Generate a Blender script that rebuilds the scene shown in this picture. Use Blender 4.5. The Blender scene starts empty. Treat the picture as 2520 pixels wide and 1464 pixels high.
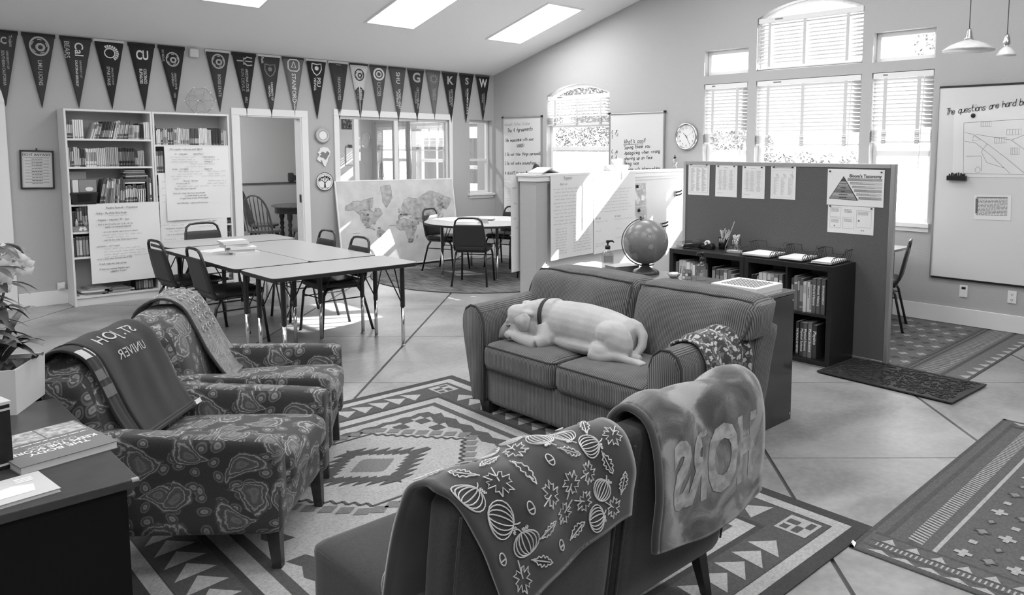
import bpy, bmesh, math, random
import numpy as np
from mathutils import Vector, Matrix

random.seed(7)
S = bpy.context.scene
COL = S.collection
V = Vector
PI = math.pi

# ------------------------------------------------------------------ camera
cam = bpy.data.cameras.new('camera')
cam_o = bpy.data.objects.new('camera', cam)
COL.objects.link(cam_o)
yaw, pitch, roll = math.radians(46.126), math.radians(5.679), math.radians(0.335)
_f = V((math.sin(yaw) * math.cos(pitch), math.cos(yaw) * math.cos(pitch), -math.sin(pitch)))
_r = V((math.cos(yaw), -math.sin(yaw), 0))
_u = _r.cross(_f)
_r2 = _r * math.cos(roll) + _u * math.sin(roll)
_u2 = -_r * math.sin(roll) + _u * math.cos(roll)
m = Matrix.Identity(4)
for i in range(3):
    m[i][0], m[i][1], m[i][2] = _r2[i], _u2[i], -_f[i]
m[2][3] = 1.62
cam_o.matrix_world = m
cam.sensor_width = 36
cam.lens = 1888.9 * 36 / 2520
cam.shift_x = -(1465.5 - 1260) / 2520
cam.shift_y = (560.9 - 732) / 2520
cam.clip_end = 300
S.camera = cam_o

# ------------------------------------------------------------------ light
world = bpy.data.worlds.new('sky')
S.world = world
world.use_nodes = True
bg = world.node_tree.nodes['Background']
bg.inputs[0].default_value = (1, 1, 1, 1)
bg.inputs[1].default_value = 2.7
sun = bpy.data.lights.new('sun', 'SUN')
sun.energy = 27
sun.angle = math.radians(0.5)
sun_o = bpy.data.objects.new('sun', sun)
COL.objects.link(sun_o)
SUN_DIR = V((-1, 0.55, -0.685))
sun_o.rotation_euler = SUN_DIR.to_track_quat('-Z', 'Y').to_euler()
TROFFER_W = 8.5
S.view_settings.view_transform = 'Standard'
S.view_settings.look = 'None'
S.view_settings.exposure = 0.74
S.view_settings.gamma = 1.0
S.view_settings.use_curve_mapping = False
S.cycles.max_bounces = 7
S.cycles.diffuse_bounces = 4
S.cycles.transparent_max_bounces = 12
S.cycles.caustics_reflective = False
S.cycles.caustics_refractive = False
S.cycles.sample_clamp_indirect = 6.0

# ------------------------------------------------------------------ materials
MATS = {}
def mat(name, v=0.5, rough=0.6, metal=0.0, spec=0.4, noise=None, bump=None, emit=None, v2=None, sheen=0.0):
    """grey principled material; noise=(scale, low, high) multiplies the grey, bump=(scale, strength)"""
    if name in MATS:
        return MATS[name]
    mt = bpy.data.materials.new(name)
    mt.use_nodes = True
    nt = mt.node_tree
    b = nt.nodes['Principled BSDF']
    b.inputs['Base Color'].default_value = (v, v, v, 1)
    b.inputs['Roughness'].default_value = rough
    b.inputs['Metallic'].default_value = metal
    b.inputs['Specular IOR Level'].default_value = spec
    if sheen:
        b.inputs['Sheen Weight'].default_value = sheen
    tc = None
    if noise or bump:
        tc = nt.nodes.new('ShaderNodeTexCoord')
    if noise:
        n = nt.nodes.new('ShaderNodeTexNoise')
        n.inputs['Scale'].default_value = noise[0]
        n.inputs['Detail'].default_value = 6
        nt.links.new(tc.outputs['Object'], n.inputs['Vector'])
        r = nt.nodes.new('ShaderNodeValToRGB')
        r.color_ramp.elements[0].position = 0.3
        r.color_ramp.elements[1].position = 0.7
        a, c = v * noise[1], min(1, v * noise[2])
        r.color_ramp.elements[0].color = (a, a, a, 1)
        r.color_ramp.elements[1].color = (c, c, c, 1)
        nt.links.new(n.outputs['Fac'], r.inputs['Fac'])
        nt.links.new(r.outputs['Color'], b.inputs['Base Color'])
    if bump:
        n = nt.nodes.new('ShaderNodeTexNoise')
        n.inputs['Scale'].default_value = bump[0]
        n.inputs['Detail'].default_value = 4
        nt.links.new(tc.outputs['Object'], n.inputs['Vector'])
        bp = nt.nodes.new('ShaderNodeBump')
        bp.inputs['Strength'].default_value = bump[1]
        bp.inputs['Distance'].default_value = 0.01
        nt.links.new(n.outputs['Fac'], bp.inputs['Height'])
        nt.links.new(bp.outputs['Normal'], b.inputs['Normal'])
    if emit:
        b.inputs['Emission Color'].default_value = (1, 1, 1, 1)
        b.inputs['Emission Strength'].default_value = emit
    MATS[name] = mt
    return mt

def glass(name, tint=0.95, gloss=0.08, rough=0.02, frost=0.0):
    if name in MATS:
        return MATS[name]
    mt = bpy.data.materials.new(name)
    mt.use_nodes = True
    nt = mt.node_tree
    for n in list(nt.nodes):
        nt.nodes.remove(n)
    out = nt.nodes.new('ShaderNodeOutputMaterial')
    t = nt.nodes.new('ShaderNodeBsdfTransparent')
    t.inputs[0].default_value = (tint, tint, tint, 1)
    g = nt.nodes.new('ShaderNodeBsdfGlossy')
    g.inputs['Roughness'].default_value = rough
    mx = nt.nodes.new('ShaderNodeMixShader')
    mx.inputs[0].default_value = gloss
    nt.links.new(t.outputs[0], mx.inputs[1])
    nt.links.new(g.outputs[0], mx.inputs[2])
    last = mx
    if frost:
        d = nt.nodes.new('ShaderNodeBsdfTranslucent')
        d.inputs[0].default_value = (0.9, 0.9, 0.9, 1)
        m2 = nt.nodes.new('ShaderNodeMixShader')
        m2.inputs[0].default_value = frost
        nt.links.new(mx.outputs[0], m2.inputs[1])
        nt.links.new(d.outputs[0], m2.inputs[2])
        last = m2
    nt.links.new(last.outputs[0], out.inputs[0])
    MATS[name] = mt
    return mt

WALL = mat('wall paint', 0.46, 0.85, bump=(90, 0.25))
WHITE = mat('white trim', 0.80, 0.45)
SHELFW = mat('white laminate', 0.74, 0.4)
PAPER = mat('paper', 0.80, 0.8)
INK = mat('ink', 0.03, 0.7)
INKG = mat('grey ink', 0.22, 0.7)
INKL = mat('pale ink', 0.45, 0.7)
BLACK = mat('black plastic', 0.012, 0.4)
BLKMET = mat('black metal', 0.015, 0.3, spec=0.6)
CHROME = mat('chrome', 0.75, 0.2, metal=1.0)
ALU = mat('aluminium', 0.45, 0.35, metal=0.7)
GLASS = glass('window glass')
CLEAR = glass('clear plastic', 0.88, 0.12, 0.05)

# ------------------------------------------------------------------ mesh helpers
class MB:
    def __init__(s):
        s.v = []; s.f = []; s.m = []; s.mi = 0; s.T = None
    def add(s, vs, fs):
        o = len(s.v)
        if s.T is not None:
            vs = [s.T @ V(p) for p in vs]
        s.v.extend([tuple(p) for p in vs])
        for q in fs:
            s.f.append(tuple(i + o for i in q)); s.m.append(s.mi)
        return s
    def box(s, x0, x1, y0, y1, z0, z1):
        vs = [(x, y, z) for x in (x0, x1) for y in (y0, y1) for z in (z0, z1)]
        return s.add(vs, [(0, 1, 3, 2), (4, 6, 7, 5), (0, 4, 5, 1), (2, 3, 7, 6), (0, 2, 6, 4), (1, 5, 7, 3)])
    def quad(s, *p):
        return s.add(p, [tuple(range(len(p)))])
    def prism(s, poly, z0, z1, ax='z'):
        n = len(poly)
        def P(a, b, c):
            return (a, b, c) if ax == 'z' else ((c, a, b) if ax == 'x' else (a, c, b))
        vs = [P(a, b, z0) for a, b in poly] + [P(a, b, z1) for a, b in poly]
        fs = [tuple(range(n))[::-1], tuple(range(n, 2 * n))]
        fs += [(i, (i + 1) % n, (i + 1) % n + n, i + n) for i in range(n)]
        return s.add(vs, fs)
    def tube(s, pts, r, n=8, cap=True, closed=False, flat=1.0):
        pts = [V(p) for p in pts]
        N = len(pts)
        rs = r if isinstance(r, (list, tuple)) else [r] * N
        vs = []; fs = []
        up = None
        for i, p in enumerate(pts):
            if closed:
                d = pts[(i + 1) % N] - pts[i - 1]
            else:
                d = pts[min(i + 1, N - 1)] - pts[max(i - 1, 0)]
            if d.length < 1e-9: d = V((0, 0, 1))
            d.normalize()
            if up is None:
                up = V((0, 0, 1)) if abs(d.z) < 0.9 else V((1, 0, 0))
            a = d.cross(up)
            if a.length < 1e-6: a = d.cross(V((1, 0.3, 0.1)))
            a.normalize(); b = a.cross(d); up = b
            for k in range(n):
                t = 2 * PI * (k + 0.5) / n
                vs.append(p + (a * math.cos(t) + b * math.sin(t) * flat) * rs[i])
        M_ = N if closed else N - 1
        for i in range(M_):
            for k in range(n):
                fs.append((i * n + k, i * n + (k + 1) % n, ((i + 1) % N) * n + (k + 1) % n, ((i + 1) % N) * n + k))
        if cap and not closed:
            fs.append(tuple(range(n))[::-1]); fs.append(tuple(range((N - 1) * n, N * n)))
        return s.add(vs, fs)
    def lathe(s, prof, n=16, c=(0, 0, 0)):
        vs = []; fs = []
        for r, z in prof:
            for k in range(n):
                t = 2 * PI * k / n
                vs.append((c[0] + r * math.cos(t), c[1] + r * math.sin(t), c[2] + z))
        P = len(prof)
        for i in range(P - 1):
            for k in range(n):
                fs.append((i * n + k, i * n + (k + 1) % n, (i + 1) * n + (k + 1) % n, (i + 1) * n + k))
        fs.append(tuple(range(n))[::-1]); fs.append(tuple(range((P - 1) * n, P * n)))
        return s.add(vs, fs)
    def ribbon(s, pts, w, N=(0, 0, 1)):
        pts = [V(p) for p in pts]; N = V(N)
        if len(pts) < 2: return s
        vs = []
        for i, p in enumerate(pts):
            d = pts[min(i + 1, len(pts) - 1)] - pts[max(i - 1, 0)]
            a = d.cross(N)
            if a.length < 1e-9: a = V((1, 0, 0))
            a.normalize()
            vs += [p - a * w / 2, p + a * w / 2]
        return s.add(vs, [(2 * i, 2 * i + 1, 2 * i + 3, 2 * i + 2) for i in range(len(pts) - 1)])
    def grid(s, fn, nu, nv):
        vs = [fn(i / nu, j / nv) for i in range(nu + 1) for j in range(nv + 1)]
        fs = [(i * (nv + 1) + j, (i + 1) * (nv + 1) + j, (i + 1) * (nv + 1) + j + 1, i * (nv + 1) + j + 1) for i in range(nu) for j in range(nv)]
        return s.add(vs, fs)

def mesh(name, mb, mats, smooth=False):
    me = bpy.data.meshes.new(name)
    me.from_pydata(mb.v, [], mb.f)
    if not isinstance(mats, (list, tuple)): mats = [mats]
    for q in mats: me.materials.append(q)
    if len(mats) > 1: me.polygons.foreach_set('material_index', mb.m)
    if smooth: me.polygons.foreach_set('use_smooth', [True] * len(me.polygons))
    me.update()
    return me

def ob(name, mb, mats=None, parent=None, smooth=False, bevel=0, seg=2, sub=0, solid=0, loc=None):
    me = mb if isinstance(mb, bpy.types.Mesh) else mesh(name, mb, mats, smooth)
    o = bpy.data.objects.new(name, me)
    COL.objects.link(o)
    if parent is not None: o.parent = parent
    if loc is not None: o.location = loc
    if solid:
        q = o.modifiers.new('solid', 'SOLIDIFY'); q.thickness = solid; q.offset = -1
    if bevel:
        q = o.modifiers.new('bevel', 'BEVEL'); q.width = bevel; q.segments = seg; q.limit_method = 'ANGLE'; q.angle_limit = 0.6
    if sub:
        q = o.modifiers.new('sub', 'SUBSURF'); q.levels = sub; q.render_levels = sub
    return o

def tag(o, label=None, cat=None, group=None, kind=None):
    if label: o['label'] = label
    if cat: o['category'] = cat
    if group: o['group'] = group
    if kind: o['kind'] = kind
    return o

def thing(name, label, cat, loc=(0, 0, 0), rz=0, group=None):
    o = bpy.data.objects.new(name, None)
    COL.objects.link(o)
    o.location = loc; o.rotation_euler = (0, 0, rz); o.empty_display_size = 0.1
    return tag(o, label, cat, group)

def struct(name, mb=None, mats=None, **k):
    if mb is None:
        o = bpy.data.objects.new(name, None); COL.objects.link(o)
    else:
        o = ob(name, mb, mats, **k)
    o['kind'] = 'structure'
    return o

def kids(o):
    return [c for c in bpy.data.objects if c.parent is o]
def copy_tree(o, parent=None, label=None, loc=None, rz=None):
    c = o.copy(); COL.objects.link(c)
    if parent is not None: c.parent = parent
    if label: c['label'] = label
    if loc is not None: c.location = loc
    if rz is not None: c.rotation_euler = (0, 0, rz)
    for ch in CH.get(o.name, []): copy_tree(ch, c)
    return c
CH = {}
def reg(root):
    """remember the children of a finished prototype (and theirs) so that it can be copied quickly"""
    root_kids = [c for c in COL.objects if c.parent is root]
    CH[root.name] = root_kids
    for k in root_kids:
        CH[k.name] = [c for c in COL.objects if c.parent is k]
    return root

def boxuv(o, rot=0):
    """uv in metres, projected along the main axis of each face"""
    me = o.data
    uv = me.uv_layers.new(name='uv')
    vs = np.zeros(len(me.vertices) * 3); me.vertices.foreach_get('co', vs); vs = vs.reshape(-1, 3)
    out = np.zeros((len(me.loops), 2))
    for p in me.polygons:
        n = p.normal
        ax = max(range(3), key=lambda i: abs(n[i]))
        a, b = ((1, 2), (0, 2), (0, 1))[ax] if ax != 2 else (1, 0)
        for li in p.loop_indices:
            q = vs[me.loops[li].vertex_index]
            out[li] = (q[a], q[b])
    uv.data.foreach_set('uv', out.ravel())
    return o

def cushion(x0, x1, y0, y1, z0, z1, r=0.05, puff=0.0, n=10, puffx=0.0, sag=None):
    """rounded box of quads; puff bulges the two z faces, puffx the x faces"""
    bm = bmesh.new()
    bmesh.ops.create_cube(bm, size=2)
    bmesh.ops.subdivide_edges(bm, edges=bm.edges[:], cuts=n - 1, use_grid_fill=True)
    c = V(((x0 + x1) / 2, (y0 + y1) / 2, (z0 + z1) / 2)); h = V(((x1 - x0) / 2, (y1 - y0) / 2, (z1 - z0) / 2))
    mb = MB(); bm.verts.index_update()
    for v in bm.verts:
        p = v.co
        # push samples towards the rim so the rounding is smooth
        w = V([math.copysign(abs(t) ** 0.8, t) if abs(t) < 1 else t for t in p])
        q = V((w.x * h.x, w.y * h.y, w.z * h.z))
        inner = V([max(-(h[i] - r), min(h[i] - r, q[i])) for i in range(3)])
        d = q - inner
        if d.length > 1e-9: q = inner + d.normalized() * r
        if puff: q.z += math.copysign(puff, p.z) * abs(p.z) * (1 - p.x ** 2) * (1 - p.y ** 2)
        if puffx: q.x += math.copysign(puffx, p.x) * abs(p.x) * (1 - p.z ** 2) * (1 - p.y ** 2)
        if sag: q = sag(q, p)
        mb.v.append(tuple(q + c))
    for f in bm.faces:
        mb.f.append(tuple(v.index for v in f.verts)); mb.m.append(0)
    bm.free()
    return mb

# ------------------------------------------------------------------ writing
_TC = {}
def glyphs(s, bold=0.0):
    k = (s, bold)
    if k in _TC: return _TC[k]
    cu = bpy.data.curves.new('t', 'FONT'); cu.body = s; cu.size = 1; cu.resolution_u = 3; cu.offset = bold
    o = bpy.data.objects.new('t', cu)
    me = o.to_mesh()
    vs = [tuple(v.co[:2]) for v in me.vertices]; fs = [tuple(p.vertices) for p in me.polygons]
    o.to_mesh_clear(); bpy.data.objects.remove(o); bpy.data.curves.remove(cu)
    _TC[k] = (vs, fs)
    return vs, fs

def text(mb, s, O, U, W, h, align='c', maxw=None, bold=0.0, mirror=False, shear=0.0, fn=None):
    """flat lettering of cap height h; U writing direction, W up"""
    vs, fs = glyphs(s, bold)
    if not vs: return
    xs = [p[0] for p in vs]; a, b = min(xs), max(xs)
    k = h / 0.70
    kx = k
    if maxw and (b - a) * k > maxw: kx = maxw / (b - a)
    off = {'c': -(a + b) / 2, 'l': -a, 'r': -b}[align]
    O, U, W = V(O), V(U), V(W)
    out = []
    for x, y in vs:
        X = (x + off) * kx * (-1 if mirror else 1) + shear * y * k; Y = y * k
        out.append(fn(X, Y) if fn else O + U * X + W * Y)
    mb.add(out, fs)

HW = {k: v for k, v in (q.split('=') for q in """a=462614132243 4642|b=1912 1526364543322213|c=4536261413223243|d=4942 4536261413223243|e=14444536261413223243|f=48392822 1646|g=4536261413223243 4641302011|h=1912 1526364542|i=2622 2829|j=36312011 3839|k=1912 461442|l=2922|m=1612 15263532 35465552|n=1612 1526364542|o=261413223243453626|p=1610 1526364543322213|q=4640 4536261413223243|r=1612 15263645|s=45362615243443322213|t=29233242 1646|u=1613223243 4642|v=163256|w=1622364256|x=1642 1246|y=1633 4611|z=16461242|A=123952 2545|B=1912 193948473616 3645433212|C=4839291714223243|D=1912 193947443212|E=49191242 1636|F=491912 1636|G=4839291714223243 4535|H=1912 4942 1646|I=2922|J=4943322213|K=1912 491542|L=191242|M=1219365952|N=12194249|O=291714223244473929|P=12193948473616|Q=291714223244473929 3452|R=12193948473616 3642|S=483929181726364544322213|T=1959 3932|U=191422324449|V=193259|W=1922364259|Y=1936 5936 3632|Z=19491242|0=291714223244473929|1=283932|2=182939471242|3=1949364543322213|4=391444 3932|5=491916364543322213|6=493614132232434536|7=194922|8=2918264443221314264739|9=453626183949 4942|.=2223|,=2311|!=2924 2322|'=2927|-=1545|:=2526 2223|/=1159|(=39271431|)=19273411|?=18294836 3534 3332|\"=1917 3937|#=2822 4842 1636|+=1454 3236|&=4227183929 1242|>=164412""".split('|'))}
def hand(mb, s, O, U, W, h, w, jit=0.06, adv=0.62):
    """handwriting in marker strokes; h is the cap height"""
    O, U, W = V(O), V(U), V(W); N = U.cross(W)
    k = h / 7.0; x = 0
    for ch in s:
        g = HW.get(ch)
        if g:
            dy = random.uniform(-jit, jit) * h; sh = 0.12 + random.uniform(-jit, jit)
            for st in g.split():
                pts = []
                for i in range(0, len(st) - 1, 2):
                    px, py = int(st[i]), int(st[i + 1]) - 2
                    pts.append(O + U * (x + (px - 1) * k * 0.95 + py * k * sh) + W * (py * k + dy))
                mb.ribbon(pts, w, N)
        wd = 0.3 if ch in 'iIl.,!:\'1' else (0.85 if ch in 'mwMW' else 0.62)
        x += h * wd * adv / 0.62
    return x
def scribble(mb, O, U, W, L, h, w):
    """illegible written line: word-long wavering strokes"""
    O, U, W = V(O), V(U), V(W); N = U.cross(W); x = 0
    while x < L:
        n = random.randint(4, 9); pts = []
        for i in range(n * 2):
            pts.append(O + U * x + W * (random.uniform(0, h) if i % 2 else random.uniform(-0.15 * h, 0.4 * h)))
            x += h * 0.36
            if x > L: break
        mb.ribbon(pts, w, N); x += h * 0.9
def dashes(mb, O, U, W, L, h):
    """line of print too small to read"""
    O, U, W = V(O), V(U), V(W); x = 0
    while x < L:
        d = min(random.uniform(2, 6) * h, L - x)
        mb.quad(O + U * x, O + U * (x + d), O + U * (x + d) + W * h, O + U * x + W * h); x += d + h * 0.8
def ring(mb, c, U, W, r0, r1, n=28):
    c, U, W = V(c), V(U), V(W); vs = []
    for k in range(n):
        t = 2 * PI * k / n; d = U * math.cos(t) + W * math.sin(t)
        vs += [c + d * r0, c + d * r1]
    mb.add(vs, [(2 * k, 2 * k + 1, (2 * k + 3) % (2 * n), (2 * k + 2) % (2 * n)) for k in range(n)])
def disc(mb, c, U, W, r, n=24, ry=None):
    c, U, W = V(c), V(U), V(W); ry = ry or r
    mb.quad(*[c + U * (r * math.cos(2 * PI * k / n)) + W * (ry * math.sin(2 * PI * k / n)) for k in range(n)])
def ordn(n):
    b = ['first', 'second', 'third', 'fourth', 'fifth', 'sixth', 'seventh', 'eighth', 'ninth', 'tenth', 'eleventh', 'twelfth', 'thirteenth', 'fourteenth', 'fifteenth', 'sixteenth', 'seventeenth', 'eighteenth', 'nineteenth', 'twentieth']
    t = {2: 'twenty', 3: 'thirty', 4: 'forty', 5: 'fifty', 6: 'sixty'}
    if n <= 20: return b[n - 1]
    return t[n // 10] + '-' + b[n % 10 - 1] if n % 10 else {3: 'thirtieth', 4: 'fortieth', 5: 'fiftieth', 6: 'sixtieth'}[n // 10]

# ================================================================== THE SETTING
XR, YB = 7.6, 9.52
X0, Y0 = -3.2, -3.5
EAVE, SL, RIDGE_Y = 2.78, 0.256, 3.0
def ceil_z(y):
    return EAVE + SL * (YB - max(y, RIDGE_Y)) - SL * max(0, RIDGE_Y - y)

# ---- concrete floor cut into diamond slabs
def clip(poly, rect):
    x0, x1, y0, y1 = rect
    for ax, lim, sg in ((0, x0, 1), (0, x1, -1), (1, y0, 1), (1, y1, -1)):
        out = []
        for i in range(len(poly)):
            a, b = poly[i], poly[(i + 1) % len(poly)]
            da, db = sg * (a[ax] - lim), sg * (b[ax] - lim)
            if da >= 0: out.append(a)
            if (da >= 0) != (db >= 0):
                t = da / (da - db); out.append((a[0] + t * (b[0] - a[0]), a[1] + t * (b[1] - a[1])))
        poly = out
        if len(poly) < 3: return []
    return poly
CONC = bpy.data.materials.new('polished concrete'); CONC.use_nodes = True
nt = CONC.node_tree; b = nt.nodes['Principled BSDF']
tc = nt.nodes.new('ShaderNodeTexCoord')
n1 = nt.nodes.new('ShaderNodeTexNoise'); n1.inputs['Scale'].default_value = 1.6; n1.inputs['Detail'].default_value = 9; n1.inputs['Distortion'].default_value = 0.8
n2 = nt.nodes.new('ShaderNodeTexNoise'); n2.inputs['Scale'].default_value = 26; n2.inputs['Detail'].default_value = 6
mx = nt.nodes.new('ShaderNodeMath'); mx.operation = 'MULTIPLY_ADD'; mx.inputs[1].default_value = 0.3
cr = nt.nodes.new('ShaderNodeValToRGB')
cr.color_ramp.elements[0].position = 0.42; cr.color_ramp.elements[0].color = (0.19, 0.19, 0.19, 1)
cr.color_ramp.elements[1].position = 0.9; cr.color_ramp.elements[1].color = (0.42, 0.42, 0.42, 1)
nt.links.new(tc.outputs['Object'], n1.inputs['Vector']); nt.links.new(tc.outputs['Object'], n2.inputs['Vector'])
nt.links.new(n2.outputs['Fac'], mx.inputs[0]); nt.links.new(n1.outputs['Fac'], mx.inputs[2])
nt.links.new(mx.outputs[0], cr.inputs['Fac']); nt.links.new(cr.outputs['Color'], b.inputs['Base Color'])
b.inputs['Roughness'].default_value = 0.38; b.inputs['Specular IOR Level'].default_value = 0.45
bp = nt.nodes.new('ShaderNodeBump'); bp.inputs['Strength'].default_value = 0.08; bp.inputs['Distance'].default_value = 0.01
nt.links.new(n2.outputs['Fac'], bp.inputs['Height']); nt.links.new(bp.outputs['Normal'], b.inputs['Normal'])
floor = struct('floor', MB().box(X0 - .15, XR + .15, Y0 - .15, 13.3, -0.12, -0.012), mat('joint filler', 0.10, 0.9))
g = 0.005
for i in range(-6, 9):
    for j in range(-5, 7):
        k0, k1 = 5.56 + 1.9 * j + g, 5.56 + 1.9 * (j + 1) - g
        c0, c1 = 1.43 + 1.76 * i + .014, 1.43 + 1.76 * (i + 1) - .014
        pl = [((k + c) / 2, (k - c) / 2) for k, c in ((k0, c0), (k0, c1), (k1, c1), (k1, c0))]
        pl = clip(pl, (X0, XR + .1, Y0, 13.3))
        if len(pl) >= 3:
            a = sum(pl[q][0] * pl[(q + 1) % len(pl)][1] - pl[(q + 1) % len(pl)][0] * pl[q][1] for q in range(len(pl)))
            if a < 0: pl = pl[::-1]
            ob('slab', MB().prism(pl, -0.012, 0.0), CONC, floor)

# ---- walls
def cells(u0, u1, z0, z1, holes):
    us = sorted({u0, u1, *[h[0] for h in holes], *[h[1] for h in holes]})
    zs = sorted({z0, z1, *[h[2] for h in holes], *[h[3] for h in holes]})
    for i in range(len(us) - 1):
        run = None
        for j in range(len(zs) - 1):
            uc, zc = (us[i] + us[i + 1]) / 2, (zs[j] + zs[j + 1]) / 2
            if any(h[0] < uc < h[1] and h[2] < zc < h[3] for h in holes):
                if run: yield us[i], us[i + 1], run[0], run[1]
                run = None
            else:
                run = (run[0], zs[j + 1]) if run else (zs[j], zs[j + 1])
        if run: yield us[i], us[i + 1], run[0], run[1]

WT = 0.15
DOOR = (3.70, 4.505, 0.0, 2.04)
IWIN = (4.99, 6.76, 1.10, 2.07)
SWIN = (7.13, 7.56, 0.97, 2.09)
LDOOR = (0.42, 1.35, 0.0, 2.06)
w = MB()
for a, b_, c, d in cells(X0, XR + WT, 0, EAVE + 0.25, [DOOR, IWIN, SWIN, LDOOR]):
    w.box(a, b_, YB, YB + WT, c, d)
wall_back = struct('wall_back', w, WALL)

# right wall: windows (y0, y1, z0, z1)
WIN = {1: (7.06, 8.30, 0.93, 2.56), 2: (4.91, 5.52, 0.93, 2.424), 3: (3.555, 4.80, 0.93, 2.424), 4: (2.83, 3.445, 0.93, 2.424),
       5: (4.91, 5.52, 2.527, 2.816), 6: (3.555, 4.80, 2.533, 3.26), 7: (2.83, 3.445, 2.53, 2.825),
       8: (9.95, 10.45, 0.9, 2.05), 9: (10.9, 11.7, 0.9, 2.05), 10: (11.85, 13.0, 0.9, 2.05)}
w = MB()
for a, b_, c, d in cells(Y0, 13.3, 0, 3.4, list(WIN.values())):
    if a >= YB - .01: d = min(d, 2.9) if d > 2.9 else d
    w.box(XR, XR + WT, a, b_, c, d)
# the part of the gable above 3.4 m
w.prism([(Y0, 3.4), (RIDGE_Y - (ceil_z(3) - 3.4) / SL if False else Y0, 3.4), (Y0, max(3.4, ceil_z(Y0) + .1)), (RIDGE_Y, ceil_z(3) + .1), (YB - (3.4 - EAVE) / SL + .3, 3.4)], XR, XR + WT, 'x')
def spandrel(mb, y0, y1, zs, zc):
    n = 14; ym = (y0 + y1) / 2; hw_ = (y1 - y0) / 2; rise = zc - zs
    R = (hw_ ** 2 + rise ** 2) / (2 * rise); cz = zc - R
    arc = [(ym + hw_ * math.cos(PI * (1 - k / n)) if False else y0 + (y1 - y0) * k / n) for k in range(n + 1)]
    pts = [(y, cz + math.sqrt(max(0, R * R - (y - ym) ** 2))) for y in arc]
    h = n // 2
    mb.prism([(y0, zc + .001)] + pts[:h + 1], XR, XR + WT, 'x')
    mb.prism(pts[h:] + [(y1, zc + .001)], XR, XR + WT, 'x')
    return pts
ARC1 = spandrel(w, 7.06, 8.30, 2.413, 2.56)
ARC6 = spandrel(w, 3.555, 4.80, 3.112, 3.26)
wall_right = struct('wall_right', w, WALL)
struct('wall_left', MB().box(X0 - WT, X0, Y0 - WT, YB + WT, 0, 4.6), WALL)
struct('wall_front', MB().box(X0, XR + WT, Y0 - WT, Y0, 0, 4.6), WALL)
# sloped ceiling, two planes meeting in a ridge
w = MB()
for (ya, yb) in ((RIDGE_Y, YB + WT), (Y0 - WT, RIDGE_Y)):
    za, zb = ceil_z(ya), ceil_z(yb)
    w.prism([(ya, za), (yb, zb), (yb, zb + .12), (ya, za + .12)], X0 - WT, XR + WT, 'x')
ceiling = struct('ceiling', w, mat('ceiling paint', 0.85, 0.9, bump=(60, 0.15)))

# ---- rooms behind the back wall
w = MB()
w.box(2.55, XR + WT, 13.2, 13.35, 0, 2.9)
w.box(2.45, 2.55, YB + WT, 13.35, 0, 2.9)
struct('wall_far', w, WALL)
struct('wall_partition', MB().box(4.84, 4.94, YB + WT, 12.55, 0, 2.9), WALL)
w = MB()
w.box(2.45, 4.84, 12.45, 12.55, 0, 2.9)
struct('wall_study', MB().box(2.55, 6.5, 12.6, 12.7, 0, 2.9), WALL)
struct('ceiling_rooms', MB().box(2.45, XR + WT, YB + WT + .001, 13.35, 2.62, 2.7), mat('ceiling paint'))
bpy.data.objects.remove(bpy.data.objects['wall_partition'])
# diagonal partition between the study behind the door and the office behind the window
w = MB()
w.prism([(4.82, 9.68), (4.92, 9.68), (6.5, 12.6), (6.4, 12.6)], 0, 2.62)
struct('wall_partition', w, WALL)

# ---- baseboards and casings
bb = 0.017
w = MB()
for a, b_ in ((1.475, 3.635), (4.645, 7.58)): w.box(a, b_, YB - bb, YB - .001, 0, 0.15)
struct('baseboard_back', w, WHITE, bevel=.004)
struct('baseboard_right', MB().box(XR - bb, XR - .001, Y0, YB - .02, 0, 0.16), WHITE, bevel=.004)
def casing(name, x0, x1, zt, wd, sill=None):
    w = MB(); y0_, y1_ = YB - .022, YB - .001
    zb = 0 if sill is None else sill
    w.box(x0 - wd, x0, y0_, y1_, zb, zt); w.box(x1, x1 + wd, y0_, y1_, zb, zt); w.box(x0 - wd, x1 + wd, y0_, y1_, zt, zt + wd)
    # jambs lining the opening
    w.box(x0 - .012, x0 + .015, YB - .01, YB + WT + .01, zb, zt); w.box(x1 - .015, x1 + .012, YB - .01, YB + WT + .01, zb, zt)
    w.box(x0 + .015, x1 - .015, YB - .01, YB + WT + .01, zt - .015, zt + .012)
    return struct(name, w, WHITE, bevel=.005)
casing('trim_1', 3.715, 4.49, 2.03, 0.085)
casing('trim_2', 0.43, 1.345, 2.06, 0.125)
# study door opened flat against the jamb, with strike plate and hinge leaves
d = struct('door_1', MB().box(3.74, 3.78, YB + WT + .02, 10.42, 0.01, 2.02), WHITE, bevel=.003)
h = MB(); h.tube([(3.78, 10.33, 1.0), (3.83, 10.33, 1.0)], .018, 10); h.tube([(3.83, 10.33, 1.0), (3.83, 10.22, 1.0)], .011, 8)
ob('door_handle', h, BLKMET, d)
ob('strike_plate', MB().box(4.468, 4.474, YB + .02, YB + .06, 0.95, 1.05), BLKMET, d)
# dark sheet filling the left doorway in place of the unlit space beyond
struct('doorway_shade', MB().box(0.45, 1.33, YB + .06, YB + .1, 0.0, 2.045), mat('doorway shade', 0.05, 0.5))

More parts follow.
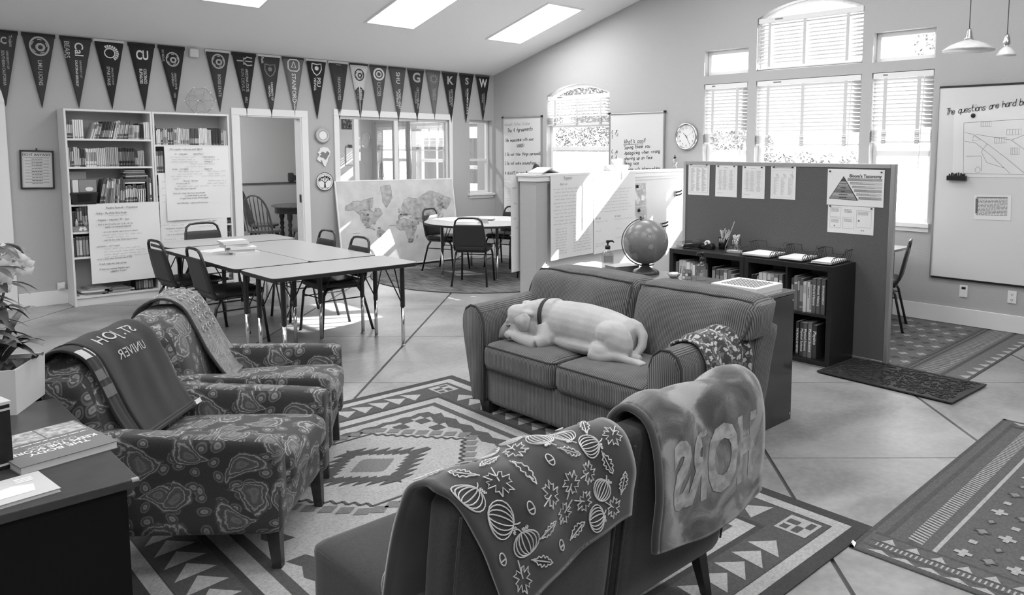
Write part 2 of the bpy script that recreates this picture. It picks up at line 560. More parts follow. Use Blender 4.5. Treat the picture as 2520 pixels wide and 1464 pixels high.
# ---- window units
def win_unit(n, y0, y1, z0, z1, rails=(), double=False, arc=None, x=XR + .085, sillw=True, vert=()):
    o = struct('window_%d' % n)
    w = MB(); t = .045; dp = .05
    w.box(x, x + dp, y0, y0 + t, z0, z1); w.box(x, x + dp, y1 - t, y1, z0, z1)
    w.box(x, x + dp, y0 + t, y1 - t, z0, z0 + t)
    if arc is None: w.box(x, x + dp, y0 + t, y1 - t, z1 - t, z1)
    else:
        for i in range(len(arc) - 1):
            (a, b_), (c, d_) = arc[i], arc[i + 1]
            w.prism([(a, b_ - t), (c, d_ - t), (c, d_), (a, b_)], x, x + dp, 'x')
    ob('frame', w, WHITE, o, bevel=.004)
    w = MB()
    for r in rails: w.box(x - .012, x + .04, y0 + t, y1 - t, r - .028, r + .028)
    for v_ in vert: w.box(x - .008, x + .04, v_ - .025, v_ + .025, z0 + t, z1 - t)
    if rails or vert: ob('sash_rail', w, WHITE, o, bevel=.004)
    zs = [z0 + t] + list(rails) + [z1 - t]
    for i in range(len(zs) - 1):
        p = MB()
        if arc is not None and i == len(zs) - 2:
            pts = [(a, max(b_ - t, zs[i])) for a, b_ in arc if y0 + t <= a <= y1 - t]
            p.prism([(pts[0][0], zs[i])] + pts + [(pts[-1][0], zs[i])], x + .02, x + .024, 'x')
        else:
            p.box(x + .02, x + .024, y0 + t, y1 - t, zs[i], zs[i + 1])
        frost = double and i == 0
        ob('pane', p, (glass('dull screened glass', 0.38, 0.05, 0.1, frost=0.14) if n == 1 else glass('screened glass', 0.62, 0.05, 0.1, frost=0.35)) if frost else GLASS, o)
    if sillw:
        w = MB(); w.box(XR - .04, XR + .085, y0 - .025, y1 + .025, z0 - .03, z0 + .012); w.box(XR - .016, XR - .001, y0 - .02, y1 + .02, z0 - .075, z0 - .03)
        ob('sill', w, WHITE, o, bevel=.004)
    return o
win_unit(1, 7.06, 8.30, 0.93, 2.56, rails=(1.66, 1.99), double=True, arc=ARC1)
win_unit(2, 4.91, 5.52, 0.93, 2.424, rails=(1.62,), double=True)
win_unit(3, 3.555, 4.80, 0.93, 2.424)
win_unit(4, 2.83, 3.445, 0.93, 2.424, rails=(1.62,), double=True)
win_unit(5, 4.91, 5.52, 2.527, 2.816, sillw=False)
win_unit(6, 3.555, 4.80, 2.533, 3.26, arc=ARC6, sillw=False)
win_unit(7, 2.83, 3.445, 2.53, 2.825, sillw=False)
win_unit(8, 9.95, 10.45, 0.9, 2.05, rails=(1.35,))
win_unit(9, 10.9, 11.7, 0.9, 2.05, rails=(1.45,), vert=())
win_unit(10, 11.85, 13.0, 0.9, 2.05, rails=(1.45,), vert=(12.4,))
# window between this room and the office: three lights, one slid aside
o = struct('window_11'); w = MB(); y_ = YB + .03
w.box(4.99, 5.03, y_, y_ + .07, 1.10, 2.07); w.box(6.72, 6.76, y_, y_ + .07, 1.10, 2.07); w.box(5.03, 6.72, y_, y_ + .07, 2.035, 2.07); w.box(5.03, 6.72, y_, y_ + .07, 1.10, 1.14)
ob('frame', w, WHITE, o, bevel=.003)
w = MB(); w.box(5.235, 5.30, y_ - .01, y_ + .05, 1.14, 2.035); w.box(5.845, 5.905, y_ - .01, y_ + .05, 1.14, 2.035)
ob('sash_stile', w, WHITE, o, bevel=.003)
w = MB(); w.box(6.075, 6.13, y_ + .03, y_ + .06, 1.14, 2.035)
ob('meeting_stile', w, ALU, o)
IG = glass('office glass', 0.8, 0.13, 0.0)
ob('pane', MB().box(5.30, 5.845, y_ + .02, y_ + .024, 1.14, 2.035), IG, o)
ob('pane', MB().box(5.905, 6.72, y_ + .02, y_ + .024, 1.14, 2.035), IG, o)
w = MB(); y0_, y1_ = YB - .02, YB - .001
w.box(4.93, 5.0, y0_, y1_, 1.08, 2.07); w.box(6.75, 6.81, y0_, y1_, 1.08, 2.07); w.box(4.93, 6.81, y0_, y1_, 2.07, 2.155); w.box(4.93, 6.81, y0_, y1_, 1.03, 1.10)
struct('trim_3', w, WHITE, bevel=.005)
# narrow window beside the corner
o = struct('window_12'); w = MB(); y_ = YB + .1
for a, b_, c, d in ((7.13, 7.165, .97, 2.09), (7.525, 7.56, .97, 2.09), (7.165, 7.525, 2.055, 2.09), (7.165, 7.525, .97, 1.005), (7.165, 7.525, 1.46, 1.50)): w.box(a, b_, y_, y_ + .05, c, d)
ob('frame', w, WHITE, o, bevel=.003)
ob('pane', MB().box(7.165, 7.525, y_ + .02, y_ + .024, 1.50, 2.055), GLASS, o)
ob('pane', MB().box(7.165, 7.525, y_ + .02, y_ + .024, 1.005, 1.46), GLASS, o)
w = MB(); w.box(7.09, 7.585, YB - .05, YB + .1, .94, .972); w.box(7.11, 7.57, YB - .016, YB - .001, .895, .94)
ob('sill', w, WHITE, o, bevel=.004)

# ---- recessed ceiling lights
def troffer(x0, x1, y0, y1, label):
    t = thing('ceiling_light', label, 'ceiling light', ((x0 + x1) / 2, (y0 + y1) / 2, ceil_z((y0 + y1) / 2)))
    ang = -math.atan(SL) if (y0 + y1) / 2 > RIDGE_Y else math.atan(SL)
    t.rotation_euler = (ang, 0, 0)
    a, b_ = (x1 - x0) / 2, (y1 - y0) / 2 / math.cos(ang)
    w = MB(); f = .03
    for q in ((-a - f, -a, -b_ - f, b_ + f), (a, a + f, -b_ - f, b_ + f), (-a, a, -b_ - f, -b_), (-a, a, b_, b_ + f)): w.box(*q, -.012, .004)
    ob('frame', w, WHITE, t, bevel=.004)
    ob('diffuser', MB().quad((-a, -b_, -.004), (-a, b_, -.004), (a, b_, -.004), (a, -b_, -.004)), mat('light diffuser', 0.9, 0.5, emit=TROFFER_W), t)
    return t
L = 'lit rectangular ceiling light '
troffer(2.90, 3.47, 7.05, 8.24, L + 'whose corner shows above the bookcases')
troffer(4.72, 5.34, 7.05, 8.24, L + 'in the middle, above the study door')
troffer(6.49, 7.05, 7.05, 8.24, L + 'nearest the right wall with windows')
for x_ in (-1.2, 1.0, 3.2, 5.4):  # two extra rows, out of view, added as fill light
    for y_, q in ((4.3, 'added unseen for fill, high towards the ridge'), (1.3, 'added unseen for fill, beyond the ridge')):
        troffer(x_, x_ + .6, y_, y_ + 1.2, L + q + ' at %s' % {-1.2: 'far left', 1.0: 'left', 3.2: 'centre', 5.4: 'right'}[x_])
for x_, q in ((-1.0, 'left'), (1.2, 'middle'), (3.4, 'right')): troffer(x_, x_ + .6, -1.6, -.4, L + 'added unseen for fill over the front of the room, %s one' % q)  # added behind the view to brighten the foreground
for x_ in (-.6, -2.4): troffer(x_, x_ + .6, 7.05, 8.24, L + 'added unseen left of the bookcases' + (', far end' if x_ < -1 else ''))  # extra unseen lamps added to the row on the left
# unseen lamps added to brighten the study and office
for (x_, y_, n_) in ((3.9, 11.2, 'study'), (6.3, 10.9, 'office')):
    t = thing('ceiling_light', 'unseen round lamp added to light the %s behind the back wall' % n_, 'ceiling light', (x_, y_, 2.62))
    ob('diffuser', MB().lathe([(.01, -.06), (.14, -.055), (.17, -.02), (.17, 0)], 20), mat('round diffuser', 0.9, 0.5, emit=120.0), t, smooth=True)
    ob('rim', MB().lathe([(.175, -.02), (.19, -.02), (.19, 0), (.175, 0)], 20), ALU, t)

# ================================================================== BACK WALL: bookcases and books
TONES = [mat('book tone %d' % i, v, 0.5) for i, v in enumerate((0.02, 0.05, 0.10, 0.17, 0.26, 0.38, 0.55, 0.75))]
TNAME = ['black', 'near-black', 'charcoal', 'dark grey', 'mid grey', 'grey', 'light grey', 'white']
PAGES = mat('book pages', 0.68, 0.8)
def bookcase(x0, x1, label, shelves):
    t = thing('bookcase', label, 'bookcase', (x0, 9.5, 0))
    W = x1 - x0; D = .28; th = .018
    ob('side_panel', MB().box(0, th, -D, 0, 0, 2.02), SHELFW, t, bevel=.001)
    ob('side_panel', MB().box(W - th, W, -D, 0, 0, 2.02), SHELFW, t, bevel=.001)
    ob('top_panel', MB().box(th, W - th, -D, 0, 2.0, 2.02), SHELFW, t)
    ob('plinth', MB().box(th, W - th, -D + .015, -D + .03, 0, .08), SHELFW, t)
    ob('back_panel', MB().box(th, W - th, -.006, -.001, .08, 2.0), mat('bookcase back', .55, .6), t)
    for z in shelves: ob('shelf', MB().box(th, W - th, -D + .003, -.006, z - .02, z), SHELFW, t)
    return t
SA = (.10, .51, .77, 1.052, 1.435, 1.722)
SB = (.10, .44, .765, 1.05, 1.36, 1.667)
bookcase(1.895, 2.692, 'tall white bookcase nearer the framed poem, black bin on its third shelf', SA)
bookcase(2.696, 3.492, 'tall white bookcase beside the study door, wire polyhedron on top', SB)

BOOKN = {}
def book(x, z, th, h, tone, row, yf=9.235, d=.19, tilt=0.0, band=None, page_top=True, flat=False, rz=0):
    """upright (or flat) book whose spine faces the room"""
    n = BOOKN[row] = BOOKN.get(row, 0) + 1
    w = MB()
    g_ = min(.0016, th * .1); w.box(g_, th - g_, 0, d, 0, h)
    w.mi = 1; w.box(th * .14, th * .86, .006, d + .0015, h - .0005, h + .0008) ; w.mi = 0
    if band is not None:
        w.mi = 2
        for (a, b_) in band: w.box(th * .08, th * .92, -.0007, .001, h * a, h * b_)
    o = ob('book', w, [TONES[tone], PAGES, TONES[min(7, tone + random.choice((2, 3, 4))) if tone < 5 else tone - random.choice((1, 2, 3))]])
    o.location = (x, yf + random.uniform(0, .008), z)
    o.rotation_euler = (0, tilt, rz)
    size = 'slim' if th < .016 else ('thick' if th > .028 else 'medium')
    if flat:
        lab = '%s lying book, %s from the bottom %s' % (TNAME[tone], ordn(n), row)
    else:
        lab = '%s %s book%s, %s from left on %s' % (size, TNAME[tone], ' leaning' if abs(tilt) > .05 else '', ordn(n), row)
    tag(o, lab, 'book', 'books on ' + row)
    return o
def row_fill(spec, x, z, row, **kw):
    for (cnt, th, h, tone, tilt, band) in spec:
        for k in range(cnt):
            tt = th * random.uniform(.9, 1.1)
            tn = tone if isinstance(tone, int) else random.choice(tone)
            hh = h * random.uniform(.985, 1.01) if cnt > 3 and isinstance(tone, int) else h * random.uniform(.93, 1.03)
            if tilt:
                book(x, z + tt * math.sin(abs(tilt)) * (1 if tilt < 0 else 0) + .001, tt, hh, tn, row, tilt=tilt, band=band, **kw)
                x += tt / math.cos(tilt) + .0005
            else:
                book(x, z, tt, hh, tn, row, band=band, **kw); x += tt + .0008
    return x
B1 = ((.1, .16), (.3, .8)); B2 = ((.62, .9),); B3 = ((.04, .1),); B4 = ((.1, .5),)
R1 = 'poem-side bookcase top shelf'
x = row_fill([(3, .016, .185, 2, 0, B1), (5, .019, .19, 7, 0, B3)], 1.918, 1.722, R1)
x += .052
x = row_fill([(2, .02, .175, 6, .28, B2), (3, .013, .17, (1, 2, 3), .26, B1), (9, .0125, .185, (1, 2, 0, 3), .24, B4), (2, .017, .195, 6, .22, B2), (4, .013, .19, 3, .2, B1), (4, .012, .195, (0, 1, 2), .17, B1)], x, 1.722, R1)
x += .002
x = row_fill([(4, .013, .155, (5, 6), .1, B1), (4, .011, .15, 6, .07, B4), (3, .016, .17, 0, 0, B3), (4, .017, .183, 7, 0, B3)], x, 1.722, R1)
R2 = 'poem-side bookcase second shelf'
x = row_fill([(1, .012, .19, 6, 0, None), (2, .016, .2, 2, 0, B1), (1, .018, .2, 6, 0, B3), (2, .015, .195, 6, 0, B3), (4, .012, .18, (1, 2), 0, B4), (6, .015, .185, 7, 0, B1), (5, .016, .19, 6, 0, B3), (7, .016, .2, 5, 0, B3), (10, .014, .195, 0, 0, B1), (2, .016, .185, 1, 0, B4), (4, .015, .165, 5, 0, B3)], 1.918, 1.435, R2)
R3 = 'poem-side bookcase third shelf'
x = row_fill([(4, .012, .25, (1, 2), .2, B1), (5, .015, .265, (2, 3, 4), .14, B2), (4, .013, .25, (1, 3, 6), .1, B1), (4, .012, .26, (1, 2), .08, B4)], 2.165, 1.052, R3)
x += .002
x = row_fill([(12, .0165, .185, (1, 2, 3, 4), 0, B1)], x, 1.052, R3)
row_fill([(1, .026, .265, 2, 0, None), (1, .02, .26, 3, 0, B1)], 2.615, 1.052, R3)
zz = 1.052 + .2
for k in range(8):
    o = book(2.40 + random.uniform(-.005, .02), zz, random.uniform(.185, .215), random.uniform(.012, .018), random.choice((1, 2, 4, 6, 7)), 'in the poem-side bookcase third shelf stack', flat=True, d=.15)
    zz += .0185
# black magazine bin with folders, box behind it, striped popcorn box
t = thing('storage_bin', 'black open-fronted desk bin on the third shelf of the poem-side bookcase', 'bin', (2.03, 9.30, 1.052))
w = MB(); w.prism([(-.105, 0), (.105, 0), (.125, .12), (-.125, .12)], -.09, .15, 'y'); ob('body', w, BLACK, t, bevel=.006)
ob('front_lip', MB().prism([(-.055, .03), (.055, .03), (.065, .105), (-.065, .105)], -.094, -.091, 'y'), mat('bin front', .004, .3), t)
o = ob('folder', MB().box(2.0, 2.155, 9.27, 9.36, 1.174, 1.30), TONES[4]); tag(o, 'grey folder with a pale round emblem standing in the black bin', 'folder')
w = MB(); disc(w, (2.09, 9.2695, 1.205), (1, 0, 0), (0, 0, 1), .035, 16, .022); ob('emblem', w, PAPER, o)
o = ob('folder', MB().box(1.945, 1.995, 9.27, 9.36, 1.174, 1.30), TONES[7]); tag(o, 'white folder at the left in the black bin', 'folder')
o = ob('storage_box', MB().box(1.925, 2.09, 9.36, 9.49, 1.302, 1.385), TONES[5]); tag(o, 'plain grey card box on top behind the black bin folders', 'box')
ob('storage_box', MB().box(1.92, 2.10, 9.37, 9.49, 1.052, 1.30), TONES[4])
tag(bpy.data.objects['storage_box.001'], 'larger grey card box standing behind the black bin', 'box')
t = thing('popcorn_box', 'small striped paper popcorn box in front of the books', 'box', (2.555, 9.245, 1.052))
w = MB(); w.prism([(-.032, 0), (.032, 0), (.042, .135), (-.042, .135)], -.02, -.0, 'y'); ob('body', w, PAPER, t)
w = MB()
for k in range(4): w.quad((-.03 + k * .017, -.0206, .002), (-.022 + k * .017, -.0206, .002), (-.026 + k * .021, -.0206, .133), (-.037 + k * .021, -.0206, .133))
ob('stripes', w, INK, t)
R4 = 'poem-side bookcase fourth shelf'
row_fill([(2, .02, .15, 1, 0, None), (2, .022, .19, 2, 0, B1), (2, .022, .2, (1, 2), 0, B4), (14, .02, .2, (1, 2, 3), 0, B1)], 1.918, .77 + .06, R4)
o = ob('card_box', MB().box(1.918, 2.10, 9.225, 9.42, .7705, .828), TONES[4], bevel=.002); tag(o, 'grey shallow box with two white tag pictures, fourth shelf of poem-side bookcase', 'box')
w = MB()
for cx, rt in ((1.985, -.4), (2.02, .4)):
    U = V((math.cos(rt), 0, math.sin(rt))); W = V((-math.sin(rt), 0, math.cos(rt))); c = V((cx, 9.2244, .80))
    w.quad(*[c + U * a * .013 + W * b_ * .018 for a, b_ in ((-1, -1), (1, -1), (1, 1), (-1, 1))])
ob('tag_print', w, PAPER, o)
o = ob('card_box', MB().box(2.11, 2.62, 9.26, 9.42, .7705, .828), TONES[2]); tag(o, 'dark box behind the flip chart sheet on the poem-side bookcase', 'box')
o = MB().lathe([(.004, .075), (.006, .06), (.011, .05), (.012, 0)], 10); o = ob('glue_bottle', o, TONES[6], smooth=True, loc=(1.95, 9.222, .8285)); tag(o, 'tiny pale bottle standing on the shallow box', 'bottle')
o = MB().lathe([(.018, .036), (.02, .03), (.02, 0)], 12); o = ob('small_jar', o, TONES[5], smooth=True, loc=(2.035, 9.235, .8285)); tag(o, 'small grey jar standing on the shallow box', 'jar')
R5 = 'poem-side bookcase fifth shelf'
row_fill([(1, .02, .2, 1, 0, None), (5, .026, .205, 2, 0, ((.1, .85),)), (18, .024, .2, (1, 2, 3), 0, B1)], 1.918, .51, R5)
RB = 'poem-side bookcase bottom shelf'
row_fill([(7, .024, .2, (1, 0, 2), 0, B4)], 2.46, .10, RB)
for k, (xx, a, tn, zz) in enumerate(((1.94, .1, 6, .10), (1.98, -.12, 3, .1165), (1.96, .05, 7, .133), (2.02, .16, 5, .1495), (2.2, -.05, 4, .10), (2.24, .06, 6, .1165), (2.21, .0, 3, .133))):
    book(xx, zz, .21, .015, tn, 'of the poem-side bookcase magazines', flat=True, d=.24, yf=9.235, rz=a * .4)
RT = 'door-side bookcase top shelf'
row_fill([(1, .01, .2, 1, 0, None), (3, .014, .165, 7, 0, B3), (1, .02, .185, 2, 0, B1), (4, .011, .17, (5, 6), 0, B4), (4, .014, .18, (1, 2, 3), 0, B1), (3, .013, .17, 6, 0, B1), (2, .014, .195, 7, 0, B3), (7, .013, .18, 6, 0, ((.08, .3),)), (7, .0135, .185, 2, 0, ((.1, .4),)), (6, .0145, .19, 7, 0, B3), (3, .013, .18, 6, 0, None), (8, .012, .195, 1, 0, ((.03, .08),)), (2, .014, .18, 3, 0, B1), (2, .018, .175, 6, 0, None)], 2.72, 1.667, RT)
for z_, nm in ((1.36, 'second'), (1.05, 'third'), (.765, 'fourth'), (.44, 'fifth'), (.10, 'bottom')):
    row_fill([(3, .024, .235, (2, 3), 0, B1)], 2.72, z_, 'door-side bookcase %s shelf' % nm)
    row_fill([(2, .022, .22, (1, 2), 0, B1)], 3.42, z_, 'door-side bookcase %s shelf' % nm)
for k in range(5):
    book(2.84 + .02 * random.random(), .1 + k * .021, .23, .018, random.choice((3, 5, 6, 7)), 'in the door-side bookcase bottom stack', flat=True, d=.22)

# ---- sheets of flip chart paper hung over the shelves
def sheet(name, label, x0, x1, z0, z1, y, lines, hcap=.020, wv=.006, rot=0, group=None):
    t = thing(name, label, 'paper', ((x0 + x1) / 2, y, z1), group=group)
    t.rotation_euler = (0, rot, 0)
    W, H = x1 - x0, z1 - z0
    f = lambda u, v: ((u - .5) * W, wv * math.sin(u * 5 + v * 3) * v - .004 * math.sin(v * 9 + u * 4), -v * H)
    ob('paper', MB().grid(f, 10, 10), PAPER, t, smooth=True)
    ink = MB()
    for ln in lines:
        px, pz, s = ln[:3]; hc = ln[3] if len(ln) > 3 else hcap
        O = (-W / 2 + px * W, -.0125, -pz * H)
        if isinstance(s, str): hand(ink, s, O, (1, 0, 0), (0, 0, 1), hc, hc * .12, adv=.46)
        else: scribble(ink, O, (1, 0, 0), (0, 0, 1), s * W, hc * .6, hc * .11)
    ob('handwriting', ink, INKG, t)
    return t
sheet('flip_chart_sheet', 'flip chart sheet of dense notes hung over the poem-side bookcase', 2.05, 2.715, .222, 1.048, 9.205, [
    (.24, .06, 'Theodore Roosevelt - Progressives'), (.08, .125, '- Kipling - The White Man\'s Burden'), (.27, .155, .26), (.1, .21, '- Philippines - Independent 1941 - Japan', .018),
    (.12, .265, 'What is the US (white man) to do with the', .017), (.22, .30, 'people we conquered captured?', .018), (.17, .36, '- serve your captives\' need (removal of slavery)', .0155), (.17, .40, .55), (.22, .43, .33), (.17, .465, '- check the show pride, fill the house of terror', .0155),
    (.08, .54, 'justification - why? (reason)', .017), (.18, .575, .5), (.18, .61, .58), (.18, .645, .6), (.18, .675, .63), (.08, .70, 'reward -> better blame, less human hate (EXISTS)', .015), (.1, .765, 'J1: shall weigh your Gods and you', .018), (.1, .83, 'J2: leave your manhood, thankless years', .0165), (.25, .865, 'judgement of peers', .018)])
sheet('flip_chart_sheet', 'flip chart sheet in two columns hung over the door-side bookcase', 2.79, 3.465, .836, 1.652, 9.196, [
    (.08, .05, 'Why a country wants more land? 1900 US', .019), (.15, .11, 'oil    living space        Imperial Power', .017), (.08, .15, .38), (.58, .15, 'Western Hemisphere', .015), (.1, .185, .36), (.6, .185, .24), (.09, .215, .4), (.6, .215, 'Anchorage, AK', .015), (.38, .245, .42), (.3, .28, .32),
    (.1, .315, 'Tip Amer   # Van McKinley', .015), (.6, .315, 'Philippine War', .015), (.2, .345, .36), (.65, .345, .3), (.18, .38, .38), (.66, .38, .2), (.08, .41, .34), (.55, .41, .38), (.1, .445, .1), (.25, .475, 'T Roosevelt - Bull Moose', .015), (.65, .475, .3), (.15, .51, 'All Americas under US', .015), (.63, .51, .3), (.17, .545, .5), (.72, .545, .2), (.12, .58, '"Speak softly, carry a big stick"', .016),
    (.1, .64, 'Panama Canal  bought rights from France, controlled', .0145), (.28, .675, 'by Colombia refused to grant right', .0145), (.2, .71, 'US support Panama to break off from Colombia', .0145), (.15, .775, 'Great White Fleet -> south world to show power', .0155)])
sheet('flip_chart_sheet', 'lower flip chart sheet peeking out under the two-column sheet', 2.722, 3.42, .14, 1.36, 9.207, [
    (.02, .47, .1), (.05, .50, .1), (.1, .47, .0), (.15, .475, .2), (.06, .505, '- no property, businesses too', .016), (.12, .53, .2), (.06, .56, '- role of non-political duties', .016), (.55, .455, '- growth in wealth, industry', .016), (.55, .5, .35), (.55, .545, '- based on natural wealth', .016), (.04, .60, .16), (.04, .625, .16), (.28, .60, .3), (.24, .63, .4), (.2, .66, .42), (.3, .69, .4), (.04, .08, .05), (.04, .14, .04), (.04, .2, .05), (.04, .26, .04)])

# ---- framed print
t = thing('framed_print', 'black framed poem headed DO IT ANYWAY left of the bookcases', 'picture', (1.70, YB - .006, 1.405), 0)
t.rotation_euler = (0, .025, 0)
a, b_ = .142, .195; w = MB()
for q in ((-a, a, b_ - .014, b_), (-a, a, -b_, -b_ + .014), (-a, -a + .014, -b_ + .014, b_ - .014), (a - .014, a, -b_ + .014, b_ - .014)): w.box(q[0], q[1], -.02, 0, q[2], q[3])
ob('frame', w, BLKMET, t); ob('mount', MB().box(-a + .01, a - .01, -.006, -.002, -b_ + .01, b_ - .01), mat('mount card', .62, .7), t)
w = MB(); text(w, 'DO IT ANYWAY', (0, -.0065, .138), (1, 0, 0), (0, 0, 1), .024, maxw=.235, bold=.01)
for k in range(18):
    L_ = .2 if k % 2 == 0 else .09
    dashes(w, (-L_ / 2, -.0065, .118 - k * .0155), (1, 0, 0), (0, 0, 1), L_, .0035 if k % 2 == 0 else .005)
ob('lettering', w, INK, t)
ob('hanger', MB().box(-.006, .006, -.012, 0, b_, b_ + .02), BLKMET, t)
o = ob('motion_sensor', MB().box(3.19, 3.29, YB - .05, YB - .001, 2.665, 2.762), mat('sensor plastic', .62, .5), bevel=.012); tag(o, 'small square white sensor box high between pennants', 'sensor')
o = thing('wall_outlet', 'white outlet with plug on the baseboard beside the poem-side bookcase', 'outlet', (1.84, YB - .018, .18))
ob('plate', MB().box(-.035, .035, -.006, 0, -.03, .05), WHITE, o, bevel=.003); ob('plug', MB().box(-.02, .02, -.05, -.006, -.01, .03), WHITE, o, bevel=.006)

# ---- straw polyhedron on the door-side bookcase
t = thing('wire_polyhedron', 'open wire polyhedron model on top of the door-side bookcase', 'model', (3.24, 9.36, 2.02))
ph = (1 + 5 ** .5) / 2
ico = [V((0, s1, s2 * ph)) for s1 in (-1, 1) for s2 in (-1, 1)] + [V((s1, s2 * ph, 0)) for s1 in (-1, 1) for s2 in (-1, 1)] + [V((s2 * ph, 0, s1)) for s1 in (-1, 1) for s2 in (-1, 1)]
R = Matrix.Rotation(.364, 3, 'X') @ Matrix.Rotation(.5, 3, 'Y')
ico = [(R @ p).normalized() * .165 for p in ico]; mz = min(p.z for p in ico)
ico = [p + V((0, 0, -mz + .004)) for p in ico]
STR = mat('straw', .42, .5); sh = None
for i in range(12):
    for j in range(i):
        if (ico[i] - ico[j]).length < .18: ob('strut', MB().tube([ico[i], ico[j]], .0032, 6), STR, t)
for p in ico: ob('joint', MB().box(p.x - .007, p.x + .007, p.y - .007, p.y + .007, p.z - .004, p.z + .007), PAPER, t)

# ---- pennants
PEN = {v: mat('felt %.2f' % v, v, .9, bump=(400, .1)) for v in (.025, .05, .10, .16, .62, .42)}
INKP = {v: mat('pennant print %.2f' % v, v, .8) for v in (.72, .42, .22, .04)}
def pennant(x0, x1, tx, tz, tone, head, desc, lines, emb=None, stripe=None):
    zt = 2.772; yy = YB - .012
    t = thing('pennant', desc, 'pennant', ((x0 + x1) / 2, yy, zt), group='college pennants along the back wall')
    a = (x1 - x0) / 2; H = zt - tz; dx = tx - (x0 + x1) / 2
    bow = random.uniform(-.012, .004)
    f = lambda u, v: (((u - .5) * 2 * a * .97) * (1 - v) + dx * v, bow * math.sin(PI * v) - .006 * math.sin(u * PI) - .004, -.025 - v * (H - .025))
    ob('felt', MB().grid(f, 4, 12), PEN[tone], t, smooth=True, solid=.002)
    ob('header_band', MB().box(-a, a, -.006, .0, -.04, 0), PEN[head], t)
    by_tone = {}
    def frame(v):   # print layer follows the bowed felt
        return lambda X, Y: V((dx * ((v + X) / H) + Y, bow * math.sin(PI * max(0, min(1, ((v + X) - .025) / (H - .025)))) - .0135, -(v + X)))
    for (s, v0, hc, off, ink, L_) in lines:
        w = by_tone.setdefault(ink, MB())
        fr = frame(v0)
        text(w, s, (0, 0, 0), (0, 0, -1), (1, 0, 0), hc, 'l', maxw=L_, bold=.012, fn=lambda X, Y, fr=fr, off=off: fr(X, Y + off))
    if emb:
        kind, v0, r, ink = emb
        w = by_tone.setdefault(ink, MB()); fr = frame(v0)
        c = fr(0, 0); c.y -= .001; U, W = V((1, 0, 0)), V((0, 0, 1))
        if kind == 'oval':
            ring(w, c, U, W * 1.15, r * .82, r); ring(w, c + V((r * .1, 0, -.1 * r)), U, W, r * .25, r * .5, 9)
            for k in range(5): w.ribbon([c + U * r * (.75 * math.cos(q)) + W * r * .8 * math.sin(q) for q in (k * 1.2, k * 1.2 + .35, k * 1.2 + .6)], r * .1, (0, -1, 0))
        elif kind == 'shield':
            pts = [(-.8, .9), (0, .75), (.8, .9), (.85, 0), (.5, -.7), (0, -1.1), (-.5, -.7), (-.85, 0), (-.8, .9)]
            w.ribbon([c + U * p[0] * r + W * p[1] * r for p in pts], r * .16, (0, -1, 0)); disc(w, c + W * .1 * r, U, W, r * .38, 7)
        elif kind == 'ring':
            ring(w, c, U, W, r * .72, r); ring(w, c, U, W, r * .3, r * .5)
        elif kind == 'fan':
            ring(w, c, U, W, r * .5, r * .62)
            for k in range(11):
                q = -.9 + k * .3; d = U * math.cos(q) + W * math.sin(q); n_ = U * -math.sin(q) + W * math.cos(q)
                w.quad(c + d * r * .66 - n_ * r * .07, c + d * r - n_ * r * .11, c + d * r + n_ * r * .11, c + d * r * .66 + n_ * r * .07)
        elif kind == 'trident':
            for q in (-.5, 0, .5): w.ribbon([c + U * (-.1 * r) + W * q * r * .4, c + U * .35 * r + W * q * r * 1.1, c + U * r + W * q * r * .9], r * .17, (0, -1, 0))
            w.ribbon([c - U * r, c + U * .1 * r], r * .16, (0, -1, 0)); w.ribbon([c - U * .1 * r - W * .45 * r, c - U * .1 * r + W * .45 * r], r * .16, (0, -1, 0))
        elif kind == 'paw':
            disc(w, c - W * .25 * r - U * .2 * r, U, W, r * .5, 14)
            for q in (-.3, .45, 1.2, 1.95): disc(w, c + (U * math.cos(q) + W * math.sin(q)) * r * .85, U, W, r * .22, 10)
        elif kind == 'sun':
            ring(w, c, U, W, r * .55, r * .66)
            for k in range(12): d = U * math.cos(k * PI / 6) + W * math.sin(k * PI / 6); w.ribbon([c + d * r * .75, c + d * r], r * .1, (0, -1, 0))
        elif kind.startswith('letter:'):
            text(w, kind[7:], c - W * r * .8, U, W, r * 1.6, 'c', maxw=2 * r, bold=.03)
        elif kind == 'box':
            w.ribbon([c + U * p[0] * r + W * p[1] * r for p in ((-1, .6), (-.6, 1), (.6, 1), (1, .6), (1, -.6), (.6, -1), (-.6, -1), (-1, -.6), (-1, .6))], r * .2, (0, -1, 0))
            w.ribbon([c + U * p[0] * r + W * p[1] * r for p in ((0, .7), (-.4, -.4), (.4, -.4), (0, .7))], r * .15, (0, -1, 0))
    for ink, w in by_tone.items(): ob('lettering', w, INKP[ink], t)
    if stripe == 'tip':
        w = MB(); q = .36; a2 = a * .97 * (1 - (q - .025) / (H - .025)); y_ = lambda v: bow * math.sin(PI * (v - .025) / (H - .025)) - .0115
        w.add([(dx * q / H - a2 * .98, y_(q), -q), (dx * q / H, y_(q - .07), -q + .07), (dx * q / H + a2 * .98, y_(q), -q), (dx * (q + H) / 2 / H + a2 * .49, y_((q + H) / 2), -(q + H) / 2), (dx, y_(H), -H), (dx * (q + H) / 2 / H - a2 * .49, y_((q + H) / 2), -(q + H) / 2)], [(0, 5, 3, 2, 1), (5, 4, 3)]); ob('dark_tip', w, PEN[.05], t)
    elif stripe:
        w = MB(); H2 = H - .025
        w.quad((-.035, -.0125, -.04), (.035, -.0125, -.04), (dx + .012, -.0125 + bow * .2, -H * .93), (dx - .012, -.0125 + bow * .2, -H * .93)); ob('stripe', w, PEN[.62], t)
    return t
Wt, Gt, Dk, Bk = .72, .42, .22, .04
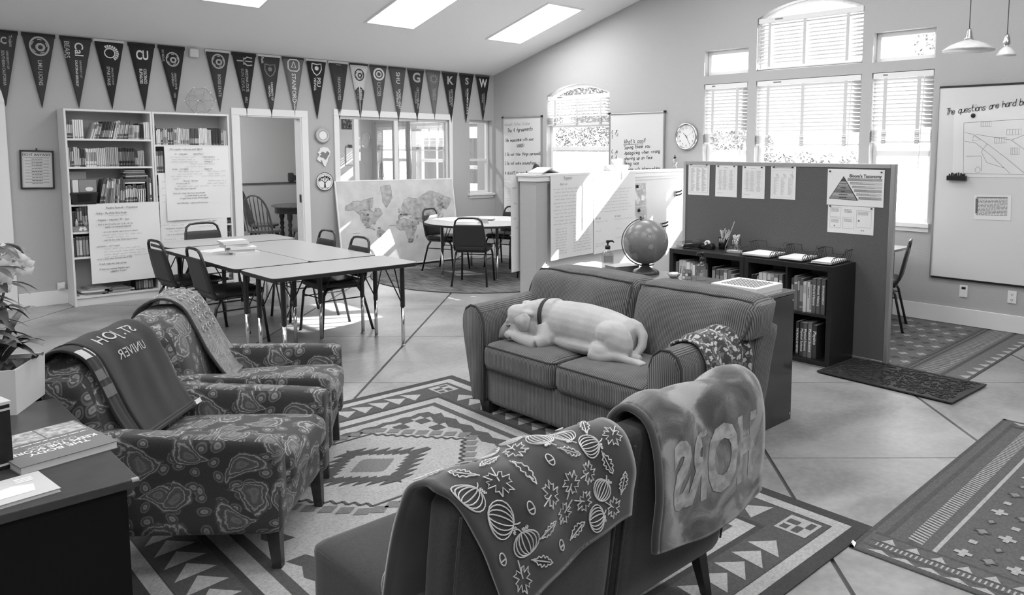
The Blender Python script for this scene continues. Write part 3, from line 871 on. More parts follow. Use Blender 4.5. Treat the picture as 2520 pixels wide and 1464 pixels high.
pennant(1.34, 1.615, 1.478, 2.03, .05, .025, 'leftmost felt pennant, cut off at the edge of the view', [('UNIVERSITY OF', .20, .018, .03, Gt, .3), ('SOUTHERN CALIFORNIA', .20, .024, -.008, Gt, .34), ('Trojans', .045, .026, .06, Gt, .16)], ('letter:SC', .1, .04, Gt))
pennant(1.642, 1.924, 1.775, 2.027, .05, .025, 'dark felt pennant directly above the framed poem, round emblem over two words', [('LMU LIONS', .27, .035, -.018, Gt, .28)], ('oval', .13, .085, Gt))
pennant(1.959, 2.244, 2.094, 2.041, .05, .025, 'dark felt pennant with a big script word beside upright block letters', [('BEARS', .055, .045, -.105, Gt, .17), ('Cal', .06, .075, -.015, Wt, .17), ('UNIVERSITY OF', .24, .018, .02, Gt, .26), ('CALIFORNIA BERKELEY', .24, .022, -.018, Wt, .27)])
pennant(2.259, 2.541, 2.398, 2.045, .025, .62, 'dark felt pennant with a pale header and a fan-shaped crest', [('SAN JOSE STATE', .29, .018, .008, Gt, .18), ('SPARTANS', .28, .03, -.035, Gt, .2)], ('fan', .14, .085, Wt))
pennant(2.576, 2.842, 2.711, 2.046, .025, .025, 'dark felt pennant with interlocked letters C and U', [('COLORADO', .28, .03, .006, Wt, .16), ('BUFFALOES', .28, .03, -.035, Wt, .16)], ('letter:CU', .13, .06, Wt))
pennant(2.87, 3.15, 3.02, 2.045, .025, .025, 'dark felt pennant just before the small sensor box', [('GO BEAVS', .05, .022, -.105, Gt, .13), ('OREGON STATE', .30, .02, .008, Gt, .18), ('UNIVERSITY', .30, .02, -.022, Gt, .16), ('OSU', .52, .02, -.008, Gt, .06)], ('oval', .15, .07, Gt))
pennant(3.368, 3.639, 3.505, 2.061, .05, .62, 'felt pennant with a pale header hanging behind the wire polyhedron', [('BOISE STATE', .28, .032, -.012, Gt, .32)], ('oval', .13, .075, Gt))
pennant(3.662, 3.947, 3.813, 2.02, .025, .025, 'dark felt pennant with a trident emblem', [('ARIZONA STATE', .19, .03, .006, Gt, .27), ('SUN DEVILS', .19, .035, -.045, Dk, .27), ('ASU', .52, .028, -.012, Gt, .09)], ('trident', .1, .09, Gt))
pennant(3.967, 4.245, 4.112, 2.016, .05, .62, 'felt pennant with a pale header above the middle of the study door', [('Pack', .03, .03, -.1, Wt, .09), ('UNIVERSITY OF', .33, .024, .002, Wt, .22), ('NEVADA', .37, .024, -.03, Wt, .14)], ('shield', .18, .075, Dk))
pennant(4.266, 4.547, 4.406, 2.042, .16, .05, 'mid grey felt pennant with an eight-sided emblem above the study door', [('STANFORD', .2, .05, -.025, Wt, .36), ('Cardinal', .56, .02, -.01, Wt, .12)], ('box', .1, .07, Wt))
pennant(4.573, 4.846, 4.701, 2.016, .025, .62, 'dark felt pennant with a shield emblem between study door and office window', [('PSU', .23, .05, .0, Wt, .2), ('VIKINGS.', .23, .03, -.04, Wt, .22)], ('shield', .12, .075, Wt))
pennant(4.873, 5.152, 5.01, 2.021, .05, .62, 'dark felt pennant with a pale centre stripe and a paw print', [('SEAWOLVES', .2, .038, -.02, Gt, .34)], ('paw', .12, .075, Bk), stripe=True)
pennant(5.17, 5.442, 5.309, 2.032, .62, .025, 'felt pennant with a pale upper half and a dark tip', [('FRESNO', .34, .028, .004, Wt, .16), ('STATE', .34, .033, -.042, Dk, .15)], ('oval', .15, .07, Bk), stripe='tip')
pennant(5.467, 5.726, 5.595, 2.036, .10, .05, 'felt pennant with a ring emblem above four big block letters', [('UCSB', .23, .055, -.028, .62 if False else Gt, .36)], ('ring', .12, .085, Wt))
pennant(5.757, 6.027, 5.894, 2.017, .10, .05, 'felt pennant with three big slanted letters and no emblem', [('SHU', .07, .06, -.03, Wt, .2), ('SACRED HEART', .3, .032, .0, Wt, .28), ('UNIVERSITY', .33, .028, -.036, Wt, .22)])
pennant(6.053, 6.328, 6.198, 2.033, .05, .10, 'dark felt pennant with a large letter G', [('GETTYSBURG', .26, .034, .0, Gt, .3), ('COLLEGE', .32, .028, -.034, Gt, .22)], ('letter:G', .12, .08, Gt))
pennant(6.355, 6.605, 6.494, 2.066, .16, .10, 'mid grey felt pennant with a rayed compass emblem', [('WILLAMETTE', .25, .02, .006, Gt, .26), ('UNIVERSITY', .27, .02, -.024, Gt, .24)], ('sun', .12, .075, Gt))
pennant(6.633, 6.907, 6.786, 2.034, .025, .05, 'dark felt pennant with a large letter K', [('KETTERING', .25, .034, .0, Gt, .32), ('UNIVERSITY', .27, .028, -.036, Gt, .28)], ('letter:K', .12, .07, Gt))
pennant(6.944, 7.206, 7.053, 2.042, .025, .05, 'dark felt pennant with a large letter S, next to the corner pennant', [('SACRAMENTO STATE', .22, .028, .0, Wt, .38), ('HORNETS', .24, .016, -.024, Gt, .14)], ('letter:S', .11, .06, Gt))
pennant(7.244, 7.508, 7.375, 2.077, .025, .10, 'felt pennant with a large letter W in the room corner', [('WASHINGTON', .27, .026, .0, Gt, .28), ('HUSKIES', .29, .024, -.03, Gt, .2)], ('letter:W', .12, .075, Wt))

# ---- plaques beside the door
t = thing('round_plaque', 'round silver seal plaque at the top beside the study door', 'plaque', (4.765, YB - .02, 1.81))
U, W = V((1, 0, 0)), V((0, 0, 1))
w = MB(); w.T = Matrix.Rotation(PI / 2, 4, 'X'); w.lathe([(.1, 0), (.1, .012), (.092, .018), (.08, .012), (.01, .012)], 32); ob('disc', w, mat('pewter', .42, .4, metal=.3), t, smooth=True)
w = MB(); disc(w, (0, -.0135, 0), U, W, .052, 18); ring(w, (0, -.0135, 0), U, W, .072, .077); ob('seal', w, PAPER, t)
t = thing('shield_magnet', 'cut-out school emblem sign in the middle beside the study door', 'sign', (4.775, YB - .012, 1.53))
out = [(.0, .13), (.06, .12), (.093, .07), (.085, .02), (.06, -.01), (.05, -.06), (.02, -.125), (.0, -.115), (-.02, -.075), (-.07, -.055), (-.095, -.03), (-.06, .03), (-.085, .06), (-.06, .075), (-.045, .115)]
ob('backing', MB().prism(out[::-1], -.008, 0, 'y'), PAPER, t)
w = MB(); w.quad(*[(p[0] * .75 + .01, -.009, p[1] * .45 + .02) for p in out]); w.quad((-.05, -.009, -.04), (-.03, -.009, -.045), (-.02, -.009, -.07), (-.03, -.009, -.08))
ob('emblem', w, INKG, t)
w = MB(); w.quad(*[(p[0] * .4 + .015, -.01, p[1] * .2 + .075) for p in out]); ob('pale_inset', w, PAPER, t)  # smaller white copy of the emblem outline
t = thing('tree_plaque', 'round white plaque with a black tree beside the study door', 'plaque', (4.776, YB - .014, 1.21))
w = MB(); w.T = Matrix.Rotation(PI / 2, 4, 'X'); w.lathe([(.12, 0), (.12, .01), (.01, .01)], 32); ob('disc', w, PAPER, t)
w = MB(); ring(w, (0, -.0106, 0), U, W, .112, .12, 36); ring(w, (0, -.0106, 0), U, W, .094, .098, 36)
def branch(p, ang, L_, wd, d):
    q = p + V((math.cos(ang), 0, math.sin(ang))) * L_
    w.ribbon([p, (p + q) / 2 + V((.002, 0, 0)), q], wd, (0, -1, 0))
    if d == 0:
        for k in range(3): disc(w, q + V((random.uniform(-.01, .01), -.0002, random.uniform(-.008, .01))), U, W, .0055, 6)
        return
    for da in (-.55, .1, .6): branch(q, ang + da + random.uniform(-.15, .15), L_ * .66, wd * .62, d - 1)
w.quad((-.014, -.0106, -.08), (.014, -.0106, -.08), (.008, -.0106, -.02), (-.008, -.0106, -.02))
for da in (-.75, 0, .75): branch(V((0, -.0106, -.02)), PI / 2 + da, .042, .008, 2)
for s_ in (-1, 1): w.ribbon([V((s_ * .01, -.0106, -.075)), V((s_ * .03, -.0106, -.085)), V((s_ * .055, -.0106, -.078))], .005, (0, -1, 0))
ob('tree_print', w, INK, t)

# ---- world map board leaning against the wall
t = thing('world_map', 'large framed world map board leaning under the office window', 'map', (5.84, 9.30, 0.03))
t.rotation_euler = (-.15, 0, 0)
mw, mh = .94, 1.2
MAPM = mat('map sea', .62, .6, noise=(5, .85, 1.08)); LANDM = mat('map land', .44, .6, noise=(14, .62, 1.25)); LAND2 = mat('map relief', .30, .6, noise=(22, .6, 1.3))
ob('panel', MB().box(-mw + .01, mw - .01, .004, .02, .01, mh - .01), MAPM, t)
w = MB()
for q in ((-mw, mw, mh - .018, mh), (-mw, mw, 0, .02), (-mw, -mw + .018, .02, mh - .018), (mw - .018, mw, .02, mh - .018)): w.box(q[0], q[1], 0, .024, q[2], q[3])
ob('frame', w, WHITE, t, bevel=.003)
LL = {'NA': '-165,65 -140,70 -120,70 -95,72 -80,73 -85,62 -94,60 -82,52 -78,60 -65,60 -55,50 -68,44 -80,32 -82,26 -90,30 -97,26 -97,20 -90,21 -88,16 -84,10 -92,15 -105,20 -115,30 -124,40 -125,50 -140,60 -155,58 -165,60', 'GR': '-55,80 -25,81 -20,72 -42,60 -52,68', 'SA': '-78,10 -62,10 -50,0 -35,-7 -40,-22 -55,-35 -65,-45 -70,-54 -74,-45 -71,-20 -80,-5', 'AF': '-15,30 -5,36 10,37 32,31 43,12 51,12 40,-5 35,-22 25,-34 18,-34 12,-15 9,4 -8,5 -17,15', 'EA': '-10,36 -9,44 0,48 8,55 5,60 15,69 30,71 60,70 75,73 105,77 140,73 178,68 162,58 155,52 140,54 135,45 128,38 122,38 121,30 110,20 105,10 98,8 95,17 88,22 80,8 73,20 60,25 52,27 58,20 45,13 36,30 27,37 40,42 28,45 18,41 12,44 0,40', 'AU': '115,-22 130,-12 142,-11 153,-27 147,-39 135,-34 116,-34', 'MD': '44,-16 50,-15 47,-25 44,-23', 'UK': '-5,50 1,52 -3,58 -6,56', 'JP': '131,32 140,36 142,44 139,38', 'ID': '96,4 105,-5 115,-8 108,-8'}
def ll(lon, lat):
    return (lon / 180 * .9 + .0, (math.log(math.tan(PI / 4 + math.radians(max(-70, min(82, lat))) / 2)) + 1.4) / 4.4 * 1.15 + .1)
w = MB(); rel = MB(); ln = MB()
for s_ in LL.values():
    pts = [ll(*map(float, q.split(','))) for q in s_.split()]
    fine = []
    for i in range(len(pts)):
        p, q = pts[i], pts[(i + 1) % len(pts)]
        for k in range(4):
            tt = k / 4; fine.append((p[0] + (q[0] - p[0]) * tt + random.uniform(-.006, .006), p[1] + (q[1] - p[1]) * tt + random.uniform(-.006, .006)))
    w.quad(*[(a, .003, b_) for a, b_ in fine])
    ln.ribbon([(a, .0015, b_) for a, b_ in fine + fine[:1]], .003, (0, -1, 0))
for (lon, lat, ln_, a) in ((-120, 50, .3, 2.0), (-105, 35, .2, 1.9), (-70, -15, .3, 1.6), (-72, -35, .2, 1.5), (85, 32, .22, 0), (95, 50, .25, .4), (35, 5, .2, 1.4), (10, 46, .1, 0), (140, 65, .2, .9), (60, 35, .14, .2), (25, -28, .1, .5), (140, 60, .2, 2.3)):
    c = ll(lon, lat)
    for k in range(9):
        p = V((c[0] + (random.random() - .5) * ln_ * math.cos(a), .002, c[1] + (random.random() - .5) * ln_ * math.sin(a)))
        disc(rel, p, U, W, random.uniform(.01, .03), 7, random.uniform(.008, .018))
ob('continents', w, LANDM, t); ob('relief', rel, LAND2, t); ob('coastlines', ln, mat('coast ink', .22, .7), t)
w = MB()
for lon, lat in ((-110, 58), (-105, 40), (-55, -10), (60, 62), (20, 15), (135, -25), (-140, 5), (-30, 20), (80, -20), (160, 10), (100, 40)):
    c = ll(lon, lat); dashes(w, (c[0] - .05, .0008, c[1]), U, W, .1, .005)
ob('lettering', w, INKG, t)

# ================================================================== RIGHT WALL
SLAT = bpy.data.materials.new('blind slat'); SLAT.use_nodes = True
nt = SLAT.node_tree
for n in list(nt.nodes): nt.nodes.remove(n)
_o = nt.nodes.new('ShaderNodeOutputMaterial'); _d = nt.nodes.new('ShaderNodeBsdfDiffuse'); _t = nt.nodes.new('ShaderNodeBsdfTranslucent'); _m = nt.nodes.new('ShaderNodeMixShader')
_d.inputs[0].default_value = (.5, .5, .5, 1); _t.inputs[0].default_value = (.75, .75, .75, 1); _m.inputs[0].default_value = .03
nt.links.new(_d.outputs[0], _m.inputs[1]); nt.links.new(_t.outputs[0], _m.inputs[2]); nt.links.new(_m.outputs[0], _o.inputs[0])
TAPE = mat('ladder tape', .6, .8)
UR, WR = V((0, -1, 0)), V((0, 0, 1))      # writing directions on faces that look towards -x
def blind(y0, y1, ztop, zstack, zbot, nstack, tilt, tapes, label, pitch=.041, wand=None, tagm=True):
    x = XR + .035
    t = thing('window_blind', label, 'blind', (x, (y0 + y1) / 2, zbot))
    L = y1 - y0 - .02; h = L / 2
    z = lambda q: q - zbot
    ob('headrail', MB().box(-.028, .022, -h, h, z(ztop - .055), z(ztop)), WHITE, t, bevel=.003)
    if tagm: ob('maker_label', MB().box(-.0295, -.028, h * .5, h * .66, z(ztop - .03), z(ztop - .015)), TONES[4], t)
    c, s_ = math.cos(tilt), math.sin(tilt); r = .025
    w = MB()
    vs = []
    for k in range(5):
        q = (k / 4 - .5) * 2; bow = .003 * (1 - q * q)
        vs.append((r * q * c - bow * s_, r * q * s_ + bow * c))
    w.add([(a, -h, b) for a, b in vs] + [(a, h, b) for a, b in vs], [(k, k + 1, k + 6, k + 5) for k in range(4)])
    me = mesh('slat', w, SLAT, True)
    zz = ztop - .075; n = 0
    while zz > zstack + .015:
        ob('slat', me, parent=t, loc=(0, 0, z(zz))); zz -= pitch; n += 1
    if nstack:
        sm = mesh('stacked_slat', MB().box(-.025, .025, -h, h, 0, .0035), SLAT)
        dz = (zstack - zbot - .018) / nstack
        for k in range(nstack): ob('stacked_slat', sm, parent=t, loc=(random.uniform(-.002, .002), 0, .018 + k * dz))
    ob('bottom_rail', MB().box(-.025, .025, -h, h, 0, .016), WHITE, t, bevel=.003)
    for q in tapes:
        yy = -h + q * 2 * h
        ob('ladder_tape', MB().box(-.032, -.029, yy - .018, yy + .018, z(zstack), z(ztop - .055)), TAPE, t)
        if nstack:
            pts = []
            w = MB()
            for k in range(9): w.box(-.036 - .008 * (k % 2), -.028, yy - .02, yy + .02, (zstack - zbot) * k / 9 * 1.05 - .01, (zstack - zbot) * (k + .8) / 9 * 1.05 - .01)
            ob('gathered_tape', w, TAPE, t)
    if wand is not None: ob('wand', MB().tube([(-.04, wand - (y0 + y1) / 2, z(ztop - .06)), (-.05, wand - (y0 + y1) / 2 + .02, z(ztop - .95))], .004, 6), WHITE, t)
    return t
blind(4.91, 5.52, 2.42, 1.842, 1.72, 13, -.75, (.22, .8), 'half raised white blind in the left tall window', wand=4.97)
blind(3.555, 4.80, 2.42, 1.815, 1.70, 12, -.75, (.13, .53, .88), 'wide half raised white blind in the centre window', wand=3.66)
blind(2.83, 3.445, 2.42, 1.855, 1.725, 13, -.75, (.22, .78), 'half raised white blind in the right tall window', wand=2.92)
blind(3.555, 4.80, 3.108, 2.57, 2.545, 0, .58, (.13, .53, .88), 'fully lowered open blind in the upper arched window')
blind(7.06, 8.30, 2.405, 2.10, 1.99, 11, -.55, (.13, .5, .87), 'gathered white blind in the arched window nearest the corner', wand=None)

def whiteboard(y0, y1, z0, z1, label, frame, top=None):
    t = thing('whiteboard', label, 'whiteboard', (XR - .002, (y0 + y1) / 2, z0))
    h = (y1 - y0) / 2; H = z1 - z0; f = .018
    ob('panel', MB().box(-.014, -.004, -h + .005, h - .005, .005, H - .005), mat('whiteboard face', .72, .25), t)
    for a in (-h, h - f): ob('side_rail', MB().box(-.022, 0, a, a + f, 0, H), frame, t, bevel=.003)
    for a in (0, H - f): ob('rail', MB().box(-.022, 0, -h + f, h - f, a, a + f), top or frame, t, bevel=.003)
    for a in (-1, 1):
        for b_ in (0, 1):
            if top is None: ob('corner_cap', MB().box(-.025, 0, a * h - .014, a * h + .014, b_ * H - .014, b_ * H + .014), BLACK, t, bevel=.003)
    return t
wa = whiteboard(8.393, 9.284, .40, 2.13, 'narrow whiteboard with a numbered list of four agreements', ALU)
w = MB(); xw = -.0155; P = lambda y, z, zc: (xw, y, z)
def wl(mb, s, y, z, h, wd, slope=0.0, adv=.62):
    U = V((0, -1, slope)).normalized()
    hand(mb, s, (xw, y, z), U, (0, 0, 1), h, wd, adv=adv)
cy = (8.393 + 9.284) / 2
wl(w, 'The 4 Agreements', 9.17 - cy, 1.90 - .40, .058, .008, .05)
for s, z in (('1 Be impeccable with your', 1.76), ('          WORDS!', 1.67), ('2 Do not take things personally', 1.545), ('3 Do not make assumptions', 1.41), ('4 ALWAYS do your Best', 1.26)): wl(w, s, 9.235 - cy, z - .40, .046, .007, .03)
ob('handwriting', w, INK, wa)
w = MB(); wl(w, 'Ancient Toltec Wisdom', 9.24 - cy, 2.0 - .40, .048, .006, .02); ob('faint_handwriting', w, INKL, wa)
t = thing('flip_chart_sheet', 'printed-looking sheet stuck on the lower half of the numbered-list whiteboard', 'paper', (XR - .026, cy, 1.17))
ob('paper', MB().box(0, .001, -.41, .41, -.76, 0), PAPER, t)
w = MB()
for k in range(26): scribble(w, (-.001, .38 - .05 * (k % 5 > 0) - .03 * (k % 3), -.04 - k * .027), (0, -1, 0), (0, 0, 1), random.uniform(.2, .5), .012, .0025)
ob('handwriting', w, INKG, t)
# a dark hand puppet-like eraser glove clipped on the board
o = cushion(-.03, .03, -.055, .055, -.085, .085, .03, n=6)
o = ob('cleaning_glove', o, mat('dark felt', .05, .9), smooth=True, loc=(XR - .062, 8.48, 1.35)); o.rotation_euler = (.5, 0, 0); tag(o, 'dark cleaning mitt hanging at the edge of the numbered-list whiteboard', 'mitt')
ob('cuff', cushion(-.02, .02, -.04, .03, -.14, -.08, .015, n=4), mat('dark felt'), o, smooth=True)
wb = whiteboard(6.10, 7.045, 1.0, 2.124, 'whiteboard headed What\'s cool beside the wall clock', ALU)
cy = (6.10 + 7.045) / 2; w = MB()
for s, y, z, h in (('C  Y', 7.0, 1.86, .04), ('S', 7.0, 1.80, .04), ('I', 6.90, 1.83, .035), ('C  a', 7.0, 1.60, .045), ('K  o', 7.0, 1.53, .04), ('  u', 6.93, 1.50, .035), ('What\'s cool!', 6.78, 1.725, .055), ('Saying thank you', 6.77, 1.655, .046), ('Apologizing when wrong', 6.77, 1.58, .046), ('showing up on time', 6.77, 1.51, .044), ('Being nice', 6.77, 1.445, .046), ('Listening w/o interrupting', 6.83, 1.365, .044)):
    wl(w, s, y - cy, z - 1.0, h, .0065, .05)
w.ribbon([(xw, 6.79 - cy, .71), (xw, 6.45 - cy, .725)], .005, (-1, 0, 0))
for z in (1.86, 1.60): w.ribbon([(xw, 6.90 - cy, z - .96), (xw, 6.94 - cy, z - 1.0), (xw, 6.90 - cy, z - 1.04)], .005, (-1, 0, 0))
ob('handwriting', w, INK, wb)
wc = whiteboard(.35, 2.783, .425, 2.254, 'large whiteboard with a black top rail holding a hand-drawn map', ALU, BLKMET)
cy = (.35 + 2.783) / 2; w = MB(); xw = -.0205; wl(w, 'The questions are hard because', 2.70 - cy, 1.985 - .425, .060, .0055, .105, .47); ob('handwriting', w, INK, wc)
# clock
t = thing('wall_clock', 'round silver wall clock with black numerals', 'clock', (XR - .002, 5.755, 1.81)); t.rotation_euler = (0, -PI / 2, 0)
# local: z -> -x world ; x -> z world ; y stays y
w = MB(); w.lathe([(.165, 0), (.168, .02), (.16, .035), (.145, .035), (.142, .0)], 40); ob('rim', w, CHROME, t, smooth=True)
ob('face', MB().lathe([(.142, .012), (.142, .02), (.001, .02)], 40), PAPER, t)
w = MB(); cu, cw = V((0, -1, 0)), V((1, 0, 0))
for k in range(1, 13):
    a = PI / 2 - k * PI / 6; p = cu * math.cos(a) * .108 + cw * math.sin(a) * .108 + V((0, 0, .0207)) - cw * .012
    text(w, str(k), p, cu, cw, .025)
ob('numerals', w, INK, t)
def cl_hand(nm, ang, L, wd, z):
    a = PI / 2 - ang; d = cu * math.cos(a) + cw * math.sin(a); n_ = cu * -math.sin(a) + cw * math.cos(a); p = V((0, 0, z))
    m_ = MB(); m_.quad(p - d * .02 - n_ * wd, p + d * L - n_ * wd * .6, p + d * L + n_ * wd * .6, p - d * .02 + n_ * wd); ob(nm, m_, INK, t)
cl_hand('hour_hand', 2 * PI * 10.42 / 12, .065, .004, .0225); cl_hand('minute_hand', 2 * PI * 25 / 60, .1, .003, .0235); cl_hand('second_hand', 2 * PI * 10.5 / 60, .105, .001, .0245)
# things on the large whiteboard
def wall_paper(name, label, y0, y1, z0, z1, x, draw, slope=0.0, cat='paper', ink=INKG):
    t = thing(name, label, cat, (x, y0, z1))
    t.rotation_euler = (slope, 0, 0)
    ob('paper', MB().box(-.001, 0, y1 - y0, 0, z0 - z1, 0), PAPER, t)
    m_ = MB(); draw(m_, y0 - y1, z1 - z0); ob('print', m_, ink, t)
    return t
def PL(u, v): return V((-.0018, -u, -v))
def drw(m_, W, H):
    def L(pts, wd=.003): m_.ribbon([PL(*p) for p in pts], wd, (-1, 0, 0))
    L([(.09, .13), (W - .02, .11)]); L([(.09, .13), (.10, .60)]); L([(.10, .60), (W, .615)])
    L([(.1, .22), (.18, .24), (.3, .33), (.45, .45), (.62, .6)]); L([(.1, .3), (.2, .32), (.35, .45), (.5, .6)]); L([(.3, .33), (.25, .4), (.3, .5), (.45, .55)])
    L([(.12, .44), (.25, .44), (.26, .58)]); L([(.18, .25), (.24, .29), (.17, .3), (.18, .25)]); L([(.2, .56), (.225, .535), (.25, .56), (.24, .59), (.21, .59), (.2, .56)])
    L([(.2, .24), (.5, .3), (.7, .22)]); L([(.5, .3), (.6, .38), (.72, .4)]); L([(.62, .5), (.66, .42), (.72, .46), (.7, .56), (.62, .5)])
    for cx, cz, a, b_ in ((.46, .23, .12, .05), (.36, .3, .1, .05), (.64, .27, .14, .04), (.24, .15, .09, .04), (.5, .4, .07, .06)):
        for q in range(5): L([(cx + a * q / 5, cz - b_ / 2), (cx + a * q / 5, cz + b_ / 2)], .002)
        L([(cx, cz - b_ / 2), (cx + a, cz - b_ / 2), (cx + a, cz + b_ / 2), (cx, cz + b_ / 2), (cx, cz - b_ / 2)], .002)
wall_paper('hand_drawn_map', 'hand-drawn campus map sheet on the large whiteboard', 2.625, 1.70, 1.40, 2.035, XR - .018, drw, slope=-.02, cat='map')
def tbl(m_, W, H):
    for k in range(13): dashes(m_, PL(.02, .035 + k * H * .055), UR, WR, W - .05, .006)
    m_.ribbon([PL(.02, .02), PL(W - .03, .02)], .01, (-1, 0, 0)); m_.ribbon([PL(.02, .03), PL(.02, H * .75)], .02, (-1, 0, 0))
wall_paper('schedule_sheet', 'small schedule table sheet in a sleeve on the large whiteboard', 2.405, 2.092, 1.012, 1.238, XR - .018, tbl, slope=-.03)
w = MB(); w.T = Matrix.Rotation(-PI / 2, 4, 'Y'); w.lathe([(.02, 0), (.02, .008), (.016, .012), (.001, .012)], 16)
o = ob('magnet', w, BLACK, smooth=True, loc=(XR - .02, 2.453, 1.972)); tag(o, 'round black magnet above the hand-drawn campus map', 'magnet')
t = thing('marker_holder', 'black basket of markers hanging on the large whiteboard', 'holder', (XR - .018, 2.563, 1.37))
ob('basket', MB().box(-.05, 0, -.085, .085, 0, .045), BLACK, t, bevel=.004)
for k in range(14):
    a = random.uniform(-.5, .5); yy = -.075 + k * .011
    ob('marker', MB().tube([(-.03, yy, .02), (-.03 + random.uniform(-.01, .01), yy + a * .03, .045 + random.uniform(.01, .03))], .007, 6), TONES[random.choice((0, 1, 2))], t)
for (y_, nm, hz) in ((2.46, 'data jack plate with a dark socket low under the large whiteboard', 0), (2.04, 'double power outlet low under the large whiteboard', 1)):
    t = thing('wall_outlet', 'white ' + nm, 'outlet', (XR - .002, y_, .325))
    ob('plate', MB().box(-.006, 0, -.037, .037, -.058, .058), WHITE, t, bevel=.003)
    w = MB()
    if hz:
        for q in (-.025, .025):
            for p in (-.008, .008): w.box(-.0075, -.005, p - .0015, p + .0015, q - .005, q + .006)
            w.box(-.0075, -.005, -.003, .003, q - .013, q - .008)
    else: w.box(-.0075, -.005, -.018, .018, .018, .04)
    ob('socket', w, BLACK, t)

# ---- pendant lamps
def pendant(x, y, zt, r, hgt, label):
    t = thing('pendant_lamp', label, 'pendant lamp', (x, y, zt))
    G = bpy.data.materials.get('alabaster glass')
    G = G or mat('alabaster glass', .8, .25, noise=(9, .8, 1.05))
    pr = [(r, -hgt), (r * .97, -hgt * .85), (r * .72, -hgt * .42), (r * .38, -hgt * .1), (r * .2, 0), (r * .18, 0), (r * .36, -hgt * .12), (r * .70, -hgt * .46), (r * .95, -hgt * .9)]
    ob('shade', MB().lathe(pr[:5], 32), G, t, smooth=True, solid=.006)
    ob('socket_cap', MB().lathe([(r * .22 if r < .12 else .045, -.01), (.03, .03), (.02, .085), (.012, .1)], 18), CHROME, t, smooth=True)
    ob('cord', MB().tube([(0, 0, .09), (0, 0, ceil_z(y) - zt)], .004, 6), BLKMET, t)
    ob('bulb', MB().lathe([(.005, -.05), (.02, -.045), (.025, -.02), (.012, .01)], 12), G, t, smooth=True)
    return t
pendant(6.9, 2.30, 2.565, .205, .085, 'wide shallow glass pendant lamp above the large whiteboard')
pendant(6.9, 2.005, 2.49, .075, .075, 'small cone glass pendant lamp beside the wide one')

# ================================================================== HALF WALL
TH = math.radians(10); HWP = V((4.45, 5.0, 0)); HU = V((math.cos(TH), math.sin(TH), 0)); HN = V((-math.sin(TH), math.cos(TH), 0))
hwall = struct('wall_half'); hwall.location = HWP; hwall.rotation_euler = (0, 0, TH)
WLIGHT = mat('half wall panel', .70, .5)
LEN = 3.17
ob('panel', MB().prism([(.16, .03), (LEN, .03), (LEN + .03, .15), (.16, .15)], 0.0, 1.36), WLIGHT, hwall)
ob('end_post', MB().box(0, .16, 0, .18, 0, 1.36), WALL, hwall)
w = MB(); w.box(-.025, LEN - .02, -.025, .205, 1.398, 1.424); w.box(-.014, LEN - .02, -.014, .194, 1.355, 1.398)
ob('cap', w, WHITE, hwall, bevel=.005)
ob('panel_moulding', MB().box(.16, LEN - .01, .012, .03, 1.325, 1.355), WHITE, hwall, bevel=.004)
ob('baseboard', MB().box(-.01, LEN - .02, .012, .03, 0, .12), WHITE, hwall)
def hw_sheet(name, label, s0, s1, z0, z1, off, lines, back=False, fold=False):
    t = thing(name, label, 'paper', HWP + HU * s0 + HN * off + V((0, 0, z1)), TH)
    W, H = s1 - s0, z1 - z0
    ob('paper', MB().grid(lambda u, v: (u * W, -.006 * math.sin(u * 6 + v * 2) * v - (.0 if v > .02 else 0), -v * H), 8, 8), PAPER, t, smooth=True)
    m_ = MB()
    for (px, pz, s, hc) in lines:
        O = (px * W, -.0095, -pz * H)
        if isinstance(s, str): hand(m_, s, O, (1, 0, 0), (0, 0, 1), hc, hc * .12, adv=.46)
        else: scribble(m_, O, (1, 0, 0), (0, 0, 1), s * W, hc * .6, hc * .11)
    if m_.v: ob('handwriting', m_, INKG, t)
    return t
ls = [(.28, .04, 'Progressive', .026), (.2, .11, 'Reform  era', .02)] + [(.05 + .04 * (k % 2), .16 + k * .042, random.choice((.6, .75, .85)), .022) for k in range(11)] + [(.1, .64 + k * .033, .25, .02) for k in range(10)] + [(.5, .62 + k * .035, random.choice((.4, .45)), .022) for k in range(10)]
hw_sheet('flip_chart_sheet', 'left flip chart sheet hung on the half wall, crowded with notes', .175, .85, .645, 1.40, -.025, ls)
ls = [(.3, .04, 'War', .022), (.3, .09, 'Countries in a world', .018), (.3, .13, 'majority of land', .018)] + [(.05, .2 + k * .04, random.choice((.75, .85, .8)), .02) for k in range(8)] + [(.04, .56, 'Do I. Linger', .018), (.48, .56, 'Do I. Foreigner', .018), (.04, .6, .3, .018), (.48, .6, .45, .018), (.04, .72, .12, .018), (.5, .72, .12, .018), (.5, .84, .3, .018), (.04, .88, .25, .018), (.04, .91, .2, .018)]
hw_sheet('flip_chart_sheet', 'right flip chart sheet hung on the half wall, written on its upper half', .856, 1.63, .63, 1.40, -.027, ls)
hw_sheet('flip_chart_sheet', 'sheet on the far side of the half wall sticking out past its end post', -.085, .5, .55, 1.41, .215, [(.02, .14, .1, .03), (.06, .3, .06, .03), (.05, .45, .06, .03), (.1, .55, .05, .03)])
def pocket(s0, s1, z0, z1, label):
    t = thing('plastic_pocket', label, 'pocket', HWP + HU * s0 + HN * .027 + V((0, 0, z1)), TH)
    ob('sheet', MB().box(.01, s1 - s0 - .02, -.001, 0, z0 - z1 + .01, -.02), PAPER, t)
    m_ = MB()
    for k in range(12): dashes(m_, (.1, -.0018, -.05 - k * .014), (1, 0, 0), (0, 0, 1), .14, .004)
    ob('print', m_, INKL, t)
    ob('sleeve', MB().grid(lambda u, v: (u * (s1 - s0), -.004 - .004 * math.sin(u * 9) * math.sin(v * 7), -v * (z1 - z0)), 10, 8), CLEAR, t, smooth=True)
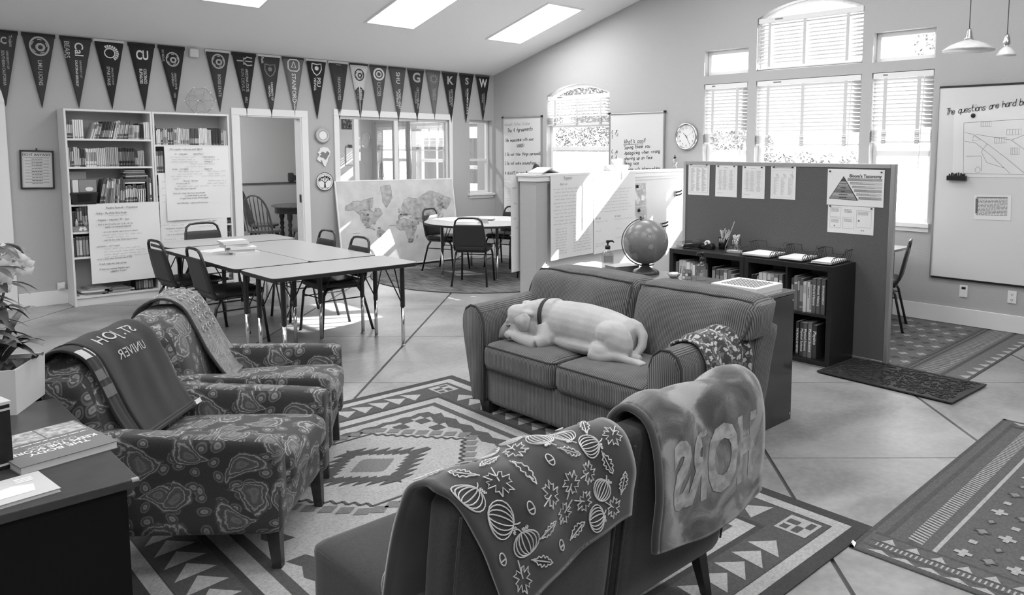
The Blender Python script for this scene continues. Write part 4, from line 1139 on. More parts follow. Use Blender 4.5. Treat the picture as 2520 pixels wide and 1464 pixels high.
pocket(1.66, 1.96, 1.05, 1.29, 'upper clear sleeve with a printed sheet under a black magnet, half wall')
pocket(1.68, 1.97, .87, 1.04, 'lower clear sleeve under a black magnet on the half wall')
for s, z, nm in ((1.75, 1.255, 'upper'), (1.79, 1.0, 'lower')):
    w = MB(); w.T = Matrix.Rotation(PI / 2, 4, 'X'); w.lathe([(.019, 0), (.019, .008), (.012, .016), (.001, .016)], 14)
    o = ob('magnet', w, BLACK, smooth=True, loc=HWP + HU * s + HN * .019 + V((0, 0, z))); o.rotation_euler = (0, 0, TH); tag(o, 'black button magnet holding the %s clear sleeve on the half wall' % nm, 'magnet')
for s, z, nm in ((2.62, 1.14, 'upper'), (2.30, .80, 'lower')):
    t = thing('marker_clip', '%s dark marker clip sticking out of the half wall beside the cork board' % nm, 'clip', HWP + HU * s + HN * .03 + V((0, 0, z)), TH)
    ob('base', MB().box(-.02, .02, -.012, 0, -.03, .03), TONES[5], t, bevel=.003)
    for q in (-.018, .018): ob('prong', MB().tube([(0, -.012, q), (.03, -.05, q + .01), (.06, -.055, q + .02)], .009, 8), BLACK, t)
# on the cap
def on_cap(s, n=.08): return HWP + HU * s + HN * n + V((0, 0, 1.424))
t = thing('open_book', 'open book lying face down at the end of the half wall', 'book', on_cap(.23), TH + .15)
w = MB()
for sgn in (-1, 1):
    w.grid(lambda u, v: (sgn * u * .17, (v - .5) * .15, .002 + .04 * (1 - u) ** .6 * (1 if sgn < 0 else 1) * math.cos(u * 1.3)), 8, 2)
ob('pages', w, PAPER, t, smooth=True, solid=.012)
ob('cover', MB().box(-.19, .18, -.085, .085, 0, .002), TONES[6], t)
t = thing('tissue_box', 'patterned tissue box with a tissue pulled up on the half wall', 'tissue box', on_cap(1.45), TH)
ob('carton', MB().box(-.17, .12, -.06, .06, 0, .062), mat('tissue carton', .6, .6, noise=(30, .55, 1.25)), t, bevel=.003)
ob('tissue', MB().grid(lambda u, v: ((u - .5) * (.12 + .08 * v) + .02 * v, (v * .03 + .015 * math.sin(u * 12)) - .01, .06 + v * (.075 - .05 * abs(u - .6))), 10, 5), PAPER, t, smooth=True)
CLG = glass('sanitizer gel', .9, .1, .03)
def sanitizer(label, loc, rz, k=1.0, cap=BLACK, spout=True, tone=None):
    t = thing('sanitizer_bottle', label, 'bottle', loc, rz)
    w = MB()
    for z0, z1, a in ((0, .1, 1),):
        pr = [(.0, 0), (.034, 0), (.036, .004), (.036, .095), (.03, .11), (.014, .122), (.013, .132)]
        w.lathe([(max(r, .001) * k, z * k) for r, z in pr], 16)
    for i, p in enumerate(w.v): w.v[i] = (p[0] * 1.1, p[1] * .72, p[2])
    ob('bottle', w, CLG, t, smooth=True)
    g_ = MB(); g_.lathe([(.001, .004 * k), (.031 * k, .004 * k), (.031 * k, .07 * k), (.001, .07 * k)], 14)
    for i, p in enumerate(g_.v): g_.v[i] = (p[0] * 1.1, p[1] * .72, p[2])
    ob('gel', g_, glass('gel', .93, .05, .2, frost=.2), t, smooth=True)
    l_ = MB()
    for i in range(6):
        a0, a1 = -2.4 + i * .28, -2.4 + (i + 1) * .28
        l_.quad(*[(.0365 * k * 1.1 * math.cos(a), .0365 * k * .72 * math.sin(a), z * k) for a, z in ((a0, .045), (a1, .045), (a1, .088), (a0, .088))])
    ob('label', l_, tone or TONES[4], t)
    ob('collar', MB().lathe([(.015 * k, .128 * k), (.017 * k, .13 * k), (.017 * k, .147 * k), (.006 * k, .152 * k), (.006 * k, .17 * k)], 12), cap, t, smooth=True)
    if spout:
        w = MB(); w.lathe([(.011 * k, .168 * k), (.012 * k, .18 * k), (.008 * k, .184 * k)], 10); w.tube([(0, 0, .176 * k), (.03 * k, 0, .178 * k), (.04 * k, 0, .168 * k)], [.008 * k, .006 * k, .004 * k], 8); ob('pump', w, cap, t, smooth=True)
    return t
sanitizer('small hand sanitizer bottle on the half wall beside the cork board', on_cap(2.70), TH, .95, spout=False)

# ================================================================== CORK BOARD PARTITION
CK = mat('grey fabric board', .115, .95, noise=(160, .75, 1.25), bump=(300, .3))
t = thing('pinboard_partition', 'tall grey fabric pinboard partition standing on the floor', 'pinboard', (5.69, 3.36, 0))
ob('board', MB().box(.006, .044, -.97, .97, .03, 1.515), CK, t)
for a, b_ in ((-.99, -.955), (.955, .99)): ob('edge_rail', MB().box(0, .05, a, b_, 0, 1.54), ALU, t, bevel=.004)
for a, b_ in ((.0, .03), (1.505, 1.54)): ob('rail', MB().box(0, .05, -.955, .955, a, b_), ALU, t, bevel=.004)
XC = 5.694
def pin(t, u, v):
    w = MB(); w.T = Matrix.Translation(PL(u, v)) @ Matrix.Rotation(-PI / 2, 4, 'Y'); w.lathe([(.006, 0), (.003, .006), (.006, .012), (.001, .013)], 8); ob('push_pin', w, BLKMET, t, smooth=True)
def cork_sheet(label, y0, y1, z0, z1, draw, pins=((.03, .015), (-.03, .015)), ink=INKL, slope=0):
    t = wall_paper('pinned_sheet', label, y0, y1, z0, z1, XC, draw, cat='paper', ink=ink, slope=slope)
    W = y0 - y1
    for u, v in pins: pin(t, u if u > 0 else W + u, v)
    return t
def d1(m_, W, H):
    text(m_, 'A List of Character Traits', PL(W / 2, .038), UR, WR, .012, maxw=W * .72, bold=.02)
    for a, b_ in ((.015, .02), (.02, .026)): m_.ribbon([PL(*p) for p in ((a, b_ - .005), (W - a, b_ - .005), (W - a, H - b_), (a, H - b_), (a, b_ - .005))], .0015, (-1, 0, 0))
    for c in range(3):
        for k in range(30): dashes(m_, PL(.03 + c * .06, .05 + k * .007), UR, WR, random.uniform(.02, .05), .003)
def d2(m_, W, H):
    dashes(m_, PL(W * .38, .03), UR, WR, .05, .004)
    for c, cw_ in ((.03, .04), (.075, .05), (.14, .05)):
        for k in range(24): L = random.uniform(.4, 1) * cw_; dashes(m_, PL(c + (cw_ - L) / 2, .05 + k * .0075), UR, WR, L, .0032)
    for c in (.025, .072, .133, .2): m_.ribbon([PL(c, .045), PL(c, .23)], .0008, (-1, 0, 0))
    dashes(m_, PL(.02, .252), UR, WR, .06, .003)
def d3(m_, W, H):
    m_.quad(PL(.01, .004), PL(W - .02, .004), PL(W - .02, .022), PL(.01, .022))
    for k in range(3):
        c = .03 + k * .068
        for q in range(4): m_.ribbon([PL(c + .015 + q * .006, .07), PL(c + .03 + q * .006, .095)], .002, (-1, 0, 0))
        dashes(m_, PL(c, .105), UR, WR, .05, .004)
        for q in range(18): dashes(m_, PL(c, .115 + q * .0075), UR, WR, random.uniform(.015, .04), .0028)
    m_.ribbon([PL(.02, .045), PL(W - .03, .045), PL(W - .03, H - .015), PL(.02, H - .015), PL(.02, .045)], .0015, (-1, 0, 0))
cork_sheet('pinned sheet titled A List of Character Traits, leftmost on the pinboard', 4.29, 4.055, 1.232, 1.522, d1, ink=mat('mid ink', .33, .7))
cork_sheet('pinned three-column list, second sheet from left on the pinboard', 3.99, 3.762, 1.228, 1.513, d2)
cork_sheet('pinned three-column list with a curled corner, third from left on the pinboard', 3.71, 3.485, 1.226, 1.51, d2)
cork_sheet('pinned worksheet with a dark top strip, fourth from left on the pinboard', 3.427, 3.194, 1.234, 1.515, d3)
t = wall_paper('pyramid_poster', 'pyramid chart poster with text bars pinned on the pinboard', 2.912, 2.45, 1.21, 1.495, XC - .002, lambda m_, W, H: (text(m_, "Bloom's Taxonomy", PL(W - .02, .062), UR, WR, .023, 'r', bold=.03),), cat='poster', ink=INK)
for u in (.022, .44): pin(t, u, .018)
w = MB(); w.quad(*[PL(*p) + V((-.0001, 0, 0)) for p in ((.136, .055), (.018, .235), (.262, .242))]); ob('pyramid_outline', w, INK, t)
ms = [TONES[2], TONES[5], TONES[4], TONES[3], TONES[5], TONES[4]]
ZB = [.062, .095, .125, .157, .185, .21, .234]
ap = V((.136, .064)); lb = V((.026, .232)); rb = V((.25, .238))
for k in range(6):
    def at_(z): q = (z - .062) / (.234 - .062); return ap + (lb - ap) * q, ap + (rb - ap) * q
    a, b_ = at_(ZB[k]); c, d_ = at_(ZB[k + 1])
    w = MB(); w.quad(*[PL(*p) + V((-.0006, 0, 0)) for p in (a, c, d_, b_)]); ob('pyramid_band', w, ms[k], t)
    w = MB(); text(w, ['create', 'evaluate', 'analyze', 'apply', 'understand', 'remember'][k], PL(.136, ZB[k + 1] - .007) + V((-.001, 0, 0)), UR, WR, .011, bold=.03); ob('band_word', w, INK, t)
    w = MB(); x0 = .168 + k * .019; z0 = .068 + k * .0285; w.quad(*[PL(*p) for p in ((x0, z0), (.446, z0), (.446, z0 + .022), (x0, z0 + .022))]); ob('text_bar', w, [TONES[5], TONES[6], TONES[6], TONES[5], TONES[6], TONES[5]][k], t)
    w = MB(); dashes(w, PL(x0 + .004, z0 + .009) + V((-.0006, 0, 0)), UR, WR, .1, .004); dashes(w, PL(x0 + .004, z0 + .018) + V((-.0006, 0, 0)), UR, WR, .20 - k * .01, .003); ob('bar_print', w, INKG, t)
def comic(m_, W, H):
    for (a, b_, c, d_) in ((.02, .015, .11, .09), (.02, .1, .11, .175), (.13, .09, .22, .175), (.24, .03, .36, .16)):
        m_.ribbon([PL(*p) for p in ((a, b_), (c, b_), (c, d_), (a, d_), (a, b_))], .0015, (-1, 0, 0))
        for q in range(4): dashes(m_, PL(a + .01, b_ + .012 + q * .007), UR, WR, (c - a) * .7, .0025)
    for p, r in (((.26, .11), .008), ((.285, .185), .005), ((.30, .185), .005), ((.06, .16), .006)): disc(m_, PL(*p), UR, WR, r, 10)
    for k in range(3): dashes(m_, PL(.14, .03 + k * .01), UR, WR, .06, .004)
cork_sheet('pinned comic strip page below the pyramid chart poster', 2.90, 2.52, .992, 1.207, comic, pins=((.02, .006), (-.02, .01)), ink=INKG)

# ================================================================== BLACK CUBE SHELVES
BLKW = mat('black-brown laminate', .014, .42, noise=(40, .8, 1.3))
def cube_shelf(y0, y1, label):
    t = thing('cube_shelf', label, 'shelf', (5.30, (y0 + y1) / 2, 0))
    h = (y1 - y0) / 2; D = .385; H = .775; th = .04
    for a in (-h, h - th): ob('side_panel', MB().box(0, D, a, a + th, 0, H), BLKW, t, bevel=.002)
    for z in (0, H - th): ob('panel', MB().box(0, D, -h + th, h - th, z, z + th), BLKW, t, bevel=.002)
    ob('divider', MB().box(.004, D, -.008, .008, th, H - th), BLKW, t); ob('shelf', MB().box(.002, D, -h + th, -.008, .379, .395), BLKW, t); ob('shelf', MB().box(.002, D, .008, h - th, .379, .395), BLKW, t)
    return t
cube_shelf(2.645, 3.415, 'black cube shelf at the end of the pinboard, wire trays on top')
cube_shelf(3.419, 4.189, 'black cube shelf behind the globe, stationery on top')
def sbook(y, z, th, h, tone, row, title=None, d=.24, tilt=0, ts=None, ink=None):
    o = book(0, z, th, h, tone, row, d=d, band=None if title else random.choice((B1, B2, B3)))
    o.location = (5.335 + random.uniform(0, .012), y, z); o.rotation_euler = (0, tilt, -PI / 2)
    if title:
        w = MB(); text(w, title, (th / 2 - (ts or .016) / 2 * .8, -.0009, h * .82), (0, 0, -1), (1, 0, 0), ts or .016, 'l', maxw=h * .74, bold=.01); ob('lettering', w, ink or PAPER, o)
    return o
def srow(y, z, row, spec, tilt=0):
    for sp in spec:
        th, h, tone = sp[:3]; ti = sp[3] if len(sp) > 3 else None
        sbook(y, z, th, h, tone, row, ti, tilt=tilt, ts=min(.02, th * .55) if ti and len(sp) < 5 else (sp[4] if len(sp) > 4 else None), ink=INK if tone > 4 else None); y -= th + .001
rA = 'the near cube shelf upper right cube'
srow(3.01, .396, rA, [(.022, .25, 2), (.034, .27, 3, 'B', .024), (.018, .26, 2), (.03, .255, 2), (.028, .235, 6), (.026, .235, 6, 'Literature'), (.02, .215, 4), (.034, .27, 2, 'World History'), (.034, .27, 2, 'World History'), (.036, .27, 2, 'ENVIRONMENT', .015)])
rB = 'the near cube shelf upper left cube'
srow(3.372, .396, rB, [(.02, .235, 1, 'PEOPLE'), (.03, .24, 0), (.018, .23, 4), (.036, .262, 6), (.036, .262, 6), (.034, .26, 6), (.028, .26, 5), (.04, .262, 3), (.034, .265, 3, 'B', .024)])
rC = 'the near cube shelf lower right cube'
srow(2.955, .041, rC, [(.03, .27, 0, 'THE PROFILE OF HISTORY'), (.036, .265, 1, 'Physical Science'), (.034, .27, 2, 'Physical Science'), (.036, .275, 3, 'Physical Science'), (.036, .26, 1, 'Physics', .026)], tilt=0)
srow(3.37, .041, 'the near cube shelf lower left cube', [(.03, .26, 2)] * 9)
rD = 'the far cube shelf upper right cube'
srow(3.76, .396, rD, [(.036, .255, 1)] + [(.04, .24, 2), (.036, .24, 2), (.038, .245, 3), (.04, .24, 3), (.034, .215, 4)])
rE = 'the far cube shelf upper left cube'
srow(4.145, .396, rE, [(.03, .26, 3), (.04, .28, 6, 'Chemistry'), (.04, .28, 6, 'Chemistry'), (.04, .27, 7), (.03, .262, 6), (.024, .25, 7), (.045, .26, 3, 'C', .02), (.018, .25, 2), (.015, .22, 6)])
# wire trays
def wire_tray(y0, y1, label, plabel):
    t = thing('wire_tray', label, 'tray', (5.50, (y0 + y1) / 2, .7755)); h = (y1 - y0) / 2; D = .16; r = .0022
    def T(nm, pts, closed=False, rr=r): ob(nm, MB().tube(pts, rr, 5, closed=closed), BLKMET, t)
    T('base_wire', [(-D, -h * .8, .006), (D, -h * .8, .006), (D, h * .8, .006), (-D, h * .8, .006)], True, .003)
    for s_ in (-1, 1):
        T('side_rail', [(-D, s_ * h * .85, .03), (-D + .02, s_ * h * .9, .055), (-.02, s_ * h * .97, .062), (.03, s_ * h, .095), (D, s_ * h, .1)], False, .003)
        for k in range(9):
            xx = -D + .03 + k * .035; zt = .057 if xx < -.02 else (.095 if xx > .03 else .075)
            T('side_wire', [(xx, s_ * h * .8, .006), (xx, s_ * h * .97, zt)])
    T('back_rail', [(D, -h, .1), (D + .004, -h * .5, .1), (D + .004, -h * .45, .05), (D + .004, h * .45, .05), (D + .004, h * .5, .1), (D, h, .1)], False, .003)
    for k in range(7): T('floor_wire', [(-D, -h * .8 + k * h * 1.6 / 6, .006), (D, -h * .8 + k * h * 1.6 / 6, .006)])
    p = thing('paper_stack', plabel, 'paper', (5.49, (y0 + y1) / 2, .7855), .06)
    for k in range(4): ob('sheet', MB().box(-.145 + random.uniform(-.01, .0), .14, -h * .74, h * .74 - random.uniform(0, .02), k * .004 + .0002, k * .004 + .0036), PAPER, p)
wire_tray(3.18, 3.52, 'black wire letter tray on the left of the three', 'white papers in the left wire tray')
wire_tray(2.90, 3.175, 'black wire letter tray in the middle of the three', 'white papers in the middle wire tray')
wire_tray(2.66, 2.895, 'black wire letter tray at the right end of the shelf', 'white papers in the right wire tray')
def cup(x, y, label, m_, r=.04, h=.1, n=9, plab='', thick=False, flag=False):
    t = thing('pen_cup', label, 'pen cup', (x, y, .7755))
    ob('cup', MB().lathe([(r * .9, 0), (r, h), (r * .95, h), (r * .86, .004), (.001, .004)], 20), m_, t, smooth=True)
    for k in range(n):
        a = 2 * PI * k / n; R0 = r * .55; L = random.uniform(.15, .185) if not thick else random.uniform(.13, .15)
        p = MB().tube([(R0 * math.cos(a + 2.4) * .6, R0 * math.sin(a + 2.4) * .6, .008), (R0 * 1.25 * math.cos(a), R0 * 1.25 * math.sin(a), L)], .0035 if not thick else .0075, 6)
        o = ob('pencil' if not thick else 'marker', p, TONES[random.choice((2, 4, 6, 7) if not thick else (6, 7, 7, 1))], loc=(x, y, .7755)); tag(o, '%s %s, %s of those in the %s cup' % ('light' , 'pencil' if not thick else 'marker', ordn(k + 1), plab), 'pencil' if not thick else 'marker', 'pens in the %s cup' % plab)
    return t
cup(5.60, 3.83, 'dark mesh pencil cup beside the tape dispenser', glass('mesh cup', .25, .1, .3), n=11, plab='dark mesh')
cup(5.55, 3.66, 'clear pen cup full of pale markers', CLEAR, r=.038, h=.11, n=8, plab='clear', thick=True)
t = thing('small_flag', 'small striped flag leaning out of the pencil cup', 'flag', (5.59, 3.80, .785))
ob('stick', MB().tube([(0, 0, 0), (.0, -.09, .24)], .0035, 6), TONES[6], t)
for k in range(9):
    ob('stripe', MB().grid(lambda u, v, k=k: (-.006 + .004 * math.sin(u * 5), -.062 + (.16 * .28) * (0) - .002 + (u - 0) * .075 * .55 - .052 * (1 - (k + v) / 9) * .0 + .03 * (k + v) / 9, .175 - u * .075 - .085 * (1 - (k + v) / 9) + .06 * (1 - (k + v) / 9)), 4, 1), TONES[7] if k % 2 else TONES[1], t)
t = thing('tape_dispenser', 'black tape dispenser on the cube shelf', 'tape dispenser', (5.50, 3.935, .7755), -PI / 2)
ob('body', MB().prism([(-.075, 0), (.075, 0), (.08, .03), (.06, .055), (.03, .05), (-.01, .03), (-.04, .03), (-.07, .05), (-.085, .04)], -.03, .03, 'y'), BLACK, t, bevel=.006)
w = MB(); w.T = Matrix.Translation((.01, .012, .05)) @ Matrix.Rotation(PI / 2, 4, 'X'); w.lathe([(.026, 0), (.026, .022), (.013, .022), (.013, 0)], 20); ob('tape_roll', w, PAPER, t, smooth=True)
t = thing('stapler', 'black stapler left of the tape dispenser', 'stapler', (5.42, 4.035, .7755), -1.35)
ob('base', MB().box(-.08, .08, -.018, .018, 0, .008), BLACK, t, bevel=.003); o = ob('arm', MB().prism([(-.08, .012), (.075, .02), (.085, .045), (.06, .055), (-.07, .035)], -.017, .017, 'y'), BLACK, t, bevel=.004)
t = thing('clear_desk_tray', 'clear acrylic desk tray at the far end of the shelf', 'tray', (5.52, 4.12, .7755))
w = MB(); w.box(-.12, .12, -.07, .07, 0, .003); w.box(-.12, -.117, -.07, .07, .003, .02); w.box(.117, .12, -.07, .07, .003, .06); w.box(-.117, .117, -.07, -.067, .003, .05); w.box(-.117, .117, .067, .07, .003, .05); ob('tray', w, CLEAR, t); ob('note_pad', MB().box(-.06, .06, .03, .06, .003, .012), PAPER, t)
o = ob('correction_mouse', cushion(-.05, .05, -.025, .025, 0, .028, .012, n=6), WHITE, smooth=True, loc=(5.50, 4.115, .779)); tag(o, 'white oval computer mouse lying in the clear desk tray', 'mouse'); o.name = 'computer_mouse'
t = thing('card_holder', 'clear card holder with pale cards in front of the marker cup', 'card holder', (5.44, 3.61, .7755))
w = MB(); w.box(-.035, .035, -.07, .07, 0, .004); w.box(-.035, -.032, -.07, .07, .004, .04); w.box(.032, .035, -.07, .07, .004, .055); ob('holder', w, CLEAR, t); ob('cards', MB().box(-.02, .03, -.06, .06, .004, .022), PAPER, t)

# ================================================================== TABLES AND CHAIRS
TT = mat('grey table laminate', .42, .32, noise=(120, .96, 1.04)); EDGE = mat('black edge band', .02, .45)
def rpoly(a, b_, r, n=4):
    pts = []
    for sx, sy, a0 in ((1, 1, 0), (-1, 1, PI / 2), (-1, -1, PI), (1, -1, 3 * PI / 2)):
        for k in range(n + 1):
            q = a0 + k * PI / 2 / n; pts.append((sx * (a - r) + r * math.cos(q), sy * (b_ - r) + r * math.sin(q)))
    return pts
def act_leg(t, x, y, sx, sy, H):
    l = ob('leg', MB().tube([(x, y, H - .03), (x, y, H * .47)], .019, 10), BLKMET, t)
    o = ob('chrome_tube', MB().tube([(x, y, H * .47), (x, y, .012)], .0145, 10), CHROME, l, smooth=True)
    ob('glide', MB().lathe([(.018, 0), (.018, .008), (.012, .014)], 10, (x, y, 0)), ALU, l)
    for dx, dy in ((-.16 * sx, 0), (0, -.13 * sy)): ob('brace', MB().tube([(x + dx, y + dy, H - .03), (x + dx * .06, y + dy * .06, H * .52)], .0055, 6), BLKMET, l)
def act_table(x, y, a, b_, label, H=.70):
    t = thing('activity_table', label, 'table', (x, y, 0))
    ob('table_top', MB().prism(rpoly(a - .002, b_ - .002, .05), H - .008, H), TT, t)
    ob('edge_band', MB().prism(rpoly(a, b_, .05), H - .032, H - .0015), EDGE, t, bevel=.004)
    for sx in (-1, 1):
        for sy in (-1, 1): act_leg(t, sx * (a - .11), sy * (b_ - .085), sx, sy, H)
    return t
act_table(2.92, 5.72, .61, .30, 'grey activity table nearest the sofa, crosswise to the two long ones')
act_table(2.60, 6.90, .305, .84, 'long grey activity table on the left side with a stack of books')
act_table(3.215, 6.90, .305, .84, 'long grey activity table on the right side, next to the study door')
act_table(2.98, 8.09, .61, .305, 'grey activity table at the far end in front of the bookcases')
# books on the table
zz = .70
for k, (tn, dx, dy, a) in enumerate(((7, .02, -.05, .1), (6, 0, .0, .02), (7, .01, -.02, -.05), (5, -.03, .03, .12), (6, -.04, .02, .0), (7, -.05, .04, .05))):
    th = (.018, .024, .018, .026, .018, .014)[k]
    t = thing('book', '%s paperback, %s from the bottom of the stack on the activity table' % (TNAME[tn], ordn(k + 1)), 'book', (2.70 + dx, 7.0 + dy, zz), a - .1, 'book stack on the activity table')
    ob('cover', MB().box(-.11, .11, -.075, .075, 0, .0012), TONES[tn], t); ob('cover', MB().box(-.11, .11, -.075, .075, th - .0012, th), TONES[tn], t); ob('pages', MB().box(-.105, .108, -.073, .073, .0012, th - .0012), PAGES, t)
    zz += th
t = thing('open_booklet', 'thin open booklet beside the stack on the activity table', 'book', (2.60, 7.28, .70), .35)
ob('pages', MB().box(-.12, .12, -.09, .09, 0, .006), PAPER, t); ob('loose_sheet', MB().box(-.10, .13, -.08, .10, .006, .008), PAGES, t)

VIN = mat('black vinyl', .018, .38, spec=.5, bump=(220, .15))
def make_chair():
    """stacking banquet chair, faces +x, origin at floor centre"""
    t = thing('banquet_chair', 'x', 'chair', group='black banquet chairs')
    r = .012
    for s_ in (-1, 1):
        y = s_ * .19
        ob('front_leg', MB().tube([(.235, y * 1.08, .0), (.20, y, .36), (.17, y * .98, .405), (.10, y * .96, .415), (-.15, y * .9, .41)], r, 8), BLKMET, t, smooth=True)
        ob('rear_leg', MB().tube([(-.25, y * 1.12, 0), (-.17, y * .98, .34), (-.13, y * .95, .40)], r, 8), BLKMET, t, smooth=True)
        ob('glide', MB().lathe([(.014, 0), (.014, .012)], 8, (.235, y * 1.08, 0)), BLACK, t); ob('glide', MB().lathe([(.014, 0), (.014, .012)], 8, (-.25, y * 1.12, 0)), BLACK, t)
        ob('side_stretcher', MB().tube([(.21, y * 1.02, .31), (-.185, y * 1.0, .31)], .006, 6), BLKMET, t)
    ob('front_stretcher', MB().tube([(.205, -.19, .33), (.205, .19, .33)], .006, 6), BLKMET, t)
    pts = []
    prof = lambda z: (-.19 - .05 * (z - .42) / .4 - .03 * math.sin((z - .42) / .4 * PI) * 0)
    L = [(-.10, -.185, .425), (-.165, -.19, .43), (-.195, -.19, .47), (-.225, -.185, .60), (-.25, -.172, .72), (-.262, -.155, .785), (-.268, -.12, .815), (-.27, -.06, .822)]
    pts = L + [(a, -b_, c) for a, b_, c in L[::-1]]
    ob('back_frame', MB().tube(pts, r, 8), BLKMET, t, smooth=True)
    w = MB()
    def bk(u, v):
        z = .47 + v * .27; hw = .183 - .018 * max(0, (z - .55) / .2)
        x = -.197 - (z - .47) * .21
        return (x, (u - .5) * 2 * hw, z)
    w.grid(bk, 6, 6)
    o = ob('back_pad', w, VIN, t, smooth=True); q = o.modifiers.new('solid', 'SOLIDIFY'); q.thickness = .028; q.offset = 0
    q = o.modifiers.new('b', 'BEVEL'); q.width = .01; q.segments = 2; q.limit_method = 'ANGLE'
    ob('seat', cushion(-.19, .225, -.20, .20, .415, .475, .028, puff=.012, n=8), VIN, t, smooth=True)
    ob('seat_pan', MB().box(-.17, .19, -.17, .17, .40, .418), BLACK, t)
    return reg(t)
proto = make_chair()
CP = [((2.45, 6.62), 0, 'black banquet chair on the left of the activity tables, nearer the armchairs'),
      ((2.40, 7.42), .06, 'black banquet chair left of the activity tables, before the flip chart sheet'),
      ((3.30, 6.43), PI, 'black banquet chair on the right of the activity tables, nearer the sofa'),
      ((3.37, 7.20), PI, 'black banquet chair on the right of the activity tables, nearer the study door'),
      ((3.02, 8.58), -PI / 2, 'black banquet chair at the far end of the activity tables, before the right bookcase'),
      ((5.66, 7.50), math.radians(40), 'black banquet chair at the round table, facing away, its whole back in view'),
      ((6.05, 8.62), math.radians(-68), 'black banquet chair at the round table in front of the world map'),
      ((6.86, 8.35), math.radians(200), 'black banquet chair behind the round table against the wall side'),
      ((6.62, 7.45), math.radians(140), 'black banquet chair at the round table half hidden by the half wall'),
      ((6.95, 3.015), math.radians(108), 'black banquet chair behind the pinboard beside the large whiteboard')]
for i, ((x_, y_), a, lab) in enumerate(CP):
    if i == 0: proto.location = (x_, y_, 0); proto.rotation_euler = (0, 0, a); proto['label'] = lab
    else: copy_tree(proto, None, lab, (x_, y_, 0), a)
# round table
t = thing('round_table', 'large round table with a pale top near the corner', 'table', (6.2, 8.0, .008))
ob('table_top', MB().lathe([(.757, .692), (.757, .70), (.001, .70)], 56), mat('pale laminate', .55, .3), t); ob('edge_band', MB().lathe([(.757, .672), (.76, .675), (.76, .697), (.756, .6985), (.75, .69), (.75, .672)], 56), EDGE, t)
for k in range(4):
    a = math.radians(160 + 90 * k); act_leg(t, .55 * math.cos(a), .55 * math.sin(a), math.copysign(1, math.cos(a)), math.copysign(1, math.sin(a)), .70)
t = thing('open_book', 'open white book lying on the round table', 'book', (6.35, 8.12, .709), .7)
for s_ in (-1, 1): ob('pages', MB().grid(lambda u, v: (s_ * u * .17, (v - .5) * .24, .012 + .012 * math.sin(u * 2.6)), 6, 1), PAPER, t, smooth=True, solid=.01)
t = thing('name_stand', 'small clear sign holder on the round table', 'sign holder', (5.98, 7.72, .709), math.radians(40 - 90)); ob('holder', MB().box(-.07, .07, -.01, .01, 0, .07), CLEAR, t); ob('insert', MB().box(-.06, .06, -.002, .002, .005, .06), TONES[6], t)
# small table behind the pinboard
t = thing('side_table', 'plain table behind the pinboard under the right window', 'table', (6.72, 3.65, 0))
ob('table_top', MB().box(-.65, .65, -.76, .76, .70, .725), mat('pale laminate'), t, bevel=.004)
for sx in (-1, 1):
    for sy in (-1, 1): ob('leg', MB().tube([(sx * .58, sy * .62, .70), (sx * .58, sy * .62, 0)], .018, 10), BLKMET, t)

# ================================================================== SOFA
def fabric(name, build):
    mt = bpy.data.materials.new(name); mt.use_nodes = True; build(mt.node_tree, mt.node_tree.nodes['Principled BSDF']); MATS[name] = mt
    return mt
def N(nt, typ, **k):
    n = nt.nodes.new(typ)
    for a, b_ in k.items(): setattr(n, a, b_)
    return n
def MATH(nt, op, a, b_=None, c=None):
    n = nt.nodes.new('ShaderNodeMath'); n.operation = op
    for i, q in enumerate((a, b_, c)):
        if q is None: continue
        if isinstance(q, (int, float)): n.inputs[i].default_value = q
        else: nt.links.new(q, n.inputs[i])
    return n.outputs[0]
def RAMP(nt, fac, stops, interp='LINEAR'):
    r = nt.nodes.new('ShaderNodeValToRGB'); r.color_ramp.interpolation = interp
    e = r.color_ramp.elements
    while len(e) < len(stops): e.new(.5)
    for q, (p, v) in zip(e, stops): q.position = p; q.color = (v, v, v, 1)
    nt.links.new(fac, r.inputs['Fac'])
    return r.outputs['Color']
def cord_build(nt, b):
    uv = N(nt, 'ShaderNodeUVMap'); sx = N(nt, 'ShaderNodeSeparateXYZ'); nt.links.new(uv.outputs[0], sx.inputs[0])
    nz = N(nt, 'ShaderNodeTexNoise'); nz.inputs['Scale'].default_value = 5; nt.links.new(uv.outputs[0], nz.inputs['Vector'])
    u = MATH(nt, 'MULTIPLY_ADD', nz.outputs['Fac'], .012, sx.outputs['X'])
    s_ = MATH(nt, 'SINE', MATH(nt, 'MULTIPLY', u, 2 * PI / .0118))
    f = MATH(nt, 'MULTIPLY_ADD', s_, .5, .5)
    nz2 = N(nt, 'ShaderNodeTexNoise'); nz2.inputs['Scale'].default_value = 9; nz2.inputs['Detail'].default_value = 5; nt.links.new(uv.outputs[0], nz2.inputs['Vector'])
    col = RAMP(nt, f, [(.0, .045), (.45, .145), (1, .19)])
    mxn = N(nt, 'ShaderNodeMixRGB', blend_type='MULTIPLY'); mxn.inputs[0].default_value = .6; nt.links.new(col, mxn.inputs[1])
    nt.links.new(RAMP(nt, nz2.outputs['Fac'], [(.3, .6), (.7, 1.0)]), mxn.inputs[2]); nt.links.new(mxn.outputs[0], b.inputs['Base Color'])
    bp = N(nt, 'ShaderNodeBump'); bp.inputs['Strength'].default_value = .7; bp.inputs['Distance'].default_value = .004; nt.links.new(f, bp.inputs['Height']); nt.links.new(bp.outputs[0], b.inputs['Normal'])
    b.inputs['Roughness'].default_value = .9; b.inputs['Sheen Weight'].default_value = .25; b.inputs['Specular IOR Level'].default_value = .15
CORD = fabric('corduroy', cord_build)
PIPE = mat('corduroy piping', .05, .9)
sofa = thing('sofa', 'grey corduroy two-seat sofa with a dog asleep on it', 'sofa', (3.28, 3.04, 0))
SO = V((3.28, 3.04, 0))
